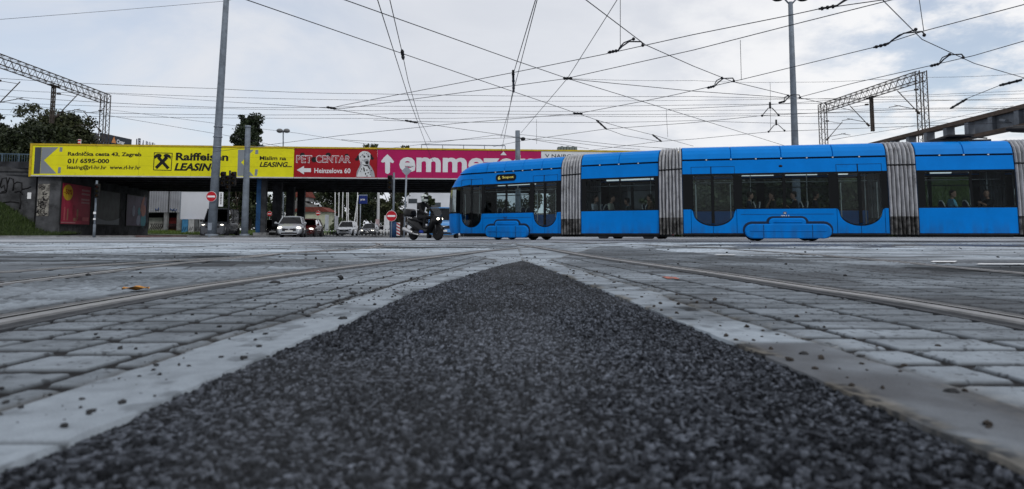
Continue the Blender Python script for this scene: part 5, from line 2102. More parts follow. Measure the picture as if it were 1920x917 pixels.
def tree(label, loc, h, wd, mcol, seed, z0=.25, n=9000, leaf=.16, shape='round', group=None, low=0.0):
    rr = random.Random(seed)
    o = thing('tree', label, 'tree', loc, rr.uniform(0, 6), group)
    b = MB()
    top = h * (.92 if shape == 'poplar' else .72)
    b.tube([(0, 0, -.1), (.05 * h * .1, 0, h * .2), (-.02 * h, .01 * h, h * .45), (.01 * h, 0, top)], [.022 * h, .018 * h, .012 * h, .004 * h], 8)
    clumps = []
    nl = 26 if shape == 'poplar' else 17
    for k in range(nl):
        t = k / (nl - 1)
        a = rr.uniform(0, 6.28)
        if shape == 'poplar':
            z = h * (z0 + (1 - z0) * t * .95)
            rad = wd / 2 * (1 - .75 * abs(t - .35) ** 1.4 * 1.5) * rr.uniform(.35, .75)
            cs = (wd * rr.uniform(.16, .24), wd * rr.uniform(.16, .24), h * rr.uniform(.05, .08))
        else:
            z = h * (z0 + (1 - z0) * rr.uniform(.12, .88))
            rad = wd / 2 * math.sqrt(max(.05, 1 - ((z / h - (1 + z0) / 2 * .95) / ((1 - z0) * .62)) ** 2)) * rr.uniform(.35, .85)
            s_ = wd * rr.uniform(.11, .20)
            cs = (s_ * 1.15, s_ * 1.15, s_ * rr.uniform(.65, .95))
        c = Vector((math.cos(a) * rad, math.sin(a) * rad, z))
        clumps.append((c, cs))
        st = Vector((0, 0, max(h * .12, z * rr.uniform(.5, .75))))
        b.tube([st, st.lerp(c, .55) + Vector((0, 0, -.02 * h)), c], [.007 * h, .005 * h, .002 * h], 5)
        for j in range(3):
            e = c + Vector((rr.uniform(-1, 1) * cs[0], rr.uniform(-1, 1) * cs[1], rr.uniform(-.3, 1.2) * cs[2]))
            clumps.append((e, tuple(q * rr.uniform(.35, .6) for q in cs)))
            b.tube([c, e], [.002 * h, .0012 * h], 4)
    b.build('trunk', [m_bark], o)
    crown('crown', clumps, n, leaf, mcol, o, seed)
    return o


def T(px, Y, z=0):
    p = at(px, YH, Y)
    return Vector((p.x, Y, z))


tree('broad olive green tree behind the blue railing, beside the left gantry', T(92, 74, 4.9), 8.6, 10.5, m_lfB, 1, .0, 20000, .17)
tree('dark tree at the far left edge behind the blue railing', T(8, 72, 4.9), 8.2, 7.0, m_lfA, 2, .0, 14000, .17)
tree('small dark bushy tree just left of the left gantry column', T(150, 78, 4.9), 6.6, 4.6, m_lfA, 3, .0, 7000, .15)
tree('low bushy tree filling the gap between the railing trees', T(50, 69, 4.9), 6.0, 8.0, m_lfA, 12, .0, 11000, .16)
tree('low dark bush growing behind the left end of the yellow board', T(118, 71, 4.9), 5.0, 6.0, m_lfA, 13, .0, 9000, .16)
tree('dense dark poplar rising above the yellow board', T(466, 98), 17.4, 6.4, m_lfC, 4, .12, 30000, .20, 'poplar')
tree('dark leafy tree between the two grey poles beyond the bridge', T(440, 92), 8.6, 6.2, m_lfA, 5, .12, 7000, .18)
tree('dark green tree behind the flag poles, left of the blue sign', T(640, 136), 16, 13, m_lfA, 6, .08, 11000, .28)
tree('dark green tree directly behind the blue sign beyond the bridge', T(700, 132), 15, 12, m_lfA, 7, .06, 11000, .28)
tree('dark green tree behind the slanting white post beyond the bridge', T(670, 120), 13, 10, m_lfC, 8, .05, 9000, .26)
tree('leafy tree behind the no entry sign on the blue post', T(735, 112), 13, 5.6, m_lfB, 9, .05, 9000, .24)
tree('small tree with gaps behind the scooter rider', T(803, 104), 8, 1.8, m_lfA, 10, .2, 3600, .18)
tree('tree behind the red roofed kiosk beyond the bridge', T(585, 140), 14, 9, m_lfB, 11, .10, 8000, .26)
tree('bush beside the flag poles behind the white car', T(633, 100), 2.6, 3.6, m_lfD, 14, .02, 3500, .12)
for k, (px, wd_, h_) in enumerate([(1262, 6, 4.5), (1335, 7, 5.2), (1410, 7.5, 4.6), (1490, 7, 5.4), (1565, 7.5, 5.0), (1640, 7, 4.8)]):
    tree('dark bush on the embankment behind ' + ('the second bellows of the tram', 'the front door of the middle tram car', 'the first window of the middle tram car', 'the second window of the middle tram car', 'the rear door of the middle tram car', 'the third bellows of the tram')[k], T(px, 55.5, -.2), h_, wd_, m_lfA, 60 + k, .0, 6500, .17)
for px, Y, lab in ((572, 95, 'small bush by the graffiti kiosk'), (508, 86, 'green shrub behind the blue bridge column')):
    tree(lab, T(px, Y), 1.8, 2.2, m_lfD, int(px), .02, 2000, .09)


def quad_wall(o, name, x0, x1, y0, y1, z0, z1, m, bevel=0):
    b = MB()
    b.box(x0, x1, y0, y1, z0, z1)
    return b.build(name, [m], o, bevel=bevel)


def Wp(px, py, Y):
    return at(px, py, Y)


# office building whose roof sign shows above the yellow board
bl = Wall(at(158, YH, 160), at(250, YH, 178))
o = thing('office_building', 'large dark building with a black roof sign above the left end of the bridge', 'building', bl.P, bl.ang)
b = MB()
b.box(-8, bl.L + 8, .6, 18, 0, bl.loc(200, 266)[1])
b.build('wall', [mat('office_dark', (.05, .055, .065), .7)], o)
b = MB()
for k in range(4):
    for j in range(12):
        b.box(-6 + j * (bl.L + 12) / 12, -6 + (j + .7) * (bl.L + 12) / 12, .56, .605, 4 + k * 4.2, 6.4 + k * 4.2)
b.build('window', [mat('office_window', (.03, .035, .045), .15)], o)
zt, zb = bl.loc(192, 249.5)[1], bl.loc(192, 266)[1]
xs0, xs1 = bl.loc(191, 250)[0], bl.loc(247, 262)[0]
b = MB()
b.box(xs0, xs1, 0, .5, zb + .1, zt)
sgn = b.build('roof_sign', [mat('roof_sign_black', (.018, .024, .035), .5)], o)
b = MB()
c0, c1 = bl.loc(209, 265)[0], bl.loc(217.5, 265)[0]
zm = (zt + zb) / 2 + .2
zm -= .25
b.prism([(c0, zm - .75), (c1, zm - .75), ((c0 + c1) / 2, zm + .85)], -.06, -.002)
b.build('orange_triangle', [mat('sign_orange', (.55, .22, .07), .5)], sgn)
vs, fs = text_mesh('Cimar', bl.loc(219, 260)[0], bl.loc(234, 260)[0], zm - .70, zm + .35, .03, 0, y=-.03)
b = MB()
b.add(vs, fs)
b.build('lettering', [M_['white']], sgn)
b = MB()
x0, x1 = bl.loc(165, 260)[0], bl.loc(190, 260)[0]
b.box(x0, x1 - 1, 0, 4, zb, zt - .35)
b.build('roof_house', [mat('roof_house_grey', (.09, .09, .11), .7)], o)
b = MB()
b.box(-6, bl.L + 6, .1, .18, zb + .2, zb + .32)
for k in range(30):
    q = -6 + k * (bl.L + 12) / 30
    b.box(q, q + .1, .1, .18, zb - .4, zb + .3)
b.build('roof_railing', [M_['steel']], o)
bl2 = Wall(at(249, YH, 180), at(290, YH, 190))
o = thing('roof_letters', 'row of pale standing roof letters right of the black roof sign', 'sign', bl2.P, bl2.ang)
zt, zb = bl2.loc(262, 261)[1], bl2.loc(262, 276)[1]
xa_ = bl2.L
for k, ch in enumerate('EAPNA'):
    b = MB()
    vs, fs = text_mesh(ch, xa_ * (.02 + .18 * k), xa_ * (.15 + .18 * k), zb + .1, zt - .1, .04, 0)
    n0 = len(vs)
    b.add(vs, fs, 0)
    b.build('letter', [mat('roof_letter_grey', (.33, .34, .38), .5)], o)
b = MB()
b.box(xa_ * .155, xa_ * .20, .3, .8, zb, zt + .3)
b.box(0, xa_ * .95, .3, .5, zb - 8, zb + .2)
for k in range(6):
    b.box(xa_ * .15 * k + .3, xa_ * .15 * k + .45, .3, .5, zb, zt)
b.build('frame', [M_['darksteel']], o)
b = MB()
b.box(-2, bl2.L + 6, 2, 14, 0, zb - .1)
tag(b.build('building', [mat('far_building', (.16, .17, .19), .8)], None, bl2.P, bl2.ang), 'distant grey building carrying the pale roof letters', 'building')

# hall on stilts, blank hoarding, utility boxes under the left opening
Yh = 90.0
p, q = Wp(277, 398, Yh), Wp(334, 356, Yh)
o = thing('raised_hall', 'corrugated grey hall raised on columns seen under the bridge', 'building', (p.x, Yh, 0))
wd = q.x - p.x + .6
b = MB()
b.box(-6, wd, .3, 10, p.z, q.z + 2.5)
for k in range(int((wd + 6) / .32)):
    b.box(-6 + .32 * k, -5.86 + .32 * k, .2, .3, p.z, q.z + 2.5)
b.build('corrugated_wall', [mat('corrugated_grey', (.30, .31, .34), .6, .1, .12, 1)], o)
b = MB()
for px in (313,):
    x = Wp(px, YH, Yh).x - p.x
    b.box(x - .05, x + .05, .12, .3, p.z, q.z + 2.5)
b.build('seam', [M_['darksteel']], o)
for px in (309, 333.5):
    x = Wp(px, YH, Yh).x - p.x
    b = MB()
    b.box(x - .22, x + .22, .0, .45, 0, p.z)
    b.build('column', [M_['concrete']], o)
b = MB()
for pts in ([(290, 391), (292, 394), (296, 393), (296, 389)], [(318, 391), (322, 395), (326, 391), (323, 393), (328, 396), (330, 392)]):
    b.tube([(Wp(a[0], a[1], Yh).x - p.x, .18, Wp(a[0], a[1], Yh).z) for a in pts], .06, 5)
b.build('graffiti', [mat('graffiti_blue', (.03, .06, .16), .8)], o)
b = MB()
b.box(-6, wd + 2, 4, 4.3, 0, p.z)
b.build('back_wall', [mat('hall_back', (.02, .022, .025), .9)], o)
for k, (px0, px1, col, lab) in enumerate([(279, 305, (.34, .34, .32), 'low white graffiti wall under the raised hall'), (313, 331, (.14, .02, .02), 'dark red skip under the raised hall')]):
    a, c = Wp(px0, 418, Yh + 1.5), Wp(px1, 411, Yh + 1.5)
    o = thing('low_wall' if k == 0 else 'skip', lab, 'wall' if k == 0 else 'container', (a.x, Yh + 1.5, 0))
    b = MB()
    b.box(0, c.x - a.x, 0, .3 if k == 0 else 1.5, .4, c.z + .2)
    b.box(.1, c.x - a.x - .1, .05, .25, -.05, .4)
    b.build('body', [mat('low_wall_paint' if k == 0 else 'skip_red', col, .8, 0, .3, 1)], o, bevel=.03)
    b = MB()
    for j in range(7):
        x = (c.x - a.x) * (.08 + .13 * j)
        b.tube([(x, -.03, .8), (x + .3, -.03, 1.3), (x + .15, -.03, 1.6)], .06, 5)
    b.build('graffiti' if k == 0 else 'stain', [M_['black']], o)
a, c = Wp(338, 411, 84), Wp(396, 360, 84)
o = thing('hoarding', 'big blank white hoarding seen under the bridge left of the tall pole', 'billboard', (a.x, 84, 0))
b = MB()
b.box(0, c.x - a.x, 0, .15, a.z, c.z + .05)
b.build('panel', [mat('hoarding_white', (.66, .68, .74), .6, 0, .04, .6)], o)
b = MB()
for x in (-.09, c.x - a.x):
    b.box(x, x + .09, -.05, .2, a.z - .06, c.z + .1)
b.box(0, c.x - a.x, -.05, .2, c.z + .052, c.z + .13)
b.box(0, c.x - a.x, -.05, .2, a.z - .09, a.z - .003)
for x in (.6, 2.0, 3.2):
    b.box(x, x + .12, .16, .3, 0, a.z)
b.build('frame', [M_['steel']], o)
for px0, px1, col, lab in ((341, 352, (.06, .22, .42), 'light blue utility box below the blank hoarding'), (353, 364, (.42, .43, .45), 'pale grey utility box with scribbles below the blank hoarding'),
                           (365, 372, (.12, .13, .14), 'dark grey utility box below the blank hoarding'), (373, 377, (.26, .27, .29), 'narrow grey utility box beside the dark van')):
    a, c = Wp(px0, 425, 83), Wp(px1, 412, 83)
    o = thing('utility_box', lab, 'utility box', (a.x, 83, 0))
    wd = c.x - a.x
    b = MB()
    b.box(0, wd, 0, .5, .25, c.z)
    b.box(-.03, wd + .03, -.03, .53, c.z + .002, c.z + .06)
    b.build('cabinet', [mat('utility_paint', col, .6, 0, .2, 2)], o)
    b = MB()
    b.box(.02, wd - .02, .03, .47, 0, .248)
    b.build('plinth', [M_['concrete']], o)
    b = MB()
    b.tube([(.1, -.02, .6), (wd * .4, -.02, 1.1), (wd * .5, -.02, .6), (wd * .8, -.02, 1.1)], .03, 5)
    b.build('scribble', [M_['black']], o)

# kiosk with red roof and graffiti
Yk = 104.0
a, c = Wp(551, 432, Yk), Wp(614, 396, Yk)
o = thing('kiosk', 'pale graffiti covered kiosk with a red tiled roof beyond the bridge', 'building', (a.x, Yk, 0))
wd = c.x - a.x
b = MB()
b.box(0, wd, 0, 4, 0, c.z - .1)
b.build('wall', [mat('kiosk_cream', (.42, .44, .33), .8, 0, .15, 1)], o)
b = MB()
m_roofr = mat('roof_tiles_red', (.15, .040, .030), .8, 0, .25, 4)
b.prism([(-.4, c.z - .1), (wd + .4, c.z - .1), (wd - .8, c.z + .62), (.8, c.z + .62)], -.4, 4.4)
b.build('roof', [m_roofr], o)
rr = random.Random(3)
b = MB()
for k in range(13):
    x = wd * (.04 + .075 * k)
    z = .6 + rr.random() * .4
    b.tube([(x, -.03, z), (x + rr.uniform(-.2, .3), -.03, z + rr.uniform(.6, 1.4)), (x + rr.uniform(.1, .4), -.03, z + rr.uniform(.2, 1.6)), (x + .2, -.03, z + rr.uniform(0, .8))], .07, 5)
b.build('graffiti', [mat('graffiti_darkgreen', (.015, .03, .02), .8)], o)
for x in (.35, .62):
    b = MB()
    b.box(wd * x, wd * x + .75, -.05, -.003, .1, 2.3)
    b.build('door', [mat('kiosk_door', (.03, .04, .04), .6)], o)
a, c = Wp(553, 400, 118), Wp(600, 378, 118)
o = thing('house', 'grey house with a sloping roof and red tiled gable behind the kiosk', 'building', (a.x, 118, 0))
wd = c.x - a.x
b = MB()
b.box(0, wd, 0, 6, 0, a.z)
b.build('wall', [mat('house_grey', (.20, .20, .21), .9, 0, .2, 1)], o)
b = MB()
b.prism([(-.6, a.z), (wd + .6, a.z), (.8, a.z + 2.2), (-.6, a.z + 2.2)], -.3, 6.3, 0)
b.build('roof', [mat('grey_roof', (.13, .125, .12), .9, 0, .2, 1)], o)
b = MB()
b.prism([(-.6, a.z + 2.9), (1.8, a.z + 2.9), (.8, a.z + 4.6), (-.6, a.z + 4.6)], 2, 6, 0)
b.box(-.5, 1.6, 2.2, 5.8, a.z + 2.2, a.z + 2.89, 1)
b.build('gable', [m_roofr, mat('house_wall_pale', (.25, .25, .25), .9)], o)
# white building right of the rider, brown cabinet, low white buildings
a, c = Wp(762, 430, 150), Wp(800, 340, 150)
o = thing('white_building', 'white flat building glimpsed behind the scooter rider', 'building', (a.x, 150, 0))
b = MB()
b.box(0, 12, 0, 10, 0, 12.5)
b.build('wall', [mat('render_white', (.62, .64, .68), .8, 0, .06, .5)], o)
for k, (px, py, w_, h_) in enumerate([(774, 377, 1.9, 1.0), (787, 385, 1.2, 1.2), (818, 385, 2, 1.2)]):
    e = Wp(px, py, 150)
    b = MB()
    b.box(e.x - a.x - w_ / 2, e.x - a.x + w_ / 2, -.05, -.002, e.z - h_ / 2, e.z + h_ / 2)
    b.build('window', [mat('far_window', (.06, .07, .08), .2)], o)
a, c = Wp(749, 424, 75), Wp(763, 400, 75)
o = thing('brown_cabinet', 'tall brown cabinet on the pavement left of the scooter rider', 'cabinet', (a.x, 75, 0))
b = MB()
b.box(0, c.x - a.x, 0, .4, .15, c.z)
b.build('panel', [mat('cabinet_brown', (.19, .145, .12), .7)], o)
b = MB()
b.box(.05, c.x - a.x - .05, .05, .35, 0, .15)
b.build('plinth', [M_['concrete']], o)
# flag poles, mast, street lights, blue sign
for px, px2, py, Y, lab in ((628, 628.5, 360, 100, 'white flag pole nearest the kiosk'), (634.5, 636, 356, 102, 'white flag pole second from the kiosk'), (641, 643.5, 356, 104, 'white flag pole third from the kiosk'),
                            (650, 650.5, 358, 106, 'white flag pole with a lamp arm, fourth from the kiosk'), (653, 653, 356, 108, 'white flag pole close beside the lamp arm pole'), (668.5, 671, 362, 104, 'thin white post directly left of the blue sign')):
    pole('flag_pole', lab, 'pole', T(px, Y), Wp(px2, py - 14, Y), .075, .05, 'white poles beyond the bridge', M_['white'])
pole('flag_pole', 'slanting white post under the blue sign', 'pole', T(661, 92), Wp(671.5, 366, 92), .085, .06, 'white poles beyond the bridge', M_['white'])
pole('pole', 'thick pale concrete pole right of the blue sign', 'pole', T(708.5, 96), Wp(710, 345, 96), .21, .17, None, mat('pale_pole', (.42, .43, .44), .7))
a, c = Wp(672.5, 382, 91), Wp(688.5, 367, 91)
o = thing('blue_sign', 'blue illuminated sign board on a post seen under the bridge', 'sign', ((a.x + c.x) / 2, 91, 0))
hw = (c.x - a.x) / 2
b = MB()
b.box(-hw, hw, 0, .2, a.z, c.z)
b.build('panel', [mat('sign_blue', (.008, .022, .14), .4)], o, bevel=.02)
b = MB()
b.box(-hw, hw, -.01, .21, c.z + .002, c.z + .14)
b.build('top_strip', [mat('sign_top_grey', (.18, .22, .3), .5)], o)
vs, fs = text_mesh('JAVA', -hw * .62, hw * .55, (a.z + c.z) / 2 - .16, (a.z + c.z) / 2 + .12, .04, 0, y=-.02)
b = MB()
b.add(vs, fs)
b.build('lettering', [M_['white']], o)
b = MB()
b.tube([(-hw * .6, .1, 0), (-hw * .6, .1, a.z)], .07, 8)
b.build('post', [M_['steel']], o)
# small signs
no_entry('small round no entry sign behind the blue bridge column', Wp(505.5, 401, 82), .30, .1, True)
no_entry('small round no entry sign in front of the kiosk', Wp(596.5, 400, 86), .30, .1, True)
g = T(541, 84)
o = thing('round_sign', 'round grey sign back above a white information panel between the bridge columns', 'sign', g)
b = MB()
b.lathe([(.33, -.01), (.34, 0), (.33, .01)], 24, 0, Matrix.Translation((0, -.05, Wp(541, 391, 84).z)) @ Matrix.Rotation(R(90), 4, 'X'))
b.build('disc', [mat('sign_back', (.40, .42, .45), .4, .2)], o)
b = MB()
b.tube([(0, 0, 0), (0, 0, 4.0)], .04, 8)
b.build('post', [M_['steel']], o)
b = MB()
b.box(-.45, .3, -.04, .04, .9, 2.6)
b.build('panel', [M_['white']], o)
a = Wp(609, 430, 88)
for px0, px1, py, Y, col, lab in ((609, 616, 403, 90, (.42, .44, .50), 'pale advertising panel in front of the kiosk'), (627, 634, 405, 92, (.36, .37, .42), 'pale advertising panel at the first flag pole'),
                                  (704, 711, 411, 95, (.42, .32, .33), 'pinkish advertising panel by the thick pale pole'), (720, 730, 404, 96, (.60, .62, .64), 'white information panel behind the no entry sign')):
    a, c = Wp(px0, 430, Y), Wp(px1, py, Y)
    o = thing('advert_panel', lab, 'sign', (a.x, Y, 0))
    b = MB()
    b.box(0, c.x - a.x, 0, .12, .5, c.z)
    b.build('panel', [mat('advert_panel_paint', col, .5, 0, .15, 2)], o)
    b = MB()
    b.box(.05, .12, .02, .1, 0, .5)
    b.box(c.x - a.x - .12, c.x - a.x - .05, .02, .1, 0, .5)
    b.build('legs', [M_['steel']], o)
# bollards along the far road
proto = None
for k in range(22):
    px = 607 + k * 6.1
    if 640 < px < 662:
        continue
    o = thing('bollard', 'dark low bollard in the row along the far road', 'bollard', T(px, 86), 0, 'bollards along the far road')
    if proto is None:
        b = MB()
        b.lathe([(.07, 0), (.06, .05), (.055, .72), (.065, .76), (.03, .84)], 10)
        proto = b.build('post', [M_['darksteel']], o)
        b = MB()
        b.lathe([(.058, .55), (.058, .66)], 10)
        b.build('band', [M_['white']], o)
        protos = list(o.children)
    else:
        for ch in protos:
            dup(ch, o)
fp = MB()
fp.add([(-30, 87, .10), (4, 87, .10), (4, 125, .10), (-30, 125, .10)], [(0, 1, 2, 3)])
fp.box(-30, 4, 86.2, 87, 0, .10)
tag(fp.build('pavement', mat('far_pavement', (.22, .225, .23), .9, 0, .2, .6)), kind='structure')

# the far wood that closes the view under the bridge
wd_ = []
rr = random.Random(77)
for k in range(46):
    wd_.append((Vector((-72 + k * 2.3 + rr.uniform(-1, 1), 178 + rr.uniform(-6, 6), rr.uniform(2, 9))), (rr.uniform(2, 3.4), 2.5, rr.uniform(2.2, 4.5))))
ow = crown('wood', wd_, 26000, .42, m_lfA, None, 78)
tag(ow, 'dark green wood closing the view far beyond the bridge', 'wood', None, 'stuff')
# ------------------------------------------------------------------ vehicles
def paint(name, col, rough=.25):
    return mat(name, col, rough, .1, .05, 1.5, 0, 60, .5)


m_lowtrim = mat('dark_trim', (.02, .02, .022), .6, 0, .2, 10)
m_rimm = mat('wheel_rim', (.35, .36, .37), .35, .8, .1, 10)
m_plate = mat('number_plate', (.6, .6, .58), .5)


def car(name, label, X, Y, head, pm, Ln=4.0, Wd=1.75, H=1.48, hood=.95, belt=.92, kind='hatch', lights=True, group=None):
    """head: heading vector (x, y); local +x is forward"""
    a = math.atan2(head[1], head[0])
    o = thing(name, label, 'van' if kind == 'van' else 'car', (X, Y, 0), a, group)
    h2 = Ln / 2
    w2 = Wd / 2

    def ring(x, w_, zs, zb=.20, tuck=.88):
        pts = [(w_ * .80, zb), (w_ * .97, zb + .10), (w_, zb + .30), (w_ * .985, zs - .18), (w_ * .93, zs - .05), (w_ * .80, zs), (w_ * .3, zs + .015)]
        return [(x, y, z) for y, z in pts] + [(x, -y, z) for y, z in pts[::-1]]
    if kind == 'van':
        xb, xt, xr0, xr1 = h2 - .95, h2 - 1.75, -h2 + .06, -h2 + .12      # screen base, screen top, rear
        st = [(-h2, .90, belt), (-h2 + .08, .98, belt), (-h2 + .9, 1, belt), (h2 - 1.4, 1, belt), (xb, .99, belt), (h2 - .45, .97, belt - .10), (h2 - .12, .92, belt - .20), (h2 - .02, .86, belt - .28), (h2, .80, belt - .36)]
    else:
        xb, xt, xr0, xr1 = h2 - hood, h2 - hood - .85, -h2 + .12, -h2 + .62
        st = [(-h2, .78, belt - .18), (-h2 + .05, .86, belt - .06), (-h2 + .25, .95, belt), (-.6, 1, belt), (.5, 1, belt), (xb, .98, belt), (h2 - .5, .95, belt - .10), (h2 - .22, .88, belt - .17), (h2 - .07, .80, belt - .24), (h2, .70, belt - .34)]
    b = MB()
    b.loft([ring(x, w2 * f, z) for x, f, z in st], 0, True, True, True)
    # arches
    wr = .31 if H < 1.6 else .35
    body = b.build('body', [pm], o)
    # greenhouse: roof panel + pillars + panes
    bw, tw = w2 * .90, w2 * .70 if kind != 'van' else w2 * .84
    zb, zt = belt - .03, H
    B = [(xb, bw), (xr0, bw * .95)]
    b = MB()
    n = 7
    rings = []
    for i in range(n):
        t = i / (n - 1)
        x = xt + (xr1 - xt) * t
        crown_ = .045 * math.sin(math.pi * t)
        rings.append([(x, tw * c, zt - .05 * abs(c) ** 3 + crown_) for c in (-1, -.8, -.4, 0, .4, .8, 1)])
        rings[-1] += [(x, tw * c, zt - .09 - .03 * abs(c) + crown_) for c in (1, .5, 0, -.5, -1)]
    b.loft(rings, 0, True, True, True)
    for s in (-1, 1):
        b.bar((xb, s * bw, zb), (xt + .05, s * tw * .97, zt - .06), .06, .09)
        b.bar((xr0, s * bw * .95, zb), (xr1, s * tw * .97, zt - .06), .10, .12)
        xm = (xb + xr0) / 2 - .05
        b.bar((xm, s * bw * .985, zb), (xm - .05, s * tw * .985, zt - .06), .07, .03)
    b.build('roof', [pm], o)

    def pane(nm, pts):
        q = MB()
        q.add(pts, [tuple(range(len(pts)))], 0)
        return q.build(nm, [M_['car_glass']], o)
    pane('windscreen', [(xb + .02, -bw, zb), (xb + .06, 0, zb + .01), (xb + .02, bw, zb), (xt + .03, tw * .97, zt - .07), (xt + .06, 0, zt - .06), (xt + .03, -tw * .97, zt - .07)])
    pane('rear_window', [(xr0, -bw * .95, zb), (xr0, bw * .95, zb), (xr1 - .02, tw * .95, zt - .08), (xr1 - .02, -tw * .95, zt - .08)])
    for s in (-1, 1):
        pane('side_window', [(xb, s * bw * 1.0, zb), (xr0, s * bw * .96, zb), (xr1, s * tw * .98, zt - .07), (xt, s * tw * .98, zt - .07)])
    if kind == 'van':
        b = MB()
        for s in (-1, 1):
            b.add([(h2 - 2.3, s * (bw + .006), zb), (xr0, s * bw * .965, zb), (xr1, s * (tw * .985 + .006), zt - .07), (h2 - 2.4, s * (tw * .985 + .006), zt - .07)], [(0, 1, 2, 3)])
        b.build('side_panel', [pm], o)
    # interior block: seats and steering column seen as dark shapes
    b = MB()
    for s in (-1, 1):
        b.box(.05, .18, s * .38 - .22, s * .38 + .22, .5, min(H - .25, 1.15))
        b.box(.03, .16, s * .38 - .11, s * .38 + .11, min(H - .25, 1.15), min(H - .12, 1.32))
    b.build('seats', [M_['black']], o)
    # grille, lower bumper, plate
    zf = belt - .34
    b = MB()
    b.box(h2 - .06, h2 + .025, -w2 * .52, w2 * .52, zf - .16, zf + .02)
    b.box(h2 - .10, h2 + .03, -w2 * .60, w2 * .60, .24, .34)
    b.box(h2 - .35, h2 - .02, -w2 * .80, w2 * .80, .17, .24)
    b.build('grille', [m_lowtrim], o, bevel=.02)
    b = MB()
    b.box(h2 + .02, h2 + .04, -.26, .26, .38, .49)
    b.build('number_plate', [m_plate], o)
    b = MB()
    b.tube([(h2 + .022, -w2 * .3, zf + .0), (h2 + .03, 0, zf - .03), (h2 + .022, w2 * .3, zf + .0)], .018, 6)
    b.ball((h2 + .025, 0, zf - .05), (.02, .07, .06), 8)
    b.build('trim', [M_['chrome']], o)
    for s in (-1, 1):
        b = MB()
        b.ball((h2 - .16, s * w2 * .66, belt - .29), (.15, .20, .085), 12)
        b.build('headlight', [M_['headlight'] if lights else M_['lamp_off']], o)
        b = MB()
        b.ball((xb + .02, s * (w2 + .10), belt + .06), (.06, .11, .08), 8)
        b.box(xb, xb + .04, min(s * w2 * .9, s * (w2 + .05)), max(s * w2 * .9, s * (w2 + .05)), belt, belt + .05)
        b.build('mirror', [pm if kind != 'van' else m_lowtrim], o)
        b = MB()
        b.ball((-h2 + .05, s * w2 * .74, belt - .12), (.06, .14, .09), 8)
        b.build('tail_lamp', [M_['red']], o)
        b = MB()
        for x in (xb - .75, xb - 1.55):
            b.box(x, x + .16, s * w2 * .995 - .012, s * w2 * .995 + .012, belt - .16, belt - .13)
        b.build('handle', [m_lowtrim], o)
        for x in (h2 - .78, -h2 + .72):
            M = Matrix.Translation((x, s * (w2 - .10), wr)) @ Matrix.Rotation(R(90), 4, 'X')
            b = MB()
            b.lathe([(wr * .6, -.10), (wr * .93, -.11), (wr, -.07), (wr, .07), (wr * .93, .11), (wr * .6, .10)], 20, 0, M)
            q = b.build('wheel', [M_['rubber']], o)
            b = MB()
            b.lathe([(wr * .6, s * -.08), (wr * .55, s * -.112), (wr * .1, s * -.10), (.02, s * -.12)], 12, 0, M)
            b.build('rim', [m_rimm], q)
            b = MB()
            b.lathe([(wr * 1.16, s * -.118), (wr * 1.16, s * .05)], 22, 0, M)
            b.build('arch', [m_lowtrim], o)
    return o


car('parked_van', 'dark grey van with lit headlights waiting behind the tall leaning pole', -24.0, 56.4, (.16, -1), paint('van_grey', (.06, .065, .075)), 5.0, 2.0, 2.32, .95, 1.22, 'van')
car('car', 'black car half hidden between the short pole and the blue bridge column', -21.0, 60.5, (.28, -1), paint('car_black', (.012, .012, .013)), 4.3, 1.78, 1.50, 1.0, .92)
car('car', 'silver hatchback with lit headlights in front of the bridge columns', -15.75, 49.0, (.22, -1), paint('car_silver', (.33, .35, .37), .3), 4.0, 1.76, 1.50, .95, .95)
car('car', 'dark red car with lit headlight directly behind the silver hatchback', -16.55, 55.6, (.10, -1), paint('car_dark_red', (.055, .008, .008)), 4.3, 1.78, 1.46, 1.0, .92)
car('car', 'white off-road style car waiting beyond the bridge', -19.1, 79.5, (.07, -1), paint('car_white', (.84, .85, .87)), 4.6, 1.88, 1.68, 1.1, 1.02, 'suv', False)
car('car', 'dark grey car directly behind the white car beyond the bridge', -18.3, 88.5, (.03, -1), paint('car_graphite', (.07, .075, .085)), 4.5, 1.80, 1.55, 1.05, .95)
car('car', 'small white car behind the bollards near the blue post', -19.4, 108, (.9, -.4), paint('car_white_far', (.62, .62, .62)), 4.2, 1.75, 1.5, 1.0, .92, 'hatch', False)
car('car', 'red car glimpsed through the gap under the second car of the tram', 6.4, 36.2, (.80, -.60), paint('car_red', (.25, .012, .02)), 4.1, 1.74, 1.46, 1.0, .90, 'hatch', False)
car('van', 'light blue van mostly hidden between the scooter and the tram front', -4.2, 41.5, (.10, -1), paint('van_light_blue', (.08, .26, .55)), 4.4, 1.8, 1.85, .85, 1.05, 'van', False)

# ------------------------------------------------------------------ people
_bone_cache = {}


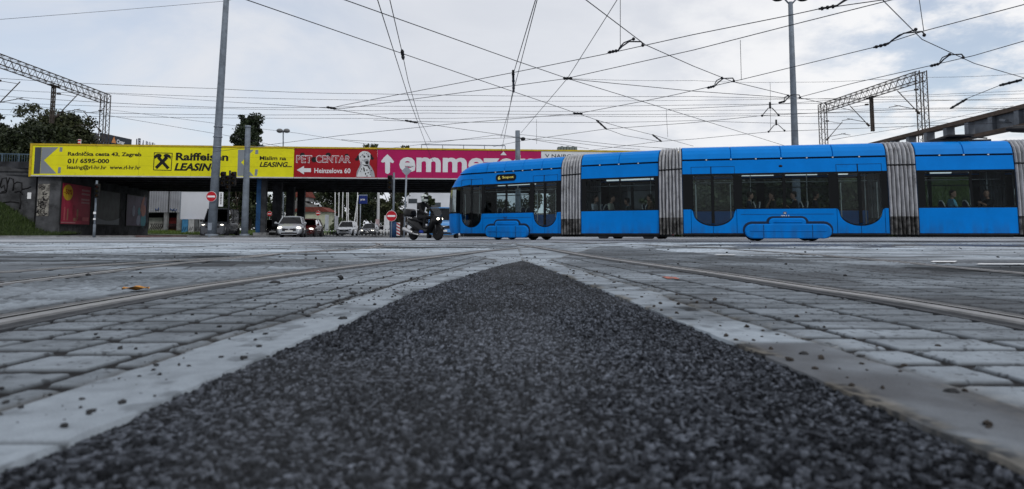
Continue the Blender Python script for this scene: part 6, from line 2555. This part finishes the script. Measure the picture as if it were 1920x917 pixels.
def figure(joints, bones, name, parent=None, mats=(), zone=None, sub=1):
    """one continuous body grown round a skeleton: joints {name: (x, y, z, r)}, bones [(a, b, zone)]"""
    names = list(joints)
    me = bpy.data.meshes.new(name)
    me.from_pydata([joints[n][:3] for n in names], [(names.index(a), names.index(c)) for a, c, _ in bones], [])
    ob = bpy.data.objects.new(name, me)
    COL.objects.link(ob)
    sk = ob.modifiers.new('skin', 'SKIN')
    sv = me.skin_vertices[0].data
    for i, n in enumerate(names):
        r_ = joints[n][3]
        sv[i].radius = (r_, r_) if not isinstance(r_, tuple) else r_
        sv[i].use_root = (n == 'pelvis')
    ss = ob.modifiers.new('sub', 'SUBSURF')
    ss.levels = ss.render_levels = sub
    bpy.context.view_layer.update()
    dg = bpy.context.evaluated_depsgraph_get()
    m2 = bpy.data.meshes.new_from_object(ob.evaluated_get(dg))
    bpy.data.objects.remove(ob)
    m2.materials.clear()
    for m in mats:
        m2.materials.append(m)
    J = {n: Vector(joints[n][:3]) for n in names}
    for p in m2.polygons:
        c = p.center
        best, bz = 9, 0
        for a, e, z in bones:
            d = J[e] - J[a]
            t = max(0, min(1, (c - J[a]).dot(d) / max(1e-6, d.length_squared)))
            dist = (c - J[a] - d * t).length
            if dist < best:
                best, bz = dist, z
        p.material_index = bz
        p.use_smooth = True
    m2.name = name
    o = bpy.data.objects.new(name, m2)
    COL.objects.link(o)
    if parent:
        o.parent = parent
    return o


def hand(b, w_, d, up, m=0):
    """palm, four bent fingers and a thumb at wrist w_, pointing along d"""
    d = d.normalized()
    sd = d.cross(up).normalized()
    dn = -up.normalized()
    b.tube([w_, w_ + d * .05, w_ + d * .09], [.026, .036, .030], 7, m)
    for k, ln in enumerate((.066, .075, .07, .055)):
        s = sd * (-.03 + .02 * k)
        p = w_ + d * .085 + s
        b.tube([p, p + d * ln * .5 + dn * .008, p + d * ln * .75 + dn * ln * .45], [.0095, .009, .007], 5, m)
    p = w_ + d * .03 - sd * .03
    b.tube([p, p + d * .035 - sd * .022, p + d * .062 - sd * .02 + dn * .012], [.012, .011, .008], 5, m)


def head(parent, c, fwd, hair=True, skin=None, hairm=None):
    """head with face, ears, nose and hair; c = centre, fwd = looking direction"""
    skin = skin or M_['skin']
    f = Vector((fwd[0], fwd[1], 0)).normalized()
    M = Matrix.Translation(c) @ Matrix.Rotation(math.atan2(f.y, f.x), 4, 'Z')
    b = MB()
    b.loft([[(x + rx * math.cos(a), ry * math.sin(a), z) for a in np.linspace(0, 2 * math.pi, 14, endpoint=False)] for x, rx, ry, z in
            ((.035, .012, .012, -.125), (.03, .050, .045, -.115), (.015, .085, .062, -.08), (.005, .095, .073, -.03), (0, .10, .078, .03), (-.005, .095, .075, .08), (-.01, .065, .055, .115), (-.01, .01, .01, .128))], 0, True, True, True, M)
    b.ball((.105, 0, -.015), (.018, .013, .022), 7, 0, M)
    for s in (-1, 1):
        b.ball((-.005, s * .078, -.005), (.022, .010, .032), 7, 0, M)
        b.ball((.088, s * .032, .018), (.010, .014, .007), 6, 1, M)
    b.box(.085, .098, -.022, .022, -.066, -.058, 2, M)
    o = b.build('head', [skin, M_['black'], mat('lips', (.3, .12, .1), .5)], parent)
    if hair:
        b = MB()
        b.loft([[(x + rx * math.cos(a), ry * math.sin(a), z + (.05 * max(0, math.cos(a)) if z < .05 else 0)) for a in np.linspace(0, 2 * math.pi, 14, endpoint=False)] for x, rx, ry, z in
                ((-.030, .075, .078, -.055), (-.020, .090, .084, .0), (-.012, .098, .086, .05), (-.012, .10, .084, .085), (-.012, .075, .063, .125), (-.012, .01, .01, .142))], 0, True, True, True, M)
        b.build('hair', [hairm or M_['hair']], o)
    return o


def sitter(label, mod, px, yy, face, shirt, pose='lap', trousers=(.02, .022, .03), zoff=0.0, turn=0.0, hairc=None):
    """a passenger on a tram seat; face +1 looks along the car's +x"""
    wl, M = mod[0], mod[1]
    x = wl.x(px)
    w0 = M @ Vector((x, yy, .36 + zoff))
    o = thing('person', label, 'person', w0, wl.ang + (0 if face > 0 else math.pi))
    H_ = .46
    J = {'pelvis': (0, 0, H_ + .08, (.15, .12)), 'waist': (-.02, 0, H_ + .26, (.125, .10)), 'chest': (.0, 0, H_ + .46, (.16, .115)), 'neck0': (.02, 0, H_ + .60, (.075, .07)), 'neck': (.035, 0, H_ + .67, .05)}
    bn = [('pelvis', 'waist', 0), ('waist', 'chest', 0), ('chest', 'neck0', 0), ('neck0', 'neck', 2)]
    for s, t in ((1, 'l'), (-1, 'r')):
        J['sh' + t] = (.0, s * .18, H_ + .54, .062)
        if pose == 'phone' or (pose == 'reach' and s < 0):
            J['el' + t] = (.18, s * .25, H_ + .36, .048)
            J['wr' + t] = (.36 if pose == 'reach' else .26, s * .08, H_ + .46, .032)
        elif pose == 'chin' and s < 0:
            J['el' + t] = (.24, s * .2, H_ + .30, .048)
            J['wr' + t] = (.15, s * .06, H_ + .56, .032)
        else:
            J['el' + t] = (.06, s * .25, H_ + .27, .046)
            J['wr' + t] = (.28, s * .14, H_ + .22, .030)
        J['hip' + t] = (.08, s * .10, H_ + .05, .095)
        J['kn' + t] = (.44, s * .12, H_ + .06, .066)
        J['an' + t] = (.42, s * .12, .10, .045)
        J['to' + t] = (.60, s * .13, .04, .038)
        bn += [('chest', 'sh' + t, 0), ('sh' + t, 'el' + t, 0), ('el' + t, 'wr' + t, 2), ('pelvis', 'hip' + t, 1), ('hip' + t, 'kn' + t, 1), ('kn' + t, 'an' + t, 1), ('an' + t, 'to' + t, 3)]
    sm = mat('shirt_fabric', shirt, .85, 0, .15, 8)
    tm = mat('trouser_fabric', trousers, .9, 0, .2, 8)
    figure(J, bn, 'body', o, [sm, tm, M_['skin'], M_['black']])
    head(o, Vector((.06, 0, H_ + .78)), (math.cos(turn), math.sin(turn)), True, None, hairc)
    b = MB()
    for t, s in (('l', 1), ('r', -1)):
        w_, e = Vector(J['wr' + t][:3]), Vector(J['el' + t][:3])
        hand(b, w_, w_ - e, Vector((0, 0, 1)) if abs((w_ - e).normalized().z) < .8 else Vector((1, 0, 0)))
    b.build('hands', [M_['skin']], o)
    return o


sitter('passenger in a white top sitting nearest the front in the second tram car', md2, 1108, .38, 1, (.55, .56, .58), 'lap')
sitter('passenger in a cream top, second seat of the second tram car', md2, 1139, .38, 1, (.45, .45, .38), 'lap')
sitter('passenger in a grey top low behind the window post of the second tram car', md2, 1167, .75, -1, (.10, .13, .13), 'lap', zoff=-.1)
sitter('passenger in a brown jacket leaning at the rear window of the second tram car', md2, 1216, .40, -1, (.16, .10, .055), 'chin')
sitter('dark clothed passenger in the first window of the middle tram car, facing the rear', md3, 1407, .40, 1, (.02, .025, .04), 'lap')
sitter('dark clothed passenger raising a hand to the face in the middle tram car', md3, 1456, .40, -1, (.02, .02, .024), 'chin')
sitter('passenger in black stretching a bare arm out in the middle tram car', md3, 1497, .40, -1, (.016, .016, .018), 'reach')
sitter('dark clothed passenger in the last seat of the middle tram car', md3, 1533, .40, 1, (.02, .022, .03), 'lap', turn=.3)
sitter('man in a light blue shirt looking out of the rear tram car window', md4, 1796, .40, 1, (.16, .42, .55), 'lap', turn=-.9)
sitter('passenger in a black shirt holding both hands up near the rear right window', md4, 1868, .42, -1, (.016, .016, .018), 'phone', turn=1.2)

# ------------------------------------------------------------------ motor scooter and rider
sc_g = at(797, YH, 28.2)
sc_g.z = 0
SA = R(-40)
sc = thing('motor_scooter', 'black maxi scooter with a lit headlight and silver exhaust by the tram front', 'motor scooter', sc_g, SA)
m_sc = mat('scooter_black', (.007, .007, .008), .35, .0, .2, 6, 0, 60, .1)
m_scg = mat('scooter_grey', (.045, .047, .052), .4, .3, .2, 6)
m_scb = mat('scooter_blue_part', (.02, .045, .30), .4)
for x, r_, wd in ((.76, .30, .065), (-.70, .275, .078)):
    M = Matrix.Translation((x, 0, r_)) @ Matrix.Rotation(R(90), 4, 'X')
    b = MB()
    b.lathe([(r_ * .62, -wd * .8), (r_ * .85, -wd), (r_ * .97, -wd * .55), (r_, 0), (r_ * .97, wd * .55), (r_ * .85, wd), (r_ * .62, wd * .8)], 26, 0, M)
    q = b.build('wheel', [M_['rubber']], sc)
    b = MB()
    b.lathe([(r_ * .64, -wd * .7), (r_ * .60, -wd * .5), (r_ * .60, wd * .5), (r_ * .64, wd * .7)], 24, 0, M)
    for k in range(5):
        a = k * 2 * math.pi / 5
        b.bar((x, 0, r_), (x + r_ * .6 * math.cos(a), 0, r_ + r_ * .6 * math.sin(a)), .035, .035)
    b.lathe([(.05, -.07), (.05, .07)], 12, 0, M)
    b.build('rim', [m_scg], q)
b = MB()
b.loft([[(x, y * w_, z) for y, z in ((-1, zb), (-1.05, (zb + zt) / 2), (-.75, zt), (.75, zt), (1.05, (zb + zt) / 2), (1, zb))] for x, w_, zb, zt in
        ((-1.05, .05, .80, .88), (-.95, .11, .66, .92), (-.6, .17, .52, .86), (-.25, .20, .34, .74), (.05, .19, .27, .48), (.25, .19, .27, .46), (.42, .17, .34, .80), (.52, .20, .50, .98), (.66, .21, .62, 1.02), (.82, .16, .70, .98), (.95, .06, .76, .88))], 0, True, True, True)
b.build('body_fairing', [m_sc], sc)
b = MB()
b.loft([[(x, y * w_, z) for y, z in ((-1, zb), (-1, zt), (1, zt), (1, zb))] for x, w_, zb, zt in ((-.95, .10, .90, .95), (-.75, .15, .86, .97), (-.45, .16, .80, .93), (-.30, .16, .75, .87), (-.05, .14, .72, .80), (.10, .10, .66, .76))], 0, True, True, True)
b.build('seat', [M_['black']], sc)
b = MB()
b.loft([[(x, y, z) for y, z in zip(np.linspace(-w_, w_, 7), [z0 - .05 * (1 - (k / 3 - 1) ** 2) * 0 for k in range(7)])] for x, w_, z0 in ((.80, .18, .98), (.70, .24, 1.15), (.58, .22, 1.32), (.50, .15, 1.42))], 0, False, False, True)
b.build('windshield', [glass('smoked_screen', (.25, .27, .28), .04, 1.5)], sc)
b = MB()
b.tube([(.62, -.09, .86), (.72, -.10, .55), (.76, -.10, .30)], .030, 8)
b.tube([(.62, .09, .86), (.72, .10, .55), (.76, .10, .30)], .030, 8)
b.build('fork', [m_scg], sc)
b = MB()
b.loft([[(.76 + r_ * math.cos(a), y, .30 + r_ * math.sin(a)) for a in np.linspace(R(20), R(160), 9)] + [(.76 + (r_ - .02) * math.cos(a), y, .30 + (r_ - .02) * math.sin(a)) for a in np.linspace(R(160), R(20), 9)] for y, r_ in ((-.085, .325), (-.05, .35), (.05, .35), (.085, .325))], 0, True, True, True)
b.build('mudguard', [m_sc], sc)
b = MB()
b.tube([(.50, -.34, 1.03), (.55, -.2, 1.06), (.56, 0, 1.04), (.55, .2, 1.06), (.50, .34, 1.03)], .018, 8)
b.tube([(.50, -.34, 1.03), (.49, -.40, 1.025)], .026, 8)
b.tube([(.50, .34, 1.03), (.49, .40, 1.025)], .026, 8)
b.build('handlebar', [M_['black']], sc)
for s in (-1, 1):
    b = MB()
    b.tube([(.58, s * .22, 1.05), (.62, s * .33, 1.22)], .012, 6)
    b.ball((.62, s * .35, 1.26), (.03, .075, .05), 10)
    b.build('mirror', [M_['black']], sc)
    b = MB()
    b.ball((.86, s * .085, .86), (.07, .075, .055), 12)
    b.build('headlight', [M_['headlight']], sc)
b = MB()
b.loft([[(x, y * w_, z) for y, z in ((-1, zb), (-1.05, (zb + zt) / 2), (-.8, zt), (.8, zt), (1.05, (zb + zt) / 2), (1, zb))] for x, w_, zb, zt in ((-1.22, .15, 1.02, 1.20), (-1.15, .21, .98, 1.28), (-.95, .23, .98, 1.31), (-.78, .21, .98, 1.28), (-.72, .15, 1.02, 1.22))], 0, True, True, True)
b.build('top_box', [m_sc], sc, bevel=.01)
b = MB()
b.tube([(-.2, -.14, .22), (-.45, -.20, .26), (-.55, -.22, .30)], .035, 8)
b.tube([(-.52, -.22, .30), (-.62, -.22, .33), (-1.0, -.23, .45), (-1.10, -.23, .48)], [.05, .085, .09, .06], 12)
b.build('exhaust', [mat('exhaust_silver', (.50, .50, .51), .35, .7, .1, 6)], sc)
b = MB()
b.bar((-.70, -.12, .30), (-.2, -.14, .34), .06, .14)
b.bar((-.70, .12, .30), (-.2, .14, .34), .06, .10)
b.bar((-.66, -.15, .36), (-.55, -.16, .70), .04, .04)
b.build('engine_arm', [m_scg], sc)
b = MB()
b.prism([(-.15, .32), (.12, .30), (.08, .40), (-.10, .42)], -.215, -.19)
b.build('blue_panel', [m_scb], sc)
b = MB()
b.box(-1.13, -1.11, -.09, .09, .62, .76)
b.build('number_plate', [m_plate], sc)
b = MB()
b.tube([(-.62, -.19, .90), (-.92, -.20, .97), (-1.06, -.12, .99), (-1.06, .12, .99), (-.92, .20, .97), (-.62, .19, .90)], .016, 6)
b.build('grab_bar', [M_['chrome']], sc)

rd = thing('person', 'scooter rider in black with a white and green helmet', 'person', sc_g, SA)
J = {'pelvis': (-.33, 0, .98, (.165, .13)), 'waist': (-.29, 0, 1.16, (.145, .125)), 'chest': (-.20, 0, 1.38, (.185, .135)), 'neck0': (-.14, 0, 1.53, (.08, .075)), 'neck': (-.10, 0, 1.59, .06)}
bn = [('pelvis', 'waist', 0), ('waist', 'chest', 0), ('chest', 'neck0', 0), ('neck0', 'neck', 0)]
for s, t in ((1, 'l'), (-1, 'r')):
    J['sh' + t] = (-.18, s * .20, 1.47, .075)
    J['el' + t] = (.06, s * .31, 1.20, .058)
    J['wr' + t] = (.40, s * .36, 1.07, .040)
    J['hip' + t] = (-.24, s * .12, .94, .105)
    J['kn' + t] = (.22, s * .20, .93, .075)
    J['an' + t] = (.12, s * .20, .53, .052)
    J['to' + t] = (.34, s * .21, .50, .044)
    bn += [('chest', 'sh' + t, 0), ('sh' + t, 'el' + t, 0), ('el' + t, 'wr' + t, 0), ('pelvis', 'hip' + t, 1), ('hip' + t, 'kn' + t, 1), ('kn' + t, 'an' + t, 1), ('an' + t, 'to' + t, 2)]
figure(J, bn, 'body', rd, [mat('jacket_black', (.007, .007, .008), .8, 0, .3, 8), mat('riding_trousers', (.016, .017, .019), .8, 0, .3, 8), M_['black']], sub=2)
b = MB()
for s, t in ((1, 'l'), (-1, 'r')):
    w_ = Vector(J['wr' + t][:3])
    hand(b, w_, Vector((.9, s * .05, -.12)), Vector((0, 0, 1)))
b.build('gloves', [M_['black']], rd)
b = MB()
b.box(-.36, -.05, -.21, -.19, 1.24, 1.26)
b.build('reflective_strip', [M_['white']], rd)
hc = Vector((-.06, 0, 1.735))
hh = head(rd, hc, (1, 0), False)
hm = MB()
MH = Matrix.Translation(hc)
hm.loft([[(x + rx * math.cos(a), ry * math.sin(a), z) for a in np.linspace(0, 2 * math.pi, 18, endpoint=False)] for x, rx, ry, z in
         ((.02, .115, .10, -.155), (.015, .145, .120, -.12), (.005, .155, .132, -.05), (-.005, .155, .137, .02), (-.01, .145, .130, .08), (-.015, .115, .105, .125), (-.02, .06, .055, .152), (-.02, .008, .008, .158))], 0, True, True, True, MH)
hl = hm.build('helmet', [mat('helmet_white_green', (.55, .58, .55), .3, 0, .05, 3, 0, 60, .5, .5, ((.03, .20, .10), 11.0, .58, .61))], hh)
b = MB()
b.loft([[(.012 + .160 * math.cos(a), .138 * math.sin(a), z) for a in np.linspace(R(-62), R(62), 12)] for z in (-.05, -.01, .03, .062)], 0, False, False, True, MH)
b.build('visor', [m_bglass], hl)
b = MB()
b.loft([[(-.01 + .155 * math.cos(a), -.139 * math.sin(a) - .0, z + .03 * math.sin(a * 3)) for a in np.linspace(R(40), R(150), 10)] for z in (.05, .08)], 0, False, False, True, MH)
b.build('stripe', [mat('helmet_dark', (.02, .05, .03), .4)], hl)

# ------------------------------------------------------------------ small things on the ground
def crumbs(name, label, n, fn, seed, m, smin, smax):
    r_ = np.random.default_rng(seed)
    b = MB()
    base_v = np.array([(1, 0, 0), (-1, 0, 0), (0, 1, 0), (0, -1, 0), (0, 0, 1), (0, 0, -1), (.7, .7, .5), (-.7, .6, .4), (.6, -.7, .4), (-.6, -.7, .5)], float)
    tmp = bmesh.new()
    bmesh.ops.create_icosphere(tmp, subdivisions=1, radius=1)
    iv = np.array([v.co[:] for v in tmp.verts])
    fi = [tuple(v.index for v in f.verts) for f in tmp.faces]
    tmp.free()
    for _ in range(n):
        x, y, sc_ = fn(r_)
        s = sc_ * (smin + (smax - smin) * r_.random() ** 3.2)
        v = iv * (1 + .28 * r_.normal(size=(len(iv), 1))) * np.array([1, r_.uniform(.6, 1), r_.uniform(.45, .8)]) * s
        a = r_.uniform(0, 6.28)
        v = np.stack([v[:, 0] * math.cos(a) - v[:, 1] * math.sin(a) + x, v[:, 0] * math.sin(a) + v[:, 1] * math.cos(a) + y, v[:, 2] + s * .35 + .003 + float(und(x, y))], -1)
        b.add(v.tolist(), fi, 0, False)
    return tag(b.build(name, [m]), label, 'rubble', None, 'stuff')


def fL(r_):
    y = math.exp(r_.uniform(math.log(.9), math.log(9)))
    if r_.random() < .45:
        y = r_.normal(3.1, .55)
    y = max(.8, y)
    return float(XL(y)) - .02 - abs(r_.normal(0, .22)), y, 1


def fR(r_):
    y = max(.8, math.exp(r_.uniform(math.log(.95), math.log(7))))
    return float(XR(y)) + .02 + abs(r_.normal(.1, .14)), y, 1


def fA(r_):
    y = r_.uniform(1.2, 6)
    u = r_.random()
    return float(XL(y)) * (1 - u) + float(XR(y)) * u, y, .8


def fF(r_):
    y = r_.uniform(4, 22)
    return r_.uniform(-.8 * y, .8 * y), y, 1.2


m_crumb = mat('asphalt_crumb', (.03, .031, .033), .9, 0, .4, 60)
crumbs('asphalt_crumbs', 'dark asphalt crumbs along the left concrete border', 560, fL, 1, m_crumb, .0012, .0085)
crumbs('asphalt_crumbs', 'dark clods along the right concrete border', 190, fR, 2, mat('brown_clod', (.035, .030, .026), .95, 0, .4, 60), .002, .011)
crumbs('gravel_crumbs', 'loose chippings lying on the asphalt strip', 45, fA, 3, m_crumb, .002, .007)
crumbs('gravel_crumbs', 'loose grit scattered over the far tracks', 380, fF, 4, m_crumb, .004, .016)
# three larger clods on the strip and border, a crumpled leaf, scraps
rr = random.Random(5)
for px, py, s, lab in ((973, 534, .022, 'black clod lying in the middle of the asphalt strip'), (1507, 664, .011, 'dark flat clod on the right concrete border'), (1613, 669, .009, 'brown clod beside the flat one on the right border'),
                       (1785, 735, .012, 'dark clod nearest the camera on the right border'), (662, 551, .020, 'dark clod left of the asphalt strip by the concrete border'), (515, 531, .028, 'dark clod lying beside the left rail'), (643, 598, .014, 'mossy clod on the left border near the strip')):
    q = atz(px, py, .004)
    tmp = bmesh.new()
    bmesh.ops.create_icosphere(tmp, subdivisions=2, radius=1)
    b = MB()
    vs = [(v.co.x * s * (1 + rr.uniform(-.25, .25)), v.co.y * s * .8 * (1 + rr.uniform(-.25, .25)), max(-.3, v.co.z) * s * .42 * (1 + rr.uniform(-.3, .3)) + s * .1) for v in tmp.verts]
    b.add(vs, [tuple(v.index for v in f.verts) for f in tmp.faces])
    tmp.free()
    tag(b.build('clod', [m_crumb], None, q), lab, 'clod')
q = atz(254, 546, .004)
b = MB()
nx = 14
rings = []
for i in range(nx):
    t = i / (nx - 1)
    w_ = .034 * math.sin(math.pi * (.06 + .88 * t)) ** .35 * (1 + .18 * math.sin(7 * t))
    rings.append([(-.055 + .11 * t, w_ * c, .008 + .012 * abs(c) + .004 * math.sin(9 * t + 3 * c)) for c in np.linspace(-1, 1, 7)])
b.loft(rings, 0, False, False, True)
tag(b.build('dry_leaf', [mat('orange_leaf', (.42, .20, .05), .7, 0, .3, 30)], None, q, .3), 'curled orange dry leaf lying on the paving beside the left rail', 'leaf')
# painted marks
m_line = mat('worn_line_paint', (.62, .63, .64), .8, 0, .1, 4, dirt=((.2, .2, .21), 6, .52, .62))
for px0, px1, py0, py1 in ((1345, 1380, 479.2, 481), (1750, 1795, 491.5, 494), (1835, 1960, 496, 498)):
    pts = [atz(px0, py0, .006), atz(px1, py0, .006), atz(px1 - 4, py1, .006), atz(px0 - 6, py1, .006)]
    b = MB()
    b.add([(p.x, p.y, .016 + float(und(p.x, p.y))) for p in pts], [(0, 1, 2, 3)])
    tag(b.build('road_marking', m_line), kind='structure')
m_or = mat('spray_paint_orange', (.42, .12, .08), .8, 0, .3, 20, dirt=((.12, .11, .11), 30, .45, .55))
b = MB()
pts = [atz(1240, 518, .01), atz(1268, 519.5, .01), atz(1275, 523.5, .01), atz(1250, 522, .01)]
b.add([(p.x, p.y, .010) for p in pts], [(0, 1, 2, 3)])
tag(b.build('road_marking', m_or), kind='structure')
# wet patch in front of the tram
wet = mat('wet_asphalt', (.03, .033, .04), .34, 0, .4, 1.5, .15, 8)
b = MB()
ctr = atz(1660, 460, .004)
pts = []
for k in range(40):
    a = 2 * math.pi * k / 40
    rr_ = 1 + .22 * math.sin(3 * a + 1) + .12 * math.sin(7 * a)
    pts.append((ctr.x + 4.6 * rr_ * math.cos(a), ctr.y + 2.0 * rr_ * math.sin(a), .004))
b.add(pts, [tuple(range(40))])
tag(b.build('wet_patch', wet), kind='structure')
